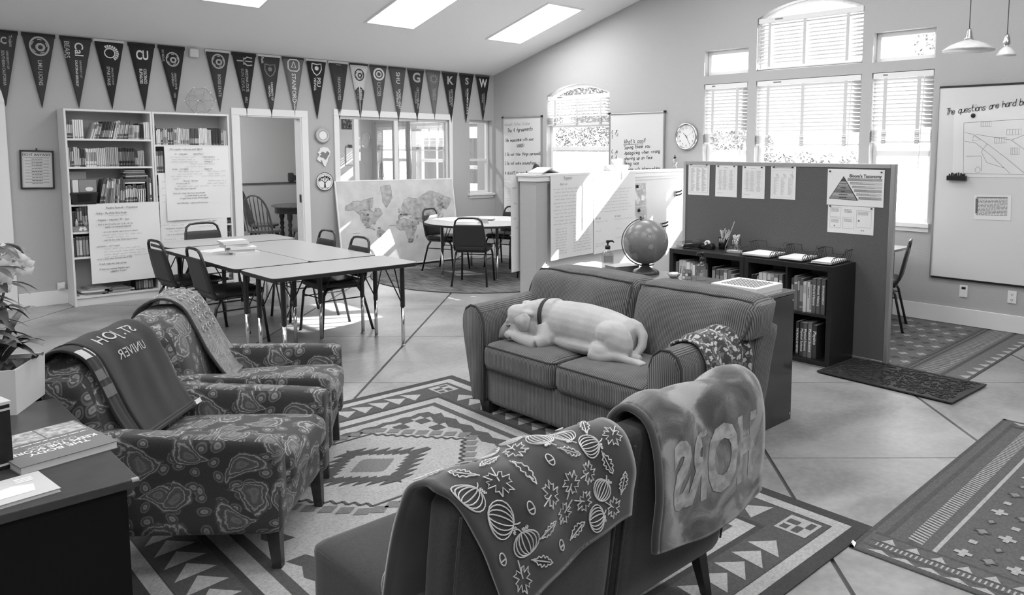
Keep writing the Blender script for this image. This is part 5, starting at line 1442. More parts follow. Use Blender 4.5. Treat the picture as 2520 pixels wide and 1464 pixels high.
def sf(nm, mb, m_=CORD, uv=True, smooth=True, parent=None, **k):
    mb.v = [tuple(V(p) - SO) for p in mb.v]
    o = ob(nm, mb, m_, parent or sofa, smooth=smooth, **k)
    if uv: boxuv(o)
    return o
sf('base', cushion(2.875, 3.66, 2.36, 3.71, .065, .30, .02, n=6), smooth=True)
def crown(q, p):
    if p.z > 0: q.z -= .03 * max(0, p.x * -1) ** 3 + .0
    return q
c1 = sf('seat_cushion', cushion(2.835, 3.50, 3.058, 3.695, .285, .452, .055, puff=.022, n=14))
c2 = sf('seat_cushion', cushion(2.835, 3.50, 2.38, 3.055, .285, .452, .055, puff=.022, n=14))
for c, ya, yb in ((c1, 3.058, 3.695), (c2, 2.38, 3.055)):
    for zz in (.437, .30):
        pts = [(3.3, ya + .012, zz)] + [(2.85 + .04 * (1 - math.sin(a)), ya + .05 - .04 * math.cos(a), zz) for a in (0, .5, 1, PI / 2)] + [(2.85 + .04 * (1 - math.sin(a)), yb - .05 + .04 * math.cos(a), zz) for a in (PI / 2, 1, .5, 0)] + [(3.3, yb - .012, zz)]
        sf('piping', MB().tube(pts, .0055, 6), PIPE, False, parent=c)
def arm(ysg, y_in, nm):
    w = MB(); prof = [(0, .07), (0, .50), (.004, .57), (.03, .63), (.075, .662), (.13, .665), (.175, .64), (.2, .59), (.2, .53), (.18, .42), (.15, .28), (.12, .16), (.105, .07)]
    n = len(prof); xs = [2.845, 2.87, 3.1, 3.35, 3.6, 3.68]; vs = []
    for i, xx in enumerate(xs):
        k = 1.0 - (.06 if i in (0,) else 0); lift = .05 * max(0, (xx - 3.0) / .6)
        for a, b_ in prof:
            ca, cb = .1, .36
            vs.append((xx, y_in + ysg * (ca + (a - ca) * (k if i == 0 else 1)), cb + (b_ - cb) * k + lift * max(0, (b_ - .3) / .36)))
    fs = []
    for i in range(len(xs) - 1):
        for j in range(n):
            q = (i * n + j, i * n + (j + 1) % n, (i + 1) * n + (j + 1) % n, (i + 1) * n + j)
            fs.append(q if ysg < 0 else q[::-1])
    fs.append(tuple(range(n)) if ysg > 0 else tuple(range(n))[::-1]); e = (len(xs) - 1) * n; fs.append(tuple(range(e, e + n)) if ysg < 0 else tuple(range(e, e + n))[::-1])
    w.add(vs, fs); o = sf(nm, w)
    sf('piping', MB().tube([(2.86, y_in + ysg * a, b_) for a, b_ in prof], .006, 6), PIPE, False, parent=o)
    return o
armL = arm(1, 3.695, 'arm'); armR = arm(-1, 2.378, 'arm')
# back frame with flared ends
def flare(q, p):
    q.y += p.y * .05 * max(0, p.z + .5); q.x += .012 * p.z
    return q
sf('back', cushion(3.46, 3.73, 2.215, 3.865, .065, .70, .07, n=14, sag=flare))
def back_cush(ya, yb, end):
    def sag(q, p):
        t_ = (p.z + 1) / 2
        q.x += .13 * t_ - .06
        e_ = max(0, min(1, (p.y * end - .3) / .3)); e_ = e_ * e_ * (3 - 2 * e_); q.z += e_ * (1 - p.z) / 2 * .20
        q.y += .03 * end * e_ * (1 - p.z ** 2)
        if p.z > 0: q.z -= .022 * (p.y * end) ** 2 * (1 if p.y * end > 0 else .3) * p.z
        q.x += .008 * math.sin(p.y * 7 + p.z * 3) * (1 - p.y ** 2)
        return q
    o = sf('back_cushion', cushion(3.36, 3.60, ya, yb, .43, .865, .07, n=16, puffx=.05, sag=sag))
    # welted seam running round the front face
    pts = []
    ym, hy = (ya + yb) / 2, (yb - ya) / 2
    for k in range(40):
        a = 2 * PI * k / 40; cy_, cz = math.cos(a), math.sin(a); mx_ = max(abs(cy_), abs(cz)); py, pz = cy_ / mx_ * .93, cz / mx_ * .9
        p = V((-1, py, pz)); hq = V((.12, hy, .2175)); qq = V((-.085, py * hq.y, pz * hq.z)); qq.x += 0
        qq = sag(qq, p); pts.append(V((3.48 + qq.x - .025, ym + qq.y, .6475 + qq.z)))
    sf('piping', MB().tube(pts, .006, 6, closed=True), PIPE, False, parent=o)
    return o
back_cush(2.13, 2.955, -1); back_cush(2.96, 3.83, 1)
for (x_, y_) in ((2.91, 3.70), (2.91, 2.38), (3.62, 3.70), (3.62, 2.38)):
    w = MB(); w.add([(x_ + i * a, y_ + j * a, z) for a, z in ((.034, 0), (.05, .085)) for i, j in ((-1, -1), (1, -1), (1, 1), (-1, 1))], [(3, 2, 1, 0), (4, 5, 6, 7), (0, 1, 5, 4), (1, 2, 6, 5), (2, 3, 7, 6), (3, 0, 4, 7)])
    sf('foot', w, BLKW, False, False, bevel=.003)

# ================================================================== DOG
def ell(mb, c, r, rot=(0, 0, 0), n=14):
    M_ = Matrix.Translation(c) @ (Matrix.Rotation(rot[2], 4, 'Z') @ Matrix.Rotation(rot[1], 4, 'Y') @ Matrix.Rotation(rot[0], 4, 'X'))
    vs = [M_ @ V((0, 0, -r[2]))]; fs = []
    m_ = n // 2
    for i in range(1, m_):
        t_ = PI * i / m_ - PI / 2
        for k in range(n): a = 2 * PI * k / n; vs.append(M_ @ V((r[0] * math.cos(t_) * math.cos(a), r[1] * math.cos(t_) * math.sin(a), r[2] * math.sin(t_))))
    vs.append(M_ @ V((0, 0, r[2]))); e = len(vs) - 1
    for k in range(n):
        fs.append((0, 1 + (k + 1) % n, 1 + k)); fs.append((e, e - n + k, e - n + (k + 1) % n))
        for i in range(m_ - 2): o_ = 1 + i * n; fs.append((o_ + k, o_ + (k + 1) % n, o_ + n + (k + 1) % n, o_ + n + k))
    mb.add(vs, fs)
dog = thing('dog', 'pale yellow labrador asleep on the corduroy sofa', 'dog', (3.15, 3.1, .45))
DO = V((3.15, 3.1, .45)); w = MB(); w.T = Matrix.Translation(-DO)
# trunk
w.tube([(3.15, 3.47, .60), (3.165, 3.40, .595), (3.175, 3.30, .588), (3.19, 3.15, .582), (3.20, 3.0, .575), (3.205, 2.89, .570), (3.215, 2.80, .565), (3.22, 2.74, .56)], [.098, .118, .133, .142, .138, .128, .112, .075], 22)
ell(w, (3.15, 3.12, .50), (.12, .30, .06))
ell(w, (3.08, 3.36, .515), (.075, .11, .075), (0, 0, 0))
# neck and head, chin down on the cushion beside the arm
w.tube([(3.16, 3.36, .62), (3.13, 3.46, .625), (3.085, 3.54, .61)], [.112, .095, .085], 16)
ell(w, (3.055, 3.572, .600), (.084, .090, .082)); ell(w, (3.05, 3.605, .622), (.062, .064, .052)); ell(w, (3.07, 3.47, .54), (.07, .08, .07)); ell(w, (3.05, 3.50, .50), (.06, .1, .05)); ell(w, (3.04, 3.575, .54), (.066, .075, .06))
w.tube([(3.05, 3.605, .565), (3.028, 3.665, .51), (3.008, 3.70, .474)], [.06, .045, .035], 14); ell(w, (3.003, 3.706, .466), (.032, .032, .026))
ell(w, (3.03, 3.67, .472), (.038, .05, .022)); ell(w, (3.012, 3.625, .575), (.03, .03, .02))
# fold of skin in front of the collar
ell(w, (3.115, 3.47, .655), (.075, .035, .062), (.35, 0, 0))
# foreleg: shoulder, elbow, forearm, paw with toes
w.tube([(3.08, 3.36, .55), (3.02, 3.33, .49), (2.985, 3.355, .478)], [.07, .052, .043], 12); w.tube([(2.985, 3.35, .478), (2.975, 3.46, .49), (2.972, 3.555, .502)], [.044, .036, .03], 12); ell(w, (2.972, 3.585, .498), (.03, .04, .03))
for k in range(4): ell(w, (2.962 + .012 * abs(k - 1.5), 3.60 + (.006 if k in (1, 2) else 0), .475 + .012 * k), (.014, .024, .012))
# far foreleg tucked under the chin
w.tube([(3.12, 3.42, .50), (3.08, 3.52, .475), (3.07, 3.6, .475)], [.045, .033, .03], 10)
# haunch and hind leg
ell(w, (3.115, 2.80, .560), (.078, .145, .112), (.3, 0, 0)); ell(w, (3.07, 2.87, .505), (.065, .12, .06)); ell(w, (3.12, 2.84, .60), (.085, .13, .075))
w.tube([(3.04, 2.93, .487), (3.04, 2.83, .483), (3.055, 2.735, .497)], [.046, .038, .026], 12); w.tube([(3.055, 2.735, .497), (3.075, 2.67, .488), (3.095, 2.61, .478)], [.026, .022, .024], 12)
ell(w, (3.105, 2.585, .475), (.027, .036, .024))
for k in range(4): ell(w, (3.085 + .014 * k, 2.558 - .004 * (k in (1, 2)), .475), (.011, .018, .014))
w.tube([(3.16, 2.80, .50), (3.15, 2.70, .48), (3.17, 2.63, .475)], [.05, .032, .026], 10)
# tail
w.tube([(3.24, 2.80, .635), (3.255, 2.745, .625), (3.255, 2.70, .585), (3.235, 2.69, .53), (3.20, 2.70, .492), (3.15, 2.74, .477)], [.045, .037, .033, .03, .027, .018], 12)
# ears hang as flaps
ell(w, (3.03, 3.485, .638), (.03, .05, .022)); ell(w, (3.12, 3.585, .675), (.03, .045, .018))
FUR = bpy.data.materials.new('short cream fur'); FUR.use_nodes = True; nt = FUR.node_tree; b = nt.nodes['Principled BSDF']
tc = N(nt, 'ShaderNodeTexCoord'); mp = N(nt, 'ShaderNodeMapping'); mp.inputs['Scale'].default_value = (160, 40, 120); nz = N(nt, 'ShaderNodeTexNoise'); nz.inputs['Scale'].default_value = 1.6; nz.inputs['Detail'].default_value = 5
nt.links.new(tc.outputs['Object'], mp.inputs[0]); nt.links.new(mp.outputs[0], nz.inputs['Vector'])
n2 = N(nt, 'ShaderNodeTexNoise'); n2.inputs['Scale'].default_value = 7; nt.links.new(tc.outputs['Object'], n2.inputs['Vector'])
nt.links.new(RAMP(nt, MATH(nt, 'MULTIPLY_ADD', nz.outputs['Fac'], .25, MATH(nt, 'MULTIPLY', n2.outputs['Fac'], .75)), [(.3, .36), (.7, .50)]), b.inputs['Base Color'])
bp = N(nt, 'ShaderNodeBump'); bp.inputs['Strength'].default_value = .35; bp.inputs['Distance'].default_value = .003; nt.links.new(nz.outputs['Fac'], bp.inputs['Height']); nt.links.new(bp.outputs[0], b.inputs['Normal'])
b.inputs['Roughness'].default_value = .85; b.inputs['Sheen Weight'].default_value = .3
w.v = [(p[0], p[1] + (.17 * max(0, -.1 - p[1])), p[2]) for p in w.v]
o = ob('body', w, FUR, dog, smooth=True)
q = o.modifiers.new('remesh', 'REMESH'); q.mode = 'VOXEL'; q.voxel_size = .0055; q.use_smooth_shade = True
q = o.modifiers.new('smooth', 'SMOOTH'); q.factor = .5; q.iterations = 16
DK = mat('dog nose leather', .02, .35)
def dp(nm, f, m_=DK):
    w = MB(); w.T = Matrix.Translation(-DO); f(w); return ob(nm, w, m_, dog, smooth=True)
# near ear: a folded flap hanging over the cheek
EAR = [(3.540, .606), (3.470, .648), (3.395, .627), (3.396, .563), (3.415, .545), (3.470, .538), (3.512, .575)]
EAR = [(EAR[i // 3][0] + (EAR[(i // 3 + 1) % 7][0] - EAR[i // 3][0]) * (i % 3) / 3, EAR[i // 3][1] + (EAR[(i // 3 + 1) % 7][1] - EAR[i // 3][1]) * (i % 3) / 3) for i in range(21)]
def earflap(w):
    n_ = len(EAR)
    c = (sum(p[0] for p in EAR) / n_, sum(p[1] for p in EAR) / n_ + .01); vs = []
    for rg in (1.0, .72, .4):
        for p in EAR:
            y, z = c[0] + (p[0] - c[0]) * rg, c[1] + (p[1] - c[1]) * rg; t_ = (z - .538) / .11
            vs.append((2.958 + .050 * max(0, t_) ** 3 - .014 * (1 - rg) + .010 * (1 - t_), y, z))
    vs.append((2.948, c[0], c[1]))
    fs = [(r * n_ + k, r * n_ + (k + 1) % n_, (r + 1) * n_ + (k + 1) % n_, (r + 1) * n_ + k) for r in (0, 1) for k in range(n_)] + [(2 * n_ + k, 2 * n_ + (k + 1) % n_, 3 * n_) for k in range(n_)]
    w.add(vs, fs)
EARM = mat('ear fur', .34, .9, noise=(30, .8, 1.15)); e_ = dp('ear', earflap, EARM); q = e_.modifiers.new('solid', 'SOLIDIFY'); q.thickness = .010; q = e_.modifiers.new('sub', 'SUBSURF'); q.levels = q.render_levels = 1
dp('nose', lambda w: ell(w, (2.998, 3.735, .466), (.019, .014, .015)))
dp('eye', lambda w: w.tube([(2.981, 3.585, .556), (2.974, 3.602, .549), (2.979, 3.622, .548)], [.003, .008, .003], 8, flat=.5))
dp('eye', lambda w: w.tube([(3.062, 3.672, .590), (3.057, 3.68, .584)], [.004, .004], 8))
dp('mouth_line', lambda w: w.tube([(2.978, 3.70, .462), (2.99, 3.66, .455), (2.985, 3.63, .467)], .0025, 6), mat('dog lip', .12, .5))
for k in range(3): dp('paw_pad', lambda w: ell(w, (2.946, 3.565 - .014 * k, .474 + .003 * k), (.005, .006, .007)), mat('paw pad', .14, .5))
dp('paw_pad', lambda w: ell(w, (2.944, 3.548, .492), (.004, .011, .006)), mat('paw pad'))
for k in range(4): dp('paw_pad', lambda w: ell(w, (3.079 + .0145 * k, 2.619, .471), (.006, .005, .008)), mat('paw pad'))
def col(w):
    c = V((3.145, 3.405, .612)); ax = V((-.12, .75, -.1)).normalized(); a = ax.cross(V((0, 0, 1))).normalized(); b_ = ax.cross(a)
    for s_ in (-.006, .006): w.tube([c + ax * s_ + a * .107 * math.cos(t_) + b_ * .111 * math.sin(t_) for t_ in [2 * PI * k / 28 for k in range(28)]], .008, 6, closed=True)
dp('collar', col, mat('collar webbing', .03, .6))

# ================================================================== CONSOLE BEHIND THE SOFA
GLOSS = mat('glossy grey lacquer', .04, .09, spec=.6)
t = thing('console_cabinet', 'glossy dark console cabinet standing behind the sofa', 'cabinet', (3.94, 3.13, 0))
ob('body', MB().box(-.18, .18, -.835, .84, .0, .775), GLOSS, t, bevel=.003)
ob('top_panel', MB().box(-.183, .183, -.84, .845, .778, .80), mat('lacquer top', .16, .12, spec=.6), t, bevel=.003)
w = MB()
for z in (.04, .74):
    for x_ in (-.16, .16): ob('screw', MB().box(x_ - .006, x_ + .006, -.8375, -.835, z - .006, z + .006), CHROME, t)
# white game box with a printed grid
t = thing('game_box', 'white box with a printed black grid on the console corner', 'box', (3.845, 2.455, .80), .02)
ob('base', MB().box(-.145, .145, -.15, .15, 0, .03), PAPER, t, bevel=.002); ob('lid', MB().box(-.148, .148, -.153, .153, .018, .055), PAPER, t, bevel=.002)
w = MB()
for i in range(9):
    for j in range(11):
        x_, y_ = -.112 + i * .025, -.118 + j * .0215
        w.quad((x_, y_, .0556), (x_ + .018, y_, .0556), (x_ + .022, y_ + .015, .0556), (x_ + .004, y_ + .015, .0556))
ob('grid_print', w, INK, t)
GL = bpy.data.materials.new('globe print'); GL.use_nodes = True; nt = GL.node_tree; b = nt.nodes['Principled BSDF']
tc = N(nt, 'ShaderNodeTexCoord'); nz = N(nt, 'ShaderNodeTexNoise'); nz.inputs['Scale'].default_value = 7; nz.inputs['Detail'].default_value = 8; nt.links.new(tc.outputs['Object'], nz.inputs['Vector'])
n2 = N(nt, 'ShaderNodeTexNoise'); n2.inputs['Scale'].default_value = 90; nt.links.new(tc.outputs['Object'], n2.inputs['Vector'])
nt.links.new(RAMP(nt, MATH(nt, 'MULTIPLY_ADD', n2.outputs['Fac'], .1, nz.outputs['Fac']), [(.4, .18), (.58, .21), (.60, .13), (.62, .30), (.8, .36)]), b.inputs['Base Color']); b.inputs['Roughness'].default_value = .3
t = thing('globe', 'desk globe on a round foot on the console', 'globe', (3.955, 3.33, .80))
w = MB(); ell(w, (0, 0, 0), (.152, .152, .152), n=40); o = ob('sphere', w, GL, t, smooth=True, loc=(0, 0, .215)); 
Ld = V((-.69, .72, 0)); axd = (V((0, 0, 1)) * math.cos(.22) + Ld * math.sin(.22)); sd = (Ld * math.cos(.22) - V((0, 0, 1)) * math.sin(.22))
pts = [V((0, 0, .215)) + axd * .163 * math.cos(a) + sd * .163 * math.sin(a) for a in [PI * k / 24 for k in range(-1, 26)]]
w = MB(); nrm = axd.cross(sd)
for i in range(len(pts) - 1):
    p, q = pts[i], pts[i + 1]; c = V((0, 0, .215)); r1, r2 = (p - c).normalized() * .004, (q - c).normalized() * .004; e = nrm * .012
    w.add([p - e - r1, p + e - r1, p + e + r1, p - e + r1, q - e - r2, q + e - r2, q + e + r2, q - e + r2], [(0, 4, 5, 1), (1, 5, 6, 2), (2, 6, 7, 3), (3, 7, 4, 0)])
ob('meridian_arm', w, mat('globe arm', .25, .3, metal=.5), t)
ob('foot', MB().lathe([(.095, 0), (.095, .01), (.08, .024), (.04, .04), (.028, .046), (.028, .062), (.018, .066)], 28), mat('globe foot', .06, .3), t, smooth=True)
ob('pole_pin', MB().tube([V((0, 0, .215)) + axd * .15, V((0, 0, .215)) + axd * .176], .007, 8), BLKMET, t)
sanitizer('tall clear sanitizer pump bottle left of the globe', (3.90, 3.63, .80), -.6, 1.12)
sanitizer('clear sanitizer pump bottle behind the right back cushion', (3.985, 2.88, .80), 2.6, 1.0)
t = thing('book', 'thick dark book lying on the console left of the globe', 'book', (3.93, 3.52, .80), -.25)
ob('cover', MB().box(-.1, .1, -.07, .07, 0, .003), TONES[2], t); ob('cover', MB().box(-.1, .1, -.07, .07, .037, .04), TONES[6], t); ob('pages', MB().box(-.097, .097, -.067, .067, .003, .037), TONES[4], t)
t = thing('papers', 'loose white papers at the far end of the console', 'paper', (3.92, 3.82, .80), .3)
for k in range(3): ob('sheet', MB().box(-.1, .11, -.13, .13, .002 * k + .0001, .002 * k + .0019), PAPER, t)
t = thing('puzzle_cube', 'small chequered puzzle cube on the console', 'puzzle cube', (3.985, 3.00, .80), .5)
t.rotation_euler = (0, 0, .5); ob('core', MB().box(-.028, .028, -.028, .028, 0, .056), BLACK, t)
for ax in range(2):
    for i in range(3):
        for j in range(3):
            u, v = -.0275 + i * .0188, .002 + j * .0188; m_ = TONES[random.choice((2, 4, 5, 7))]
            a = (u, u + .0165, -.029, -.028, v, v + .0165) if ax == 0 else (-.029, -.028, u, u + .0165, v, v + .0165)
            ob('tile', MB().box(*a), m_, t)
t = thing('glass_dish', 'low round glass dish beside the puzzle cube', 'dish', (3.955, 3.085, .80)); ob('bowl', MB().lathe([(.03, 0), (.05, .03), (.046, .03), (.027, .004), (.001, .004)], 18), CLEAR, t, smooth=True); ob('fill', MB().lathe([(.028, .004), (.042, .024), (.02, .034), (.001, .036)], 12), PAPER, t, smooth=True)

# ================================================================== PAISLEY ARMCHAIRS
def paisley_build(nt, b, scale=6.2, dark=.016, mid=.15, light=.46, base=.050):
    uv = N(nt, 'ShaderNodeUVMap')
    wn = N(nt, 'ShaderNodeTexNoise'); wn.inputs['Scale'].default_value = 6; nt.links.new(uv.outputs[0], wn.inputs['Vector'])
    wo = N(nt, 'ShaderNodeVectorMath', operation='MULTIPLY_ADD'); nt.links.new(wn.outputs['Color'], wo.inputs[0]); wo.inputs[1].default_value = (.10, .10, 0); nt.links.new(uv.outputs[0], wo.inputs[2])
    vo = N(nt, 'ShaderNodeTexVoronoi', voronoi_dimensions='2D', feature='F1'); vo.inputs['Scale'].default_value = scale; vo.inputs['Randomness'].default_value = .75
    nt.links.new(wo.outputs[0], vo.inputs['Vector'])
    # position inside the cell, turned by a random angle, squeezed to a drop
    sub = N(nt, 'ShaderNodeVectorMath', operation='SUBTRACT'); sc = N(nt, 'ShaderNodeVectorMath', operation='SCALE'); sc.inputs['Scale'].default_value = 1.0
    nt.links.new(wo.outputs[0], sub.inputs[0]); nt.links.new(vo.outputs['Position'], sub.inputs[1])
    rt = N(nt, 'ShaderNodeVectorRotate', rotation_type='Z_AXIS'); nt.links.new(sub.outputs[0], rt.inputs['Vector'])
    sx = N(nt, 'ShaderNodeSeparateColor'); nt.links.new(vo.outputs['Color'], sx.inputs[0]); nt.links.new(MATH(nt, 'MULTIPLY', sx.outputs[0], 6.28), rt.inputs['Angle'])
    sp = N(nt, 'ShaderNodeSeparateXYZ'); nt.links.new(rt.outputs[0], sp.inputs[0])
    x = MATH(nt, 'MULTIPLY', sp.outputs['X'], scale); y = MATH(nt, 'MULTIPLY', sp.outputs['Y'], scale)
    xb = MATH(nt, 'MULTIPLY_ADD', MATH(nt, 'MULTIPLY', y, y), 1.1, x)                       # bend the tip sideways
    wd = MATH(nt, 'MAXIMUM', MATH(nt, 'MULTIPLY_ADD', y, -.42, .30), .05)                     # drop: wide below, narrow above
    d = MATH(nt, 'SQRT', MATH(nt, 'ADD', MATH(nt, 'POWER', MATH(nt, 'DIVIDE', xb, wd), 2), MATH(nt, 'POWER', MATH(nt, 'DIVIDE', y, .48), 2)))
    n2 = N(nt, 'ShaderNodeTexNoise'); n2.inputs['Scale'].default_value = 48; n2.inputs['Detail'].default_value = 3; nt.links.new(uv.outputs[0], n2.inputs['Vector'])
    dd = MATH(nt, 'MULTIPLY_ADD', n2.outputs['Fac'], .42, d)
    col = RAMP(nt, MATH(nt, 'MULTIPLY', dd, .5), [(.0, light * .5), (.14, mid), (.22, light * .45), (.30, mid * .7), (.39, mid * .8), (.42, light * .85), (.455, mid * .6), (.53, mid * .7), (.555, light), (.59, mid * .8), (.66, base)])
    v2 = N(nt, 'ShaderNodeTexVoronoi', voronoi_dimensions='2D', feature='DISTANCE_TO_EDGE'); v2.inputs['Scale'].default_value = 17; nt.links.new(wo.outputs[0], v2.inputs['Vector'])
    v3 = N(nt, 'ShaderNodeTexVoronoi', voronoi_dimensions='2D', feature='F1'); v3.inputs['Scale'].default_value = 15; nt.links.new(wo.outputs[0], v3.inputs['Vector'])
    fl = RAMP(nt, v3.outputs['Distance'], [(.0, mid), (.12, light * .7), (.2, base), (.3, mid * 1.2), (.36, base), (1, base)])
    th = MATH(nt, 'GREATER_THAN', dd, 1.32)
    mx = N(nt, 'ShaderNodeMixRGB', blend_type='MIX'); nt.links.new(th, mx.inputs[0]); nt.links.new(col, mx.inputs[1]); nt.links.new(fl, mx.inputs[2])
    ns = N(nt, 'ShaderNodeTexNoise'); ns.inputs['Scale'].default_value = 220; nt.links.new(uv.outputs[0], ns.inputs['Vector'])
    m2 = N(nt, 'ShaderNodeMixRGB', blend_type='MULTIPLY'); m2.inputs[0].default_value = .7; nt.links.new(mx.outputs[0], m2.inputs[1]); nt.links.new(RAMP(nt, ns.outputs['Fac'], [(.3, .55), (.7, 1.15)]), m2.inputs[2])
    nt.links.new(m2.outputs[0], b.inputs['Base Color']); b.inputs['Roughness'].default_value = .75; b.inputs['Sheen Weight'].default_value = .15; b.inputs['Specular IOR Level'].default_value = .25
    bp = N(nt, 'ShaderNodeBump'); bp.inputs['Strength'].default_value = .2; bp.inputs['Distance'].default_value = .003; nt.links.new(ns.outputs['Fac'], bp.inputs['Height']); nt.links.new(bp.outputs[0], b.inputs['Normal'])
PAIS = fabric('paisley brocade', paisley_build)
WOOD = mat('dark stained wood', .035, .4, noise=(30, .7, 1.4))
AW = .66; AD = .80
def make_armchair(loc, rz, label):
    """faces +x; origin at the floor under the middle of the chair front edge"""
    t = thing('armchair', label, 'armchair', loc, rz)
    def u(nm, mb, m_=PAIS, parent=None, smooth=True, **k):
        o = ob(nm, mb, m_, parent or t, smooth=smooth, **k)
        if m_ is PAIS: boxuv(o)
        return o
    h = AW / 2
    u('base', cushion(-AD + .08, -.02, -h + .05, h - .05, .17, .33, .02, n=6))
    u('seat_cushion', cushion(-.62, .02, -h + .095, h - .095, .315, .455, .05, puff=.025, n=12))
    for s_ in (-1, 1):
        a, b_ = (-h, -h + .10) if s_ < 0 else (h - .10, h)
        def taper(q, p):
            q.z += .02 * -p.x * max(0, p.z) ; q.y += s_ * .015 * max(0, p.z)
            return q
        o = u('arm', cushion(-AD + .06, 0, a, b_, .165, .56, .03, n=12, sag=taper))
    def lean(q, p):
        q.x -= .14 * (p.z + 1) / 2
        q.y *= 1 - .05 * max(0, p.z) ** 2
        if p.z > 0: q.z -= .05 * p.y ** 2 * p.z
        q.x += .03 * (1 - p.z ** 2) * (1 if p.x > 0 else .3)
        return q
    bk = u('back', cushion(-AD + .02, -AD + .22, -h + .02, h - .02, .17, .84, .06, n=16, sag=lean))
    for (x_, y_, sp) in ((-.05, -h + .07, .012), (-.05, h - .07, .012), (-AD + .12, -h + .09, -.03), (-AD + .12, h - .09, -.03)):
        w = MB(); a, c = .026, .017
        vs = [(x_ + dx * a, y_ + dy * a, .175) for dx, dy in ((-1, -1), (1, -1), (1, 1), (-1, 1))] + [(x_ + sp + dx * c, y_ + dy * c, 0) for dx, dy in ((-1, -1), (1, -1), (1, 1), (-1, 1))]
        w.add(vs, [(0, 1, 2, 3), (7, 6, 5, 4), (0, 4, 5, 1), (1, 5, 6, 2), (2, 6, 7, 3), (3, 7, 4, 0)]); u('leg', w, WOOD, None, False, bevel=.002)
    return t
A1 = math.radians(-43); A2 = math.radians(-33)
def front_mid(x, y, a): return (x - math.sin(a) * AW / 2, y + math.cos(a) * AW / 2, 0)
ac1 = make_armchair(front_mid(1.18, 2.775, A1), A1, 'paisley armchair beside the black cabinet, dark knit throw over its back')
ac2 = make_armchair(front_mid(1.71, 3.41, A2), A2, 'paisley armchair with a pale brocade throw over its back')
# ---- draped cloth helper: profile points (x, z) over a chair back, in the chair's own frame
def spline(pts, t):
    n = len(pts) - 1; f = min(max(t, 0), .99999) * n; i = int(f); q = f - i
    P = lambda k: V(pts[max(0, min(n, k))])
    a, b_, c, d = P(i - 1), P(i), P(i + 1), P(i + 2)
    return .5 * (2 * b_ + (c - a) * q + (2 * a - 5 * b_ + 4 * c - d) * q * q + (3 * b_ - a - 3 * c + d) * q ** 3)
def drape(name, label, cat, parent_chair, prof, y0, y1, m_, wr=.006, seed=0, nu=44, nv=24, edge=None, thick=.008):
    M_ = Matrix.Translation(parent_chair.location) @ Matrix.Rotation(parent_chair.rotation_euler[2], 4, 'Z')
    t = thing(name, label, cat, M_ @ V((prof[0][0], (y0 + y1) / 2, 0)))
    inv = Matrix.Translation(-t.location)
    def S_(s, v, off=0.0):
        p = spline(prof, s); d = spline(prof, min(1, s + .01)) - spline(prof, max(0, s - .01)); d.normalize()
        nrm = V((d.y, -d.x))
        e0, e1 = edge(s) if edge else (0, 0)
        y = y0 + e0 + (y1 + e1 - y0 - e0) * v
        w_ = wr * (math.sin(v * 11 + s * 4 + seed) + .6 * math.sin(v * 23 - s * 7 + seed * 2)) * min(1, 4 * min(s, 1 - s) + .35)
        return inv @ (M_ @ V((p.x + nrm.x * (w_ + off), y, p.y + nrm.y * (w_ + off))))
    o = ob('cloth', MB().grid(lambda s, v: S_(s, v), nu, nv), m_, t, smooth=True); q = o.modifiers.new('solid', 'SOLIDIFY'); q.thickness = thick; q.offset = 0
    uvl = o.data.uv_layers.new(name='uv'); L = sum((V(prof[i + 1]) - V(prof[i])).length for i in range(len(prof) - 1))
    co = []
    for p in o.data.polygons:
        for li in p.loop_indices:
            vi = o.data.loops[li].vertex_index; i, j = divmod(vi, nv + 1); co += [i / nu * L, j / nv * abs(y1 - y0)]
    uvl.data.foreach_set('uv', co)
    return t, S_, L
KNIT = mat('dark knit wool', .013, .95, noise=(150, .6, 1.6), bump=(500, .5), sheen=.2)
KNITL = mat('pale knit wool', .55, .95, bump=(500, .5)); KNITM = mat('grey knit wool', .16, .95, bump=(500, .5))
bp_ = lambda o: [(-AD + .245 + o, .50), (-AD + .175 + o, .62), (-AD + .125 + o * .8, .74), (-AD + .075 + o * .3, .835 + o * .6), (-AD - .015, .868 + o), (-AD - .10 - o, .82 + o * .6), (-AD - .135 - o, .72), (-AD - .125 - o, .58)]
t, S_, L = drape('knit_throw', 'dark knitted throw with mirrored white lettering on the armchair', 'blanket', ac1, bp_(.012), -.20, .21, KNIT, .003, 1)
w = MB(); LW = .41
def on_throw(s0, v0):
    return lambda X, Y: S_(s0 + Y / L, v0 - X / LW, .0065)
text(w, 'ST. JOH', (0, 0, 0), (1, 0, 0), (0, 0, 1), .055, 'c', maxw=.34, bold=.005, fn=on_throw(.455, .5)); text(w, 'UNIVER', (0, 0, 0), (1, 0, 0), (0, 0, 1), .04, 'c', maxw=.27, fn=on_throw(.345, .5))
ob('lettering', w, KNITL, t)
w = MB()
for s_ in (.02, .035): w.ribbon([S_(s_, k / 12, .008) for k in range(13)], .008, (1, 0, 0))
ob('fold_edge', w, KNITM, t)
t2, S2, L2 = drape('knit_scarf', 'folded striped edge of the dark knitted throw, lower layer on the armchair', 'blanket', ac1, [(p[0] + .004, p[1]) for p in bp_(.004)][0:] , -.27, -.20, KNIT, .002, 2, nv=6)
w = MB()
for a, b_, q in ((.42, .49, KNITL), (.22, .27, KNITM), (.30, .35, KNITM)):
    w = MB(); w.grid(lambda u_, v_: S2(a + (b_ - a) * u_, .05 + .9 * v_, .0055), 4, 4); ob('stripe', w, q, t2, smooth=True)
w = MB(); w.grid(lambda u_, v_: S_(.03 - .05 * u_, 1.0 + v_ * .08, .006 + .01 * v_), 3, 3); ob('care_tag', w, PAPER, t)
BROC = fabric('pale brocade', lambda nt, b: paisley_build(nt, b, 9, .1, .26, .44, .20))
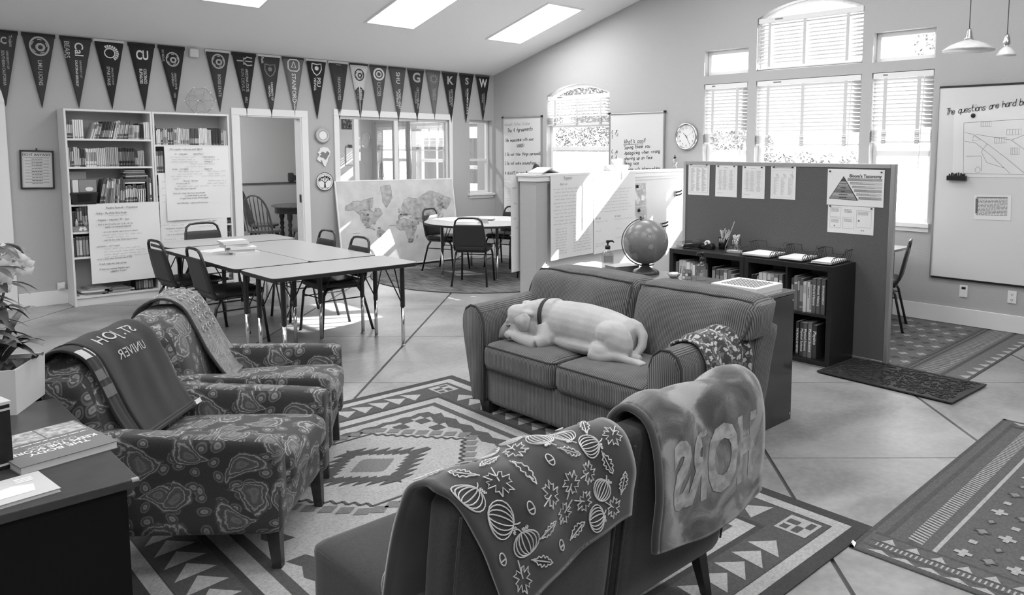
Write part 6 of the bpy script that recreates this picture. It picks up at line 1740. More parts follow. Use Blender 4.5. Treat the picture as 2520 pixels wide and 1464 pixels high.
t3, S3, L3 = drape('brocade_throw', 'pale brocade throw with scroll pattern over the far armchair back', 'blanket', ac2, [(-AD + .30, .46)] + bp_(.016), -.02, .30, BROC, .004, 3)
w = MB()
for i in range(9):
    for j in range(4):
        s_, v_ = .34 + i * .05, .2 + j * .2 + (i % 2) * .08
        w.tube([S3(s_ + .02 * math.sin(a) * (1 - a / 9), v_ + .07 * math.cos(a) * (1 - a / 9), .010) for a in [k * .7 for k in range(9)]], .003, 4)
ob('raised_scrolls', w, mat('scroll thread', .42, .7), t3)
w = MB(); w.tube([S3(k / 30, .0, .004) for k in range(31)], .007, 6); ob('hem', w, mat('hem binding', .05, .8), t3)

# ================================================================== GREY SLIPPER CHAIRS
GREY = mat('charcoal upholstery', .033, .9, noise=(120, .8, 1.25), bump=(400, .25), sheen=.2)
def slipper(x0, x1, label):
    xm = (x0 + x1) / 2; t = thing('slipper_chair', label, 'chair', (xm, 1.85, 0)); h = (x1 - x0) / 2 - .004; o_ = V((0, 1.85, 0))
    sc = ob('seat', cushion(-h, h, -.30, .345, .19, .425, .035, puff=.012, n=12), GREY, t, smooth=True)
    ob('piping', MB().tube([(-h + .01, -.2, .405), (-h + .008, .30, .405), (-h + .03, .335, .405), (h - .03, .335, .405), (h - .008, .30, .405), (h - .01, -.2, .405)], .005, 6), GREY, sc, smooth=True)
    def lean(q, p):
        q.y -= .085 * (p.z + 1) / 2
        return q
    b_ = ob('back', cushion(-h, h, -.345, -.215, .19, .80, .04, n=12, sag=lean), GREY, t, smooth=True)
    ob('back_seam', MB().tube([(-h + .012, -.348, .24), (-h + .012, -.425, .76)], .004, 6), GREY, b_); ob('back_seam', MB().tube([(h - .012, -.348, .24), (h - .012, -.425, .76)], .004, 6), GREY, b_)
    for (x_, y_, dx, dy) in ((-h + .05, .29, -.01, .01), (h - .05, .29, .01, .01), (-h + .05, -.27, -.02, -.03), (h - .05, -.27, .03, -.03)):
        w = MB(); a, c = .024, .014
        vs = [(x_ + i * a, y_ + j * a, .20) for i, j in ((-1, -1), (1, -1), (1, 1), (-1, 1))] + [(x_ + dx + i * c, y_ + dy + j * c, 0) for i, j in ((-1, -1), (1, -1), (1, 1), (-1, 1))]
        w.add(vs, [(0, 1, 2, 3), (7, 6, 5, 4), (0, 4, 5, 1), (1, 5, 6, 2), (2, 6, 7, 3), (3, 7, 4, 0)]); ob('leg', w, BLKW, t)
    return t
sc1 = slipper(1.015, 1.625, 'charcoal slipper chair under the pumpkin blanket')
sc2 = slipper(1.64, 2.235, 'charcoal slipper chair under the printed fleece blanket')
# chair frame: x along world x; back profile in (y, z)
def fdrape(name, label, x0, x1, prof, m_, wr, seed, nu=48, nv=26, edge=None, thick=.01, origin=None):
    t = thing(name, label, 'blanket', origin or (x0, prof[0][0], 0)); o_ = V(t.location)
    def S_(s, v, off=0.0):
        p = spline(prof, s); d = spline(prof, min(1, s + .01)) - spline(prof, max(0, s - .01)); d.normalize(); nrm = V((d.y, -d.x))
        e0, e1, dz = edge(s, v) if edge else (0, 0, 0)
        x = x0 + e0 + (x1 + e1 - x0 - e0) * v
        w_ = wr * (math.sin(v * 9 + s * 5 + seed) + .7 * math.sin(v * 19 - s * 8 + seed * 2) + .4 * math.sin(s * 17 + v * 6)) * min(1, 3 * min(s, 1 - s) + .4)
        return V((x, p.x + nrm.x * (w_ + off), p.y + nrm.y * (w_ + off) + dz)) - o_
    o = ob('cloth', MB().grid(lambda s, v: S_(s, v), nu, nv), m_, t, smooth=True); q = o.modifiers.new('solid', 'SOLIDIFY'); q.thickness = thick; q.offset = 0
    uvl = o.data.uv_layers.new(name='uv'); L = sum((V(prof[i + 1]) - V(prof[i])).length for i in range(len(prof) - 1)); co = []
    for p in o.data.polygons:
        for li in p.loop_indices: vi = o.data.loops[li].vertex_index; i, j = divmod(vi, nv + 1); co += [j / nv * (x1 - x0), i / nu * L]
    uvl.data.foreach_set('uv', co)
    return t, S_, L
# slipper back: front top y = 1.85-.215-.085 = 1.55, rear y = 1.42, top z = .80
PUMP = mat('dark plush', .036, .75, noise=(6, .7, 1.4), sheen=.5)
pr = [(1.635, .47), (1.605, .62), (1.585, .74), (1.565, .805), (1.50, .838), (1.425, .815), (1.395, .73), (1.40, .64), (1.395, .555)]
def pe(s, v): return (-.05 * (s < .5) * (1 - 2 * s) - .03 + .17 * max(0, (s - .55) / .45), .0, -.10 * max(0, s - .6) / .4 * (1 - v) ** 2 + .03 * max(0, s - .6) / .4 * v)
t, PS_, PL_ = fdrape('pumpkin_blanket', 'dark plush blanket embroidered with pumpkins and leaves', 1.02, 1.60, pr, PUMP, .009, 1, edge=pe, thick=.014)
w = MB(); PWd = .6
def st(cx, cs, pts, wd=.0033):
    """stitched line on the cloth around centre (x metres, s metres)"""
    P = [PS_((cs + q[1]) / PL_, (cx + q[0]) / PWd, .0115) for q in pts]; w.tube(P, wd * .55, 4)
def pumpkin(cx, cs, r, a):
    R = lambda x, y: (x * math.cos(a) - y * math.sin(a), x * math.sin(a) + y * math.cos(a))
    for k in (.22, .55, .85, 1.12): st(cx, cs, [R(r * k * math.cos(q), r * .85 * math.sin(q)) for q in [PI * 2 * i / 18 for i in range(19)]])
    st(cx, cs, [R(0, r * .85), R(r * .1, r * 1.1), R(r * .25, r * 1.25)]); st(cx, cs, [R(-r * .1 - r * .5 * q, r * .95 + r * .12 * math.sin(q * 22)) for q in [i / 12 for i in range(13)]])
def leaf(cx, cs, r, a):
    R = lambda x, y: (x * math.cos(a) - y * math.sin(a), x * math.sin(a) + y * math.cos(a))
    o1 = [R(r * (q - .5) * 2, r * .32 * math.sin(PI * q) * (1 + .35 * math.sin(q * 31))) for q in [i / 16 for i in range(17)]]; o2 = [R(r * (q - .5) * 2, -r * .32 * math.sin(PI * q) * (1 + .35 * math.sin(q * 31))) for q in [i / 16 for i in range(17)]]
    st(cx, cs, o1); st(cx, cs, o2); st(cx, cs, [R(-r * 1.2, 0), R(r * .7, 0)])
def maple(cx, cs, r, a):
    pts = []
    for k in range(25): q = a + k * PI / 12; rr = r * ((1, .72, .84, .42)[k % 4] if k not in (12,) else .4); pts.append((rr * math.cos(q), rr * math.sin(q)))
    st(cx, cs, pts); st(cx, cs, [(0, 0), (1.3 * r * math.cos(a + PI), 1.3 * r * math.sin(a + PI))])
def acorn(cx, cs, r, a): st(cx, cs, [(r * .7 * math.cos(q), r * math.sin(q)) for q in [PI * 2 * i / 12 for i in range(13)]]); st(cx, cs, [(-r * .7, .2 * r), (r * .7, .2 * r)])
random.seed(11)
fs_ = [pumpkin, leaf, maple, acorn, pumpkin, leaf, maple]
k = 0
for i in range(10):
    for j in range(7):
        cx = .04 + j * .084 + (i % 2) * .04; cs = .045 + i * (PL_ - .07) / 9.6
        if cx > .57: continue
        f = fs_[(i * 3 + j * 2 + (i * j) % 3) % 7]; f(cx, cs, {pumpkin: .037, leaf: .036, maple: .034, acorn: .014}[f], random.uniform(0, 6.28)); k += 1
o = ob('embroidery', w, mat('silver thread', .62, .45), t); o['kind'] = 'stuff'
w = MB(); w.tube([PS_(1.0, i / 30, .0) for i in range(31)], .008, 6); ob('hem', w, PUMP, t, smooth=True)
def fleece(nt, b):
    uv = N(nt, 'ShaderNodeUVMap'); n1 = N(nt, 'ShaderNodeTexNoise'); n1.inputs['Scale'].default_value = 7; n1.inputs['Detail'].default_value = 5; n1.inputs['Distortion'].default_value = 1.2; nt.links.new(uv.outputs[0], n1.inputs['Vector'])
    n2 = N(nt, 'ShaderNodeTexNoise'); n2.inputs['Scale'].default_value = 300; n2.inputs['Detail'].default_value = 4; nt.links.new(uv.outputs[0], n2.inputs['Vector'])
    nt.links.new(RAMP(nt, MATH(nt, 'MULTIPLY_ADD', n2.outputs['Fac'], .12, n1.outputs['Fac']), [(.44, .030), (.55, .085), (.66, .25)]), b.inputs['Base Color'])
    bp = N(nt, 'ShaderNodeBump'); bp.inputs['Strength'].default_value = .4; bp.inputs['Distance'].default_value = .005; nt.links.new(n2.outputs['Fac'], bp.inputs['Height']); nt.links.new(bp.outputs[0], b.inputs['Normal']); b.inputs['Roughness'].default_value = 1; b.inputs['Sheen Weight'].default_value = .6
FLE = fabric('printed fleece', fleece)
pr2 = [(1.64, .50), (1.61, .64), (1.59, .75), (1.565, .815), (1.50, .852), (1.42, .825), (1.385, .74), (1.38, .62), (1.385, .50), (1.38, .43)]
def fe(s, v): return (.0, .04 - .03 * s, -.06 * max(0, s - .75) / .25 * math.sin(v * 2.6) + .05 * (s > .8) * v * (s - .8) * 4)
t, FS_, FL_ = fdrape('fleece_blanket', 'thick printed fleece blanket with mirrored letters over a slipper chair', 1.70, 2.27, pr2, FLE, .007, 4, edge=fe, thick=.022)
w = MB(); text(w, 'HORS', (0, 0, 0), (1, 0, 0), (0, 0, 1), .15, 'c', maxw=.44, bold=.05, mirror=True, fn=lambda X, Y: FS_(.84 - Y / FL_, .5 + X / .57, .0135))
o = ob('lettering', w, mat('fleece letters', .40, 1, noise=(30, .6, 1.2)), t)
w = MB(); w.tube([FS_(k / 30, 0, 0) for k in range(31)], .013, 8); ob('hem', w, PUMP, t, smooth=True)
# ---- patterned throw over the sofa arm
def spots(nt, b):
    uv = N(nt, 'ShaderNodeUVMap'); vo = N(nt, 'ShaderNodeTexVoronoi', voronoi_dimensions='2D'); vo.inputs['Scale'].default_value = 25; wn = N(nt, 'ShaderNodeTexNoise'); wn.inputs['Scale'].default_value = 22; wn.inputs['Detail'].default_value = 4; nt.links.new(uv.outputs[0], wn.inputs['Vector'])
    wo = N(nt, 'ShaderNodeVectorMath', operation='MULTIPLY_ADD'); nt.links.new(wn.outputs['Color'], wo.inputs[0]); wo.inputs[1].default_value = (.10, .10, 0); nt.links.new(uv.outputs[0], wo.inputs[2]); nt.links.new(wo.outputs[0], vo.inputs['Vector'])
    nt.links.new(RAMP(nt, vo.outputs['Distance'], [(.0, .52), (.26, .5), (.30, .06), (.6, .05), (.72, .20), (1, .08)]), b.inputs['Base Color']); b.inputs['Roughness'].default_value = .9; b.inputs['Sheen Weight'].default_value = .4
SPOT = fabric('printed plush', spots)
t = thing('patterned_throw', 'rumpled dark throw with pale prints over the sofa arm', 'blanket', (3.45, 2.3, .5)); o_ = V((3.45, 2.3, .5))
prA = [(2.388, .49), (2.386, .60), (2.355, .668), (2.28, .70), (2.205, .68), (2.162, .60), (2.165, .50), (2.185, .38)]
def SP(s, v, off=0):
    p = spline(prA, s); d = spline(prA, min(1, s + .01)) - spline(prA, max(0, s - .01)); d.normalize(); n_ = V((d.y, -d.x)); n_ = -n_ if n_.y < 0 and s < .5 else n_
    c = V((2.29, .55)); r_ = (p - c).normalized()
    w_ = .012 * math.sin(v * 26 + s * 3) + .006 * math.sin(v * 41 - s * 6) + off + .010
    return V((3.02 + v * .40 + .06 * (s - .5) + .10 * max(0, .3 - s), p.x + r_.x * w_, p.y + r_.y * w_ + (.03 * v - .026) * min(1, max(0, (p.y - .45) / .2)) - .08 * max(0, s - .7) * math.sin(v * 3))) - o_
ob('hem', MB().tube([SP(1.0, k / 24) for k in range(25)], .008, 6), mat('dark plush'), t, smooth=True)
o = ob('cloth', MB().grid(SP, 40, 40), SPOT, t, smooth=True, solid=.01)
uvl = o.data.uv_layers.new(name='uv'); co = []
for p in o.data.polygons:
    for li in p.loop_indices: vi = o.data.loops[li].vertex_index; i, j = divmod(vi, 41); co += [i / 40 * .75, j / 40 * .55]
uvl.data.foreach_set('uv', co)

# ================================================================== CABINET, PLANT AND BOOKS AT THE LEFT
t = thing('black_cabinet', 'black-brown cabinet holding the planter and a large paperback', 'cabinet', (.2, 2.75, 0), 0)
CT = mat('cabinet top', .042, .33, noise=(25, .85, 1.2))
ob('top_panel', MB().box(-.72, .385, -.49, .465, .715, .74), CT, t, bevel=.003)
ob('body', MB().box(-.70, .36, -.47, .455, .0, .715), mat('cabinet body', .004, .6, spec=.2), t, bevel=.002)
ob('chipped_corner', MB().box(.366, .386, -.491, -.475, .73, .7408), mat('raw chipboard', .35, .9), t, bevel=.004)
t = thing('black_cabinet', 'second black-brown cabinet, behind the one with the planter', 'cabinet', (.2, 3.56, 0), 0)
ob('top_panel', MB().box(-.72, .29, -.335, .10, .70, .725), CT, t, bevel=.003); ob('body', MB().box(-.70, .27, -.325, .09, 0, .70), mat('cabinet body'), t)
t = thing('planter', 'white square tapered planter on the black cabinet', 'planter', (.412, 3.249, .74), math.radians(60))
w = MB(); a, c, H = .114, .12, .152
def shell(a, c, z0, z1): return [(i * a, j * a, z0) for i, j in ((-1, -1), (1, -1), (1, 1), (-1, 1))] + [(i * c, j * c, z1) for i, j in ((-1, -1), (1, -1), (1, 1), (-1, 1))]
w.add(shell(a, c, 0, H), [(3, 2, 1, 0), (0, 1, 5, 4), (1, 2, 6, 5), (2, 3, 7, 6), (3, 0, 4, 7)]); w.add(shell(a * .9, c * .93, .02, H), [(0, 1, 2, 3), (4, 5, 1, 0), (5, 6, 2, 1), (6, 7, 3, 2), (7, 4, 0, 3)])
w.add([p for k in (c, c * .93) for p in [(i * k, j * k, H) for i, j in ((-1, -1), (1, -1), (1, 1), (-1, 1))]], [(0, 1, 5, 4), (1, 2, 6, 5), (2, 3, 7, 6), (3, 0, 4, 7)])
ob('pot', w, mat('glazed white ceramic', .72, .25), t); ob('soil', MB().box(-.108, .108, -.108, .108, H - .03, H - .015), mat('potting soil', .03, 1, bump=(80, 1)), t)
pl = thing('potted_orchid', 'white orchid with dark leafy foliage growing in the white planter', 'plant', (.412, 3.249, .878))
LEAF = mat('dark leaf', .045, .4, noise=(12, .6, 1.5)); LEAF2 = mat('mid leaf', .085, .4, noise=(12, .6, 1.5)); STEM = mat('twig', .10, .7); PET = mat('orchid petal', .9, .6)
def leafm(nm, base, tip, wd, droop, m_, n=8, fold=.3):
    b_, e = V(base), V(tip); d = e - b_; sd = d.cross(V((0, 0, 1)))
    if sd.length < 1e-4: sd = V((1, 0, 0))
    sd.normalize(); w = MB(); vs = []
    for i in range(n + 1):
        q = i / n; p = b_ + d * q + V((0, 0, droop * 4 * q * (1 - q))); hw = wd * math.sin(PI * min(1, q * .92 + .06)) ** .8 * .5
        vs += [p - sd * hw + V((0, 0, hw * fold)), p, p + sd * hw + V((0, 0, hw * fold))]
    w.add(vs, [(3 * i + k, 3 * i + k + 1, 3 * i + k + 4, 3 * i + k + 3) for i in range(n) for k in (0, 1)])
    return ob(nm, w, m_, pl, smooth=True)
# strap leaves of the orchid
for bs, tp, wd, dr, m_ in (((.02, 0, .0), (.16, .12, .17), .03, .06, LEAF2), ((0, 0, 0), (.09, .02, .33), .022, .05, LEAF2), ((.02, .02, .0), (.14, -.02, .06), .06, .05, LEAF), ((0, -.03, 0), (.05, -.16, .09), .06, .04, LEAF), ((.03, 0, .0), (.13, -.13, .075), .055, .04, LEAF2), ((0, 0, -.01), (-.03, -.16, -.12), .02, .11, LEAF), ((.02, .03, 0), (.17, .06, .05), .05, .04, LEAF2), ((-.02, 0, 0), (-.15, -.05, .2), .03, .06, LEAF), ((0, .04, 0), (.03, .2, .24), .028, .06, LEAF)): leafm('strap_leaf', bs, tp, wd, dr, m_)
random.seed(5)
# umbrella plant: whorls of leaflets on thin stalks
for k in range(15):
    hgt = .07 + k * .026; a0 = k * 2.4; c = V((.05 * math.cos(a0) - .02, .05 * math.sin(a0) - .02, hgt))
    ob('stalk', MB().tube([(-.02, -.02, 0), c], .003, 5), STEM, pl)
    for j in range(7):
        a = a0 + j * 2 * PI / 7; L_ = random.uniform(.09, .145); leafm('leaflet', c, c + V((L_ * math.cos(a), L_ * math.sin(a), random.uniform(-.05, .0))), .032, .02, random.choice((LEAF, LEAF, LEAF2)), n=5)
for k in range(22):
    a = random.uniform(0, 6.28); r_ = random.uniform(.04, .12); p = V((r_ * math.cos(a), r_ * math.sin(a), .0)); leafm('ground_leaf', p, p + V((random.uniform(-.05, .05), random.uniform(-.05, .05), random.uniform(.0, .03))), .035, .015, random.choice((LEAF, LEAF2)), n=4)
# orchid spike with flowers
ob('flower_stem', MB().tube([(-.03, 0, 0), (-.04, .01, .2), (-.01, -.02, .34), (.05, -.04, .375), (.11, -.05, .34)], .004, 6), STEM, pl, smooth=True)
for (x_, y_, z_) in ((.05, -.05, .385), (.075, -.06, .37), (.10, -.055, .345), (.045, -.07, .335), (.02, -.05, .365), (.035, -.07, .295), (-.01, -.06, .33), (.0, -.05, .385)):
    w = MB(); c = V((x_, y_, z_)); f_ = V((.1, -1, -.2)).normalized(); a_ = f_.cross(V((0, 0, 1))).normalized(); b_ = a_.cross(f_)
    for j in range(5):
        q = j * 2 * PI / 5 + .3; d = a_ * math.cos(q) + b_ * math.sin(q); e = a_ * -math.sin(q) + b_ * math.cos(q); rr = .044 if j % 2 else .038
        w.add([c + d * .004, c + d * rr * .55 - e * rr * .52 + f_ * .006, c + d * rr + f_ * .002, c + d * rr * .55 + e * rr * .52 + f_ * .006, c + d * rr * .55 + f_ * .012], [(0, 1, 4), (1, 2, 4), (2, 3, 4), (3, 0, 4)])
    fl = ob('flower', w, PET, pl, smooth=True); w2 = MB(); ell(w2, c + f_ * .01, (.006, .006, .006), n=8); ob('lip', w2, INKL, fl, smooth=True)
ob('curly_twig', MB().tube([(-.06, 0, .0), (-.10, .03, .25), (-.055, .05, .42), (-.08, .06, .56), (-.02, .07, .66), (.02, .07, .62), (-.01, .06, .52), (-.06, .05, .45)], .0035, 6), STEM, pl, smooth=True)
def flatbook(label, loc, rz, a, b_, th, cover, draw=None, pages=PAGES, name='book'):
    t = thing(name, label, 'book', loc, rz)
    ob('pages', MB().box(-a + .003, a - .002, -b_ + .003, b_ - .003, .0012, th - .0012), pages, t); ob('cover', MB().box(-a, a, -b_, b_, 0, .0012), cover, t); o = ob('cover', MB().box(-a, a, -b_, b_, th - .0012, th), cover, t)
    if draw: draw(t, th + .0006)
    return t
def body_cover(t, z):
    w = MB(); U_, W_ = (-1, 0, 0), (0, -1, 0)
    text(w, 'THE BODY', (0, -.062, z), U_, W_, .022, maxw=.17, bold=.02); text(w, 'KEEPS THE SCORE', (0, -.03, z + .0003), U_, W_, .024, maxw=.215, bold=.025); ob('title', w, PAPER, t)
    w = MB(); text(w, 'COOKBOOK', (0, -.005, z), U_, W_, .018, maxw=.13, bold=.02); ob('subtitle', w, TONES[6], t)
    w = MB(); w.quad((-.115, .04, z), (.005, .04, z), (.005, .145, z), (-.115, .145, z)); w.quad((.01, .04, z), (.115, .04, z), (.115, .145, z), (.01, .145, z)); ob('photo', w, mat('food photo', .35, .5, noise=(45, .4, 1.7)), t)
    w = MB(); dashes(w, (-.11, .018, z), (1, 0, 0), (0, 1, 0), .22, .005); ob('byline', w, PAPER, t)
flatbook('large paperback with a bold white title and food photos on the black cabinet', (.462, 2.665, .74), math.radians(9), .122, .15, .022, TONES[3], body_cover)
def card_cover(t, z):
    w = MB(); w.quad((-.05, -.05, z), (.03, -.05, z), (.04, .0, z), (-.0, .02, z), (-.05, .01, z)); ob('cover_art', w, TONES[7], t)
    w = MB()
    for k in range(3): w.quad((.012, .03 + k * .012, z), (.05, .028 + k * .012, z), (.05, .036 + k * .012, z), (.012, .038 + k * .012, z))
    ob('title_blocks', w, PAPER, t)
flatbook('small pale booklet at the front edge of the black cabinet', (.335, 2.385, .74), math.radians(6), .075, .085, .01, TONES[6], card_cover, name='booklet')
o = ob('patterned_box', MB().box(-.05, .05, -.03, .03, 0, .185), BLKW, loc=(.3085, 2.60, .74)); o.rotation_euler = (0, 0, .2); tag(o, 'tall black tin with pale ornament beside the large paperback', 'tin')
w = MB()
for z in (.012, .165): w.box(-.051, .051, -.031, -.0302, z, z + .006); w.box(.0502, .0508, -.03, .03, z, z + .006)
for z in (.03, .05): w.ribbon([(.0505, -.025, z), (.0505, .025, z), (.0505, .025, z + .012), (.0505, -.01, z + .012)], .005, (1, 0, 0))
for k in range(8): w.ribbon([(.0506, random.uniform(-.025, .025), random.uniform(.07, .15)) for q in range(4)], .003, (1, 0, 0))
ob('ornament', w, TONES[6], o); ob('lid', MB().box(-.053, .053, -.033, .033, .182, .19), TONES[6], o)
zz = .725
for k in range(4):
    flatbook('pale book, %s from the bottom of the pile behind the planter' % ordn(k + 1), (.40, 3.52, zz), .35 + .05 * k, .08, .06, .026, TONES[(6, 5, 7, 5)[k]]); zz += .0262

# ================================================================== RUGS
def rugmat(nm, v): return mat(nm, v, .95, noise=(90, .8, 1.18), bump=(260, .4))
RL, RM, RD, RDD = rugmat('kilim light wool', .40), rugmat('kilim mid wool', .19), rugmat('kilim dark wool', .085), rugmat('kilim darkest wool', .055)
def rug(name, label, W, H, loc, rz, base, layers, th=.006):
    """layers: [(part name, material, polygons in rug coordinates)], each a hair above the one before"""
    t = thing(name, label, 'rug', loc, rz)
    ob('weave', MB().prism([(0, 0), (W, 0), (W, H), (0, H)], 0, th), base, t)
    for k, (nm, m_, polys) in enumerate(layers):
        w = MB(); z = th + .0004 * (k + 1)
        if len(polys) <= 8:
            for p in polys:
                a = sum(p[i][0] * p[(i + 1) % len(p)][1] - p[(i + 1) % len(p)][0] * p[i][1] for i in range(len(p)))
                ob(nm, MB().quad(*[(x, y, z) for x, y in (p if a > 0 else p[::-1])]), m_, t)
            continue
        for p in polys:
            a = sum(p[i][0] * p[(i + 1) % len(p)][1] - p[(i + 1) % len(p)][0] * p[i][1] for i in range(len(p)))
            w.quad(*[(x, y, z) for x, y in (p if a > 0 else p[::-1])])
        o = ob(nm, w, m_, t); o['kind'] = 'stuff'
    return t
def rect(x0, y0, x1, y1): return [(x0, y0), (x1, y0), (x1, y1), (x0, y1)]
def frame_(W, H, d, w_): return [rect(d, d, W - d, d + w_), rect(d, H - d - w_, W - d, H - d), rect(d, d + w_, d + w_, H - d - w_), rect(W - d - w_, d + w_, W - d, H - d - w_)]
W_, H_ = 2.44, 3.16
cx, cy = W_ / 2, H_ / 2
dark = frame_(W_, H_, .13, .20) ; light = frame_(W_, H_, .065, .06)
light2 = frame_(W_, H_, .36, .05); dark2 = frame_(W_, H_, .43, .045)
tri = []
n = 15
for side in (0, 1):
    L = W_ if side == 0 else H_; m_ = 14 if side == 0 else 19; p = (L - .8) / m_
    for i in range(m_):
        a = .4 + i * p
        for far in (0, 1):
            D = W_ if side else H_
            b0, b1 = (.15, .31) if not far else (D - .15, D - .31)
            q = [(a, b0), (a + p * .95, b0 + (b1 - b0) * .5), (a + p * .15, b1)] if not far else [(a, b0), (a + p * .95, b0 + (b1 - b0) * .5), (a + p * .15, b1)]
            tri.append(q if side == 0 else [(y, x) for x, y in q])
box_l, box_d = [], []
for sx in (0, 1):
    for sy in (0, 1):
        X = lambda x: x if not sx else W_ - x
        Y = lambda y: y if not sy else H_ - y
        R = lambda a, b, c, d: [(X(a), Y(b)), (X(c), Y(b)), (X(c), Y(d)), (X(a), Y(d))]
        box_l += [R(.155, .155, .305, .305)]; box_d += [R(.17, .17, .23, .20), R(.23, .20, .29, .235), R(.19, .235, .23, .29), R(.25, .255, .29, .29)]
        # stepped corner figure in the field
        box_d += [R(.56 + i * .075, .56 + j * .075, .635 + i * .075, .635 + j * .075) for i, j in ((0, 0), (2, 0), (1, 1), (0, 2), (3, 1), (1, 3))]
chain_m, chain_d, zig = [], [], []
def dia(x, y, a, b): return [(x - a, y), (x, y - b), (x + a, y), (x, y + b)]
def chain(p, q, k, dst, a=.05, b=.04):
    for i in range(k): t_ = (i + .5) / k; dst.append(dia(p[0] + (q[0] - p[0]) * t_, p[1] + (q[1] - p[1]) * t_, a, b))
med_d, med_l, med_m = [], [], []
for s in (-1, 1):
    my = cy + s * .52
    hx = [(cx + .62, my), (cx + .26, my + .46), (cx - .26, my + .46), (cx - .62, my), (cx - .26, my - .46), (cx + .26, my - .46)]
    for i in range(6):
        p, q = hx[i], hx[(i + 1) % 6]; chain(p, q, 7 if i % 3 else 7, chain_m)
        # thin dark zigzag shadowing each chain on the inside
        c_ = (cx, my); ins = lambda z: (z[0] + (c_[0] - z[0]) * .11, z[1] + (c_[1] - z[1]) * .11)
        P, Q = ins(p), ins(q); nst = 9
        for k in range(nst):
            t0, t1 = k / nst, (k + 1) / nst; x0, y0 = P[0] + (Q[0] - P[0]) * t0, P[1] + (Q[1] - P[1]) * t0; x1, y1 = P[0] + (Q[0] - P[0]) * t1, P[1] + (Q[1] - P[1]) * t1
            chain_d.append(rect(min(x0, x1), y0 - .007, max(x0, x1), y0 + .007)); chain_d.append(rect(x1 - .007, min(y0, y1), x1 + .007, max(y0, y1)))
    # serrated medallion: nested arrow-toothed figures
    def serr(k, tw):
        N_ = 6; out = [[(cx + x * k, my + y * k) for x, y in ((-.34, -.02), (.34, -.02), (.34, .02), (-.34, .02))]]
        for i in range(N_):
            y = .02 + .26 * i / N_; xw = .34 * (1 - i / N_ * .85); y2 = .02 + .26 * (i + 1) / N_; x2 = .34 * (1 - (i + 1) / N_ * .85) if i < N_ - 1 else 0
            for s_ in (-1, 1):
                out.append([(cx + x_ * k, my + s_ * y_ * k) for x_, y_ in ((-xw, y), (xw, y), (xw - tw, y + .016), (-(xw - tw), y + .016))])
                xi = min(xw - tw, x2) if i < N_ - 1 else 0
                out.append([(cx + x_ * k, my + s_ * y_ * k) for x_, y_ in ((-(xw - tw), y + .016), (xw - tw, y + .016), (max(x2, .0), y2), (-max(x2, .0), y2))])
        return [p for p in out]
    med_d += serr(1.0, .11); med_l += serr(.62, .07); med_m += serr(.36, .04)
    for sx in (-1, 1):
        zig += [[(cx + sx * (.60 + .03 * (i % 2)), my - .44 + i * .08), (cx + sx * (.68 + .03 * (i % 2)), my - .44 + i * .08), (cx + sx * (.68 + .03 * ((i + 1) % 2)), my - .36 + i * .08), (cx + sx * (.60 + .03 * ((i + 1) % 2)), my - .36 + i * .08)] for i in range(11)]
endz = []
for s in (-1, 1):
    yy = cy + s * .98
    endz += [[(cx - .66 + i * .06, yy + .02 * (i % 2)), (cx - .60 + i * .06, yy + .02 * ((i + 1) % 2)), (cx - .60 + i * .06, yy + .045 + .02 * ((i + 1) % 2)), (cx - .66 + i * .06, yy + .045 + .02 * (i % 2))] for i in range(22)]
field = [rect(.41, .41, W_ - .41, H_ - .41)]
rug('kilim_rug', 'large flat-woven rug with serrated medallions and triangle border under the sofa group', W_, H_, (.70, 1.375, 0), math.radians(-.9), RDD,
    [('border_band', RD, dark), ('light_field', RL, field + light + light2), ('dark_line', RD, dark2 + zig + endz), ('teeth', RL, tri), ('corner_box', RL, box_l), ('corner_figure', RD, box_d), ('lozenge_chain', RM, chain_m), ('step_line', RD, chain_d), ('medallion', RD, med_d), ('medallion_inner', RL, med_l), ('medallion_core', RM, med_m)])
# ---- rug at the lower right
W_, H_ = 2.12, 2.6      # x, y
bands_d = [rect(0, 0, W_, .02), rect(0, H_ - .02, W_, H_), rect(0, 0, .02, H_), rect(W_ - .02, 0, W_, H_)]
for d in (.06, .16): bands_d += [rect(.2, H_ - d - .025, W_ - .05, H_ - d)]
light = [rect(.2, H_ - .28, W_ - .06, H_ - .262)]
herr = []
k = 0
x = .22
while x < W_ - .1:
    herr.append([(x, H_ - .215), (x + .012, H_ - .215), (x + .03, H_ - .15), (x + .018, H_ - .15)]); x += .024
endl, endd = [], []
for i in range(26):
    y = .04 + i * .1; 
    if y > H_ - .1: break
    endl.append([(.03, y), (.06, y + .05), (.03, y + .1)]); endl.append([(.13, y + .02), (.175, y + .05), (.13, y + .08)])
    endl += [rect(.085, y + j * .02, .115, y + j * .02 + .008) for j in range(5)]
    for far in (W_,): endl.append([(far - .03, y), (far - .07, y + .05), (far - .03, y + .1)]); endd.append([(far - .1, y), (far - .13, y + .05), (far - .1, y + .1)])
bands_d += [rect(.062, .03, .08, H_ - .03), rect(.12, .03, .128, H_ - .03), rect(.185, .03, .2, H_ - .03), rect(W_ - .14, .03, W_ - .13, H_ - .3)]
mo_l, mo_d, mo_m = [], [], []
def star(x, y, r): return [(x - r, y - r * .35), (x - r * .35, y - r * .35), (x - r * .35, y - r), (x + r * .35, y - r), (x + r * .35, y - r * .35), (x + r, y - r * .35), (x + r, y + r * .35), (x + r * .35, y + r * .35), (x + r * .35, y + r), (x - r * .35, y + r), (x - r * .35, y + r * .35), (x - r, y + r * .35)]
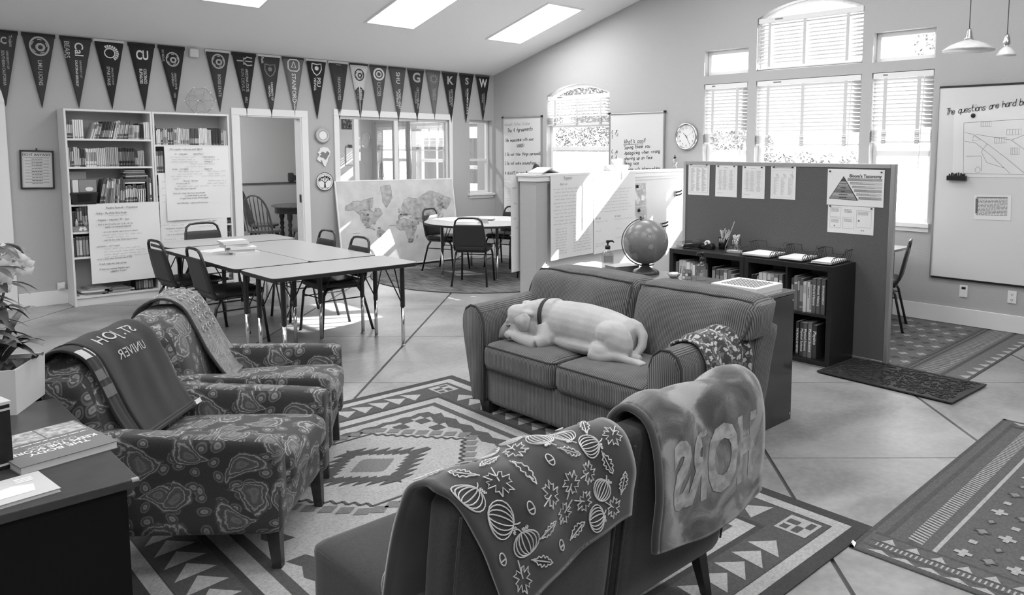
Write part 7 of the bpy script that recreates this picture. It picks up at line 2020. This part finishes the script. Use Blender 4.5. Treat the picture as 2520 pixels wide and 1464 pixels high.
for i in range(15):
    for j in range(24):
        x, y = .27 + i * .122, H_ - .36 - j * .098
        if y < .1 or x > W_ - .2: continue
        q = (i + 2 * j) % 4
        if q == 0: mo_l.append(star(x, y, .034)); mo_d.append(star(x, y, .016))
        elif q == 2: mo_d.append(star(x, y, .034)); mo_m.append(dia(x, y, .026, .024)); mo_d.append(dia(x, y, .012, .011))
        elif q == 1: mo_l.append(rect(x - .016, y - .016, x + .016, y + .016))
        else: mo_d.append(dia(x, y, .03, .022)); mo_m.append(dia(x, y, .02, .014))
RB = rugmat('runner ground wool', .115)
rug('woven_rug', 'woven rug with rows of small diamonds beside the corner of the medallion rug', W_, H_, (2.935, 1.335 - H_, 0), math.radians(.6), RB,
    [('dark_stripe', RD, bands_d), ('light_stripe', RL, light), ('herringbone', RL, herr), ('end_teeth', RL, endl), ('end_zigzag', RD, endd), ('dark_motif', RD, [p for p in mo_d]), ('light_motif', RL, mo_l), ('mid_motif', rugmat('kilim grey wool', .24), mo_m)])
# ---- rug behind the pinboard
W_, H_ = 2.27, 3.1
mo_l, mo_d = [], []
for i in range(13):
    for j in range(22):
        x, y = .13 + i * .16 + (j % 2) * .08, .52 + j * .115
        if x > W_ - .12 or y > H_ - .2: continue
        (mo_l if (i + j) % 2 else mo_d).append(star(x, y, .038))
bd, bl = [rect(0, 0, W_, .02), rect(0, .40, W_, .425), rect(0, .17, W_, .20), rect(W_ - .03, 0, W_, H_)], []
for i in range(44): bl.append([(.02 + i * .052, .30), (.035 + i * .052, .22), (.05 + i * .052, .30)]); bl.append([(.02 + i * .052, .22), (.03 + i * .052, .22), (.04 + i * .052, .37), (.03 + i * .052, .37)])
for i in range(16): bl.append([(.05 + i * .14, .02), (.10 + i * .14, .09), (.15 + i * .14, .02)])
for i in range(44): mo_d.append([(i * .052, .44), (i * .052 + .026, .50), (i * .052 + .052, .44)])
rug('woven_rug', 'woven rug with pale diamond rows behind the pinboard', W_, H_, (5.285, 1.79, 0), 0, rugmat('second runner wool', .16), [('border_line', RD, bd), ('border_teeth', RL, bl), ('dark_motif', RD, mo_d), ('pale_motif', RL, mo_l)])
# ---- round rug under the round table
RR = bpy.data.materials.new('streaked round rug'); RR.use_nodes = True; nt = RR.node_tree; b = nt.nodes['Principled BSDF']
tc = N(nt, 'ShaderNodeTexCoord'); mp = N(nt, 'ShaderNodeMapping'); mp.inputs['Rotation'].default_value = (0, 0, .5); mp.inputs['Scale'].default_value = (60, 3.5, 1); nz = N(nt, 'ShaderNodeTexNoise'); nz.inputs['Scale'].default_value = 1; nz.inputs['Detail'].default_value = 3
nt.links.new(tc.outputs['Object'], mp.inputs[0]); nt.links.new(mp.outputs[0], nz.inputs['Vector']); nt.links.new(RAMP(nt, nz.outputs['Fac'], [(.38, .04), (.62, .22)]), b.inputs['Base Color']); b.inputs['Roughness'].default_value = .95
t = thing('round_rug', 'large round streaked grey rug under the round table', 'rug', (6.205, 8.08, 0))
el = [(1.365 * math.cos(2 * PI * k / 72), 1.5 * math.sin(2 * PI * k / 72)) for k in range(72)]
ob('pile', MB().prism([(min(x, 1.36), min(y, 1.40)) for x, y in el], 0, .008), RR, t); ob('binding', MB().tube([(min(x, 1.36), min(y, 1.40), .004) for x, y in el], .006, 6, closed=True), mat('rug binding', .03, .9), t)
for nm in ('banquet_chair.005', 'banquet_chair.006', 'banquet_chair.007', 'banquet_chair.008'): bpy.data.objects[nm].location.z = .009
bpy.data.objects['banquet_chair.009'].location.z = .007; bpy.data.objects['side_table'].location.z = .007
# ---- black rubber mat with a raised branch relief
RU = mat('black rubber', .028, .55)
t = thing('door_mat', 'black rubber mat with a raised branch pattern at the end of the pinboard', 'mat', (5.405, 2.155, .0085), math.radians(-3))
a, c = .295, .49
ob('base', MB().box(-a, a, -c, c, 0, .006), RU, t, bevel=.002)
w = MB()
for q in ((-a, a, -c, -c + .03), (-a, a, c - .03, c), (-a, -a + .03, -c + .03, c - .03), (a - .03, a, -c + .03, c - .03)): w.box(q[0], q[1], q[2], q[3], .006, .0095)
ob('rim', w, RU, t); random.seed(3); w = MB()
for k in range(420):
    x, y = random.uniform(-a + .05, a - .05), random.uniform(-c + .05, c - .05); a_ = random.uniform(0, 6.28); L_ = random.uniform(.025, .06)
    p = [(x, y, .0075), (x + L_ * .5 * math.cos(a_), y + L_ * .5 * math.sin(a_), .0085), (x + L_ * math.cos(a_ + .5), y + L_ * math.sin(a_ + .5), .0075)]
    w.tube(p, [.005, .0055, .002], 5)
o = ob('branch_relief', w, RU, t); o['kind'] = 'stuff'
# scraps of paper on the floor
o = ob('paper_scrap', MB().quad((0, 0, 0), (.03, .006, .004), (.05, .03, .001), (.012, .02, .008)), PAPER, loc=(2.915, 1.315, .0085)); tag(o, 'torn white paper scrap on the corner of the woven rug', 'paper scrap')

# ================================================================== STUDY BEHIND THE DOOR
WW = mat('chair wood', .10, .35, noise=(20, .7, 1.3)); WW2 = mat('dark table wood', .03, .35)
def windsor(loc, rz, label):
    t = thing('windsor_chair', label, 'chair', loc, rz)
    ob('seat', MB().prism([(.22 * math.cos(a) * (1 if math.cos(a) > 0 else .95), .23 * math.sin(a)) for a in [2 * PI * k / 24 for k in range(24)]], .43, .465), WW, t, bevel=.008)
    bow = [V((-.17 - .18 * math.sin(PI * k / 24) ** .7 * .75, .20 * math.cos(PI * k / 24) * (1 + .12 * math.sin(PI * k / 24)), .46 + .52 * math.sin(PI * k / 24) ** .8)) for k in range(25)]
    ob('bow', MB().tube(bow, .014, 8), WW, t, smooth=True)
    for k in range(7):
        y = -.15 + k * .05; i = min(range(1, 24), key=lambda q: abs(bow[q].y - y * 1.15) - (bow[q].z > .6) * .02); ob('spindle', MB().tube([(-.175, y, .46), (bow[i] + V((-.175, y, .46))) / 2, bow[i]], [.006, .008, .005], 6), WW, t)
    for sx in (-1, 1):
        for sy in (-1, 1): ob('leg', MB().tube([(sx * .12, sy * .13, .44), (sx * .165, sy * .175, .22), (sx * .21, sy * .215, 0)], [.013, .019, .011], 8), WW2, t, smooth=True)
        ob('stretcher', MB().tube([(-.165, sx * .175, .2), (.165, sx * .175, .2)], .009, 6), WW2, t)
    return t
windsor((4.66, 11.15, 0), .72, 'dark bow-back wooden chair in the study, nearest the door')
windsor((5.03, 12.05, 0), -.55, 'pale-edged bow-back wooden chair behind the other in the study')
windsor((5.22, 10.95, 0), 1.85, 'bow-back wooden chair half hidden by the study door jamb')
t = thing('turned_leg_table', 'round dark table with turned legs in the study', 'table', (5.5, 11.72, 0))
ob('table_top', MB().lathe([(.43, .735), (.45, .74), (.45, .755), (.43, .765), (.001, .765)], 40), WW, t, smooth=False); ob('apron', MB().lathe([(.38, .64), (.40, .64), (.40, .735), (.38, .735)], 32), WW2, t)
for k in range(4):
    a = .6 + k * PI / 2
    ob('leg', MB().lathe([(.02, 0), (.028, .1), (.034, .3), (.022, .36), (.036, .39), (.022, .42), (.036, .47), (.024, .5), (.03, .54), (.04, .56), (.04, .735)], 12, (.35 * math.cos(a), .35 * math.sin(a), 0)), WW2, t, smooth=True)
t = thing('whiteboard', 'whiteboard on the far wall of the study behind the door', 'whiteboard', (5.0, 12.598, 1.085))
ob('panel', MB().box(-.85, .85, -.012, 0, 0, 1.2), mat('glossy board', .5, .15), t); ob('rail', MB().box(-.86, .86, -.02, 0, -.02, 0), TONES[2], t); ob('side_rail', MB().box(.85, .87, -.02, 0, -.02, 1.22), BLKMET, t)
o = ob('board_eraser', cushion(-.05, .05, -.04, .0, 0, .15, .02, n=5), mat('dark felt'), smooth=True, loc=(5.72, 12.578, 1.09)); tag(o, 'dark cleaning mitts at the corner of the study whiteboard', 'mitt'); ob('thumb', cushion(.03, .085, -.035, -.005, .02, .11, .015, n=4), mat('dark felt'), o, smooth=True)

# ================================================================== OFFICE BEHIND THE INTERIOR WINDOW
t = thing('poster', 'dark abstract poster on the office far wall seen through the left light', 'poster', (7.12, 13.196, 2.42)); ob('print', MB().box(-.13, .13, -.003, 0, -.42, .0), TONES[1], t)
w = MB(); random.seed(9)
for k in range(26): x, z = random.uniform(-.12, .09), random.uniform(-.4, -.04); w.quad((x, -.0036, z), (x + random.uniform(.01, .04), -.0036, z + .01), (x + .03, -.0036, z + .05), (x + .005, -.0036, z + .04))
ob('pattern', w, TONES[4], t)
t = thing('clipboard', 'clipboard hanging on the office far wall', 'clipboard', (7.15, 13.196, 1.70)); ob('board', MB().box(-.10, .10, -.006, 0, -.36, 0), TONES[3], t, bevel=.004); ob('sheet', MB().box(-.085, .085, -.0075, -.006, -.35, -.04), TONES[6], t); ob('clip', MB().box(-.03, .03, -.02, -.006, -.03, .02), BLKMET, t)
t = thing('filing_cabinet', 'low office cabinet behind the interior window', 'cabinet', (6.05, 10.3, 0)); ob('body', MB().box(-.55, .75, -.25, .25, 0, 1.02), TONES[4], t, bevel=.004); ob('top_panel', MB().box(-.56, .76, -.26, .26, 1.02, 1.05), TONES[3], t)
t = thing('tower_model', 'small lattice tower model standing in the office window', 'model', (6.02, 10.2, 1.05))
def tw(z): return .07 * math.exp(-z * 7) + .006
for sx in (-1, 1):
    for sy in (-1, 1): ob('corner_strut', MB().tube([(sx * tw(z), sy * tw(z), z) for z in [.38 * k / 10 for k in range(11)]], .004, 5), TONES[3], t)
for z in (.06, .12, .18, .24, .30): a = tw(z); ob('platform', MB().box(-a - .004, a + .004, -a - .004, a + .004, z, z + .006), TONES[3], t)
w = MB()
for i in range(10):
    z0, z1 = .38 * i / 10, .38 * (i + 1) / 10
    for sy in (-1, 1): w.tube([(-tw(z0), sy * tw(z0), z0), (tw(z1), sy * tw(z1), z1)], .002, 4); w.tube([(tw(z0), sy * tw(z0), z0), (-tw(z1), sy * tw(z1), z1)], .002, 4)
ob('lattice', w, TONES[3], t); ob('spire', MB().tube([(0, 0, .38), (0, 0, .42)], .003, 5), TONES[3], t)
t = thing('scroll_basket', 'black wire scroll basket at the foot of the tower model', 'basket', (6.03, 10.08, 1.05))
for s_ in (-1, 1):
    ob('scroll', MB().tube([(s_ * (.05 + .04 * math.cos(a)), 0, .07 + .05 * math.sin(a)) for a in [k * .4 for k in range(-4, 12)]], .006, 6), BLKMET, t); ob('scroll', MB().tube([(s_ * (.13 + .05 * math.cos(a)), 0, .06 + .045 * math.sin(a)) for a in [k * .4 for k in range(-4, 12)]], .006, 6), BLKMET, t)
ob('base_wire', MB().tube([(-.2, 0, .006), (.2, 0, .006)], .006, 6), BLKMET, t)
for (a, b_, zb, nm) in ((10.9, 11.7, 1.62, 'near'), (11.85, 13.0, 1.62, 'far')):
    bl = blind(a, b_, 2.05, 1.74, zb, 6, -.15, (.15, .5, .85), 'half raised blind in the %s office window' % nm, pitch=.045, tagm=False)

# ================================================================== OUTSIDE
struct('ground', MB().box(XR + WT, 60, -30, 50, -.5, -.15), mat('pale paving', .42, .9, noise=(.8, .85, 1.1)))
FOL = [mat('outdoor leaf %d' % k, v, .7) for k, v in enumerate((.11, .17, .27))]
def foliage(mb, c, r, n, leaf=.07):
    for k in range(n):
        d = V((random.gauss(0, 1), random.gauss(0, 1), random.gauss(0, 1))).normalized() * random.uniform(.55, 1) ** .6
        p = V(c) + V((d.x * r[0], d.y * r[1], d.z * r[2])); a = V((random.uniform(-1, 1), random.uniform(-1, 1), random.uniform(-1, 1))).normalized(); b_ = a.cross(V((random.uniform(-1, 1), random.uniform(-1, 1), random.uniform(-1, 1)))).normalized(); s = leaf * random.uniform(.6, 1.3)
        mb.mi = random.choice((0, 1, 1, 2)); mb.quad(p - a * s, p + b_ * s * .4, p + a * s, p - b_ * s * .4)
def tree(loc, h, r, n, label, leaf=.08, cat='tree', low=False):
    t = thing('shrub' if low else 'garden_tree', label, cat, loc); w = MB(); random.seed(int(loc[1] * 10))
    if not low:
        ob('trunk', MB().tube([(0, 0, -.15), (.05, .04, h * .45), (.0, .1, h * .7)], [.12, .08, .05], 8), mat('bark', .12, .9), t, smooth=True)
        for k in range(5): foliage(w, (random.uniform(-r, r) * .5, random.uniform(-r, r) * .5, h * .72 + random.uniform(-.2, .25) * h * .6), (r * .6, r * .6, h * .2), n // 5, leaf)
    else:
        for k in range(4): foliage(w, (random.uniform(-.2, .2), (k / 3 - .5) * 2 * r * .7, h * .4 + random.uniform(-.1, .1)), (r * .35, r * .5, h * .5), n // 4, leaf)
    o = ob('foliage', w, FOL, t); o['kind'] = 'stuff'
    return t
tree((13.5, 12.4, 0), 4.6, 1.7, 9000, 'leafy tree outside the arched window nearest the corner', .05)
tree((13.2, 15.5, 0), 4.2, 1.5, 7000, 'leafy tree outside, left part of the arched corner window', .05)
tree((16.5, 5.95, 0), 5.4, .75, 1500, 'thin tree outside the small upper right window', .045)
for i, y_ in enumerate((4.3, 6.6, 8.9, 11.2, 13.6)):
    tree((12.6, y_, -.15), 2.1 if y_ < 8 else 2.9, 1.25, 7000, 'low hedge bush outside, %s along from the right windows' % ordn(i + 1), .04, 'hedge', low=True)
tree((14.5, 18.5, -.15), 2.2, 1.8, 2400, 'hedge bush outside beyond the office windows', .06, 'hedge', low=True)
CARW = mat('white car paint', .75, .25); CARG = mat('car window', .06, .08); TYRE = mat('tyre', .02, .8)
def car(loc, rz, label, van=False):
    t = thing('van' if van else 'car', label, 'van' if van else 'car', loc, rz)
    H = 2.2 if van else 1.65
    side = [(-2.2, .35), (2.2, .35), (2.25, .8), (2.05, .95), (1.25, 1.02), (.75, H - .05), (-1.9, H), (-2.2, H - .25), (-2.25, .8)]
    ob('body', MB().prism(side[::-1], -.85, .85, 'y'), CARW, t, bevel=.06, seg=3)
    for s_ in (-1, 1):
        for q in ([(1.05, 1.05), (.72, H - .15), (.0, H - .13), (.0, 1.05)], [(-.08, 1.05), (-.08, H - .13), (-.95, H - .14), (-.95, 1.05)], [(-1.03, 1.05), (-1.03, H - .14), (-1.8, H - .16), (-1.95, 1.05)]):
            ob('side_window', MB().prism(q if s_ > 0 else q[::-1], s_ * .845, s_ * .857, 'y'), CARG, t)
        for x_ in (-1.4, 1.4):
            w = MB(); w.T = Matrix.Translation((x_, s_ * .80, .33)) @ Matrix.Rotation(PI / 2, 4, 'X'); w.lathe([(.2, -.1), (.33, -.09), (.33, .09), (.2, .1)], 22); wh = ob('wheel', w, TYRE, t, smooth=False)
            w = MB(); w.T = Matrix.Translation((x_, s_ * .80, .33)) @ Matrix.Rotation(PI / 2, 4, 'X'); w.lathe([(.01, -.105), (.2, -.101), (.2, .101), (.01, .105)], 16); ob('hubcap', w, CHROME, wh)
    w = MB(); w.add([(1.24, -.72, 1.04), (1.24, .72, 1.04), (.79, .66, H - .1), (.79, -.66, H - .1)], [(0, 1, 2, 3)]); ob('windscreen', w, CARG, t, loc=(.012, 0, .006))
    return t
car((11.0, 5.25, -.15), PI / 2, 'white car parked outside the centre window')
car((11.2, 15.2, -.15), PI / 2 + .1, 'white van parked outside the office windows', van=True)
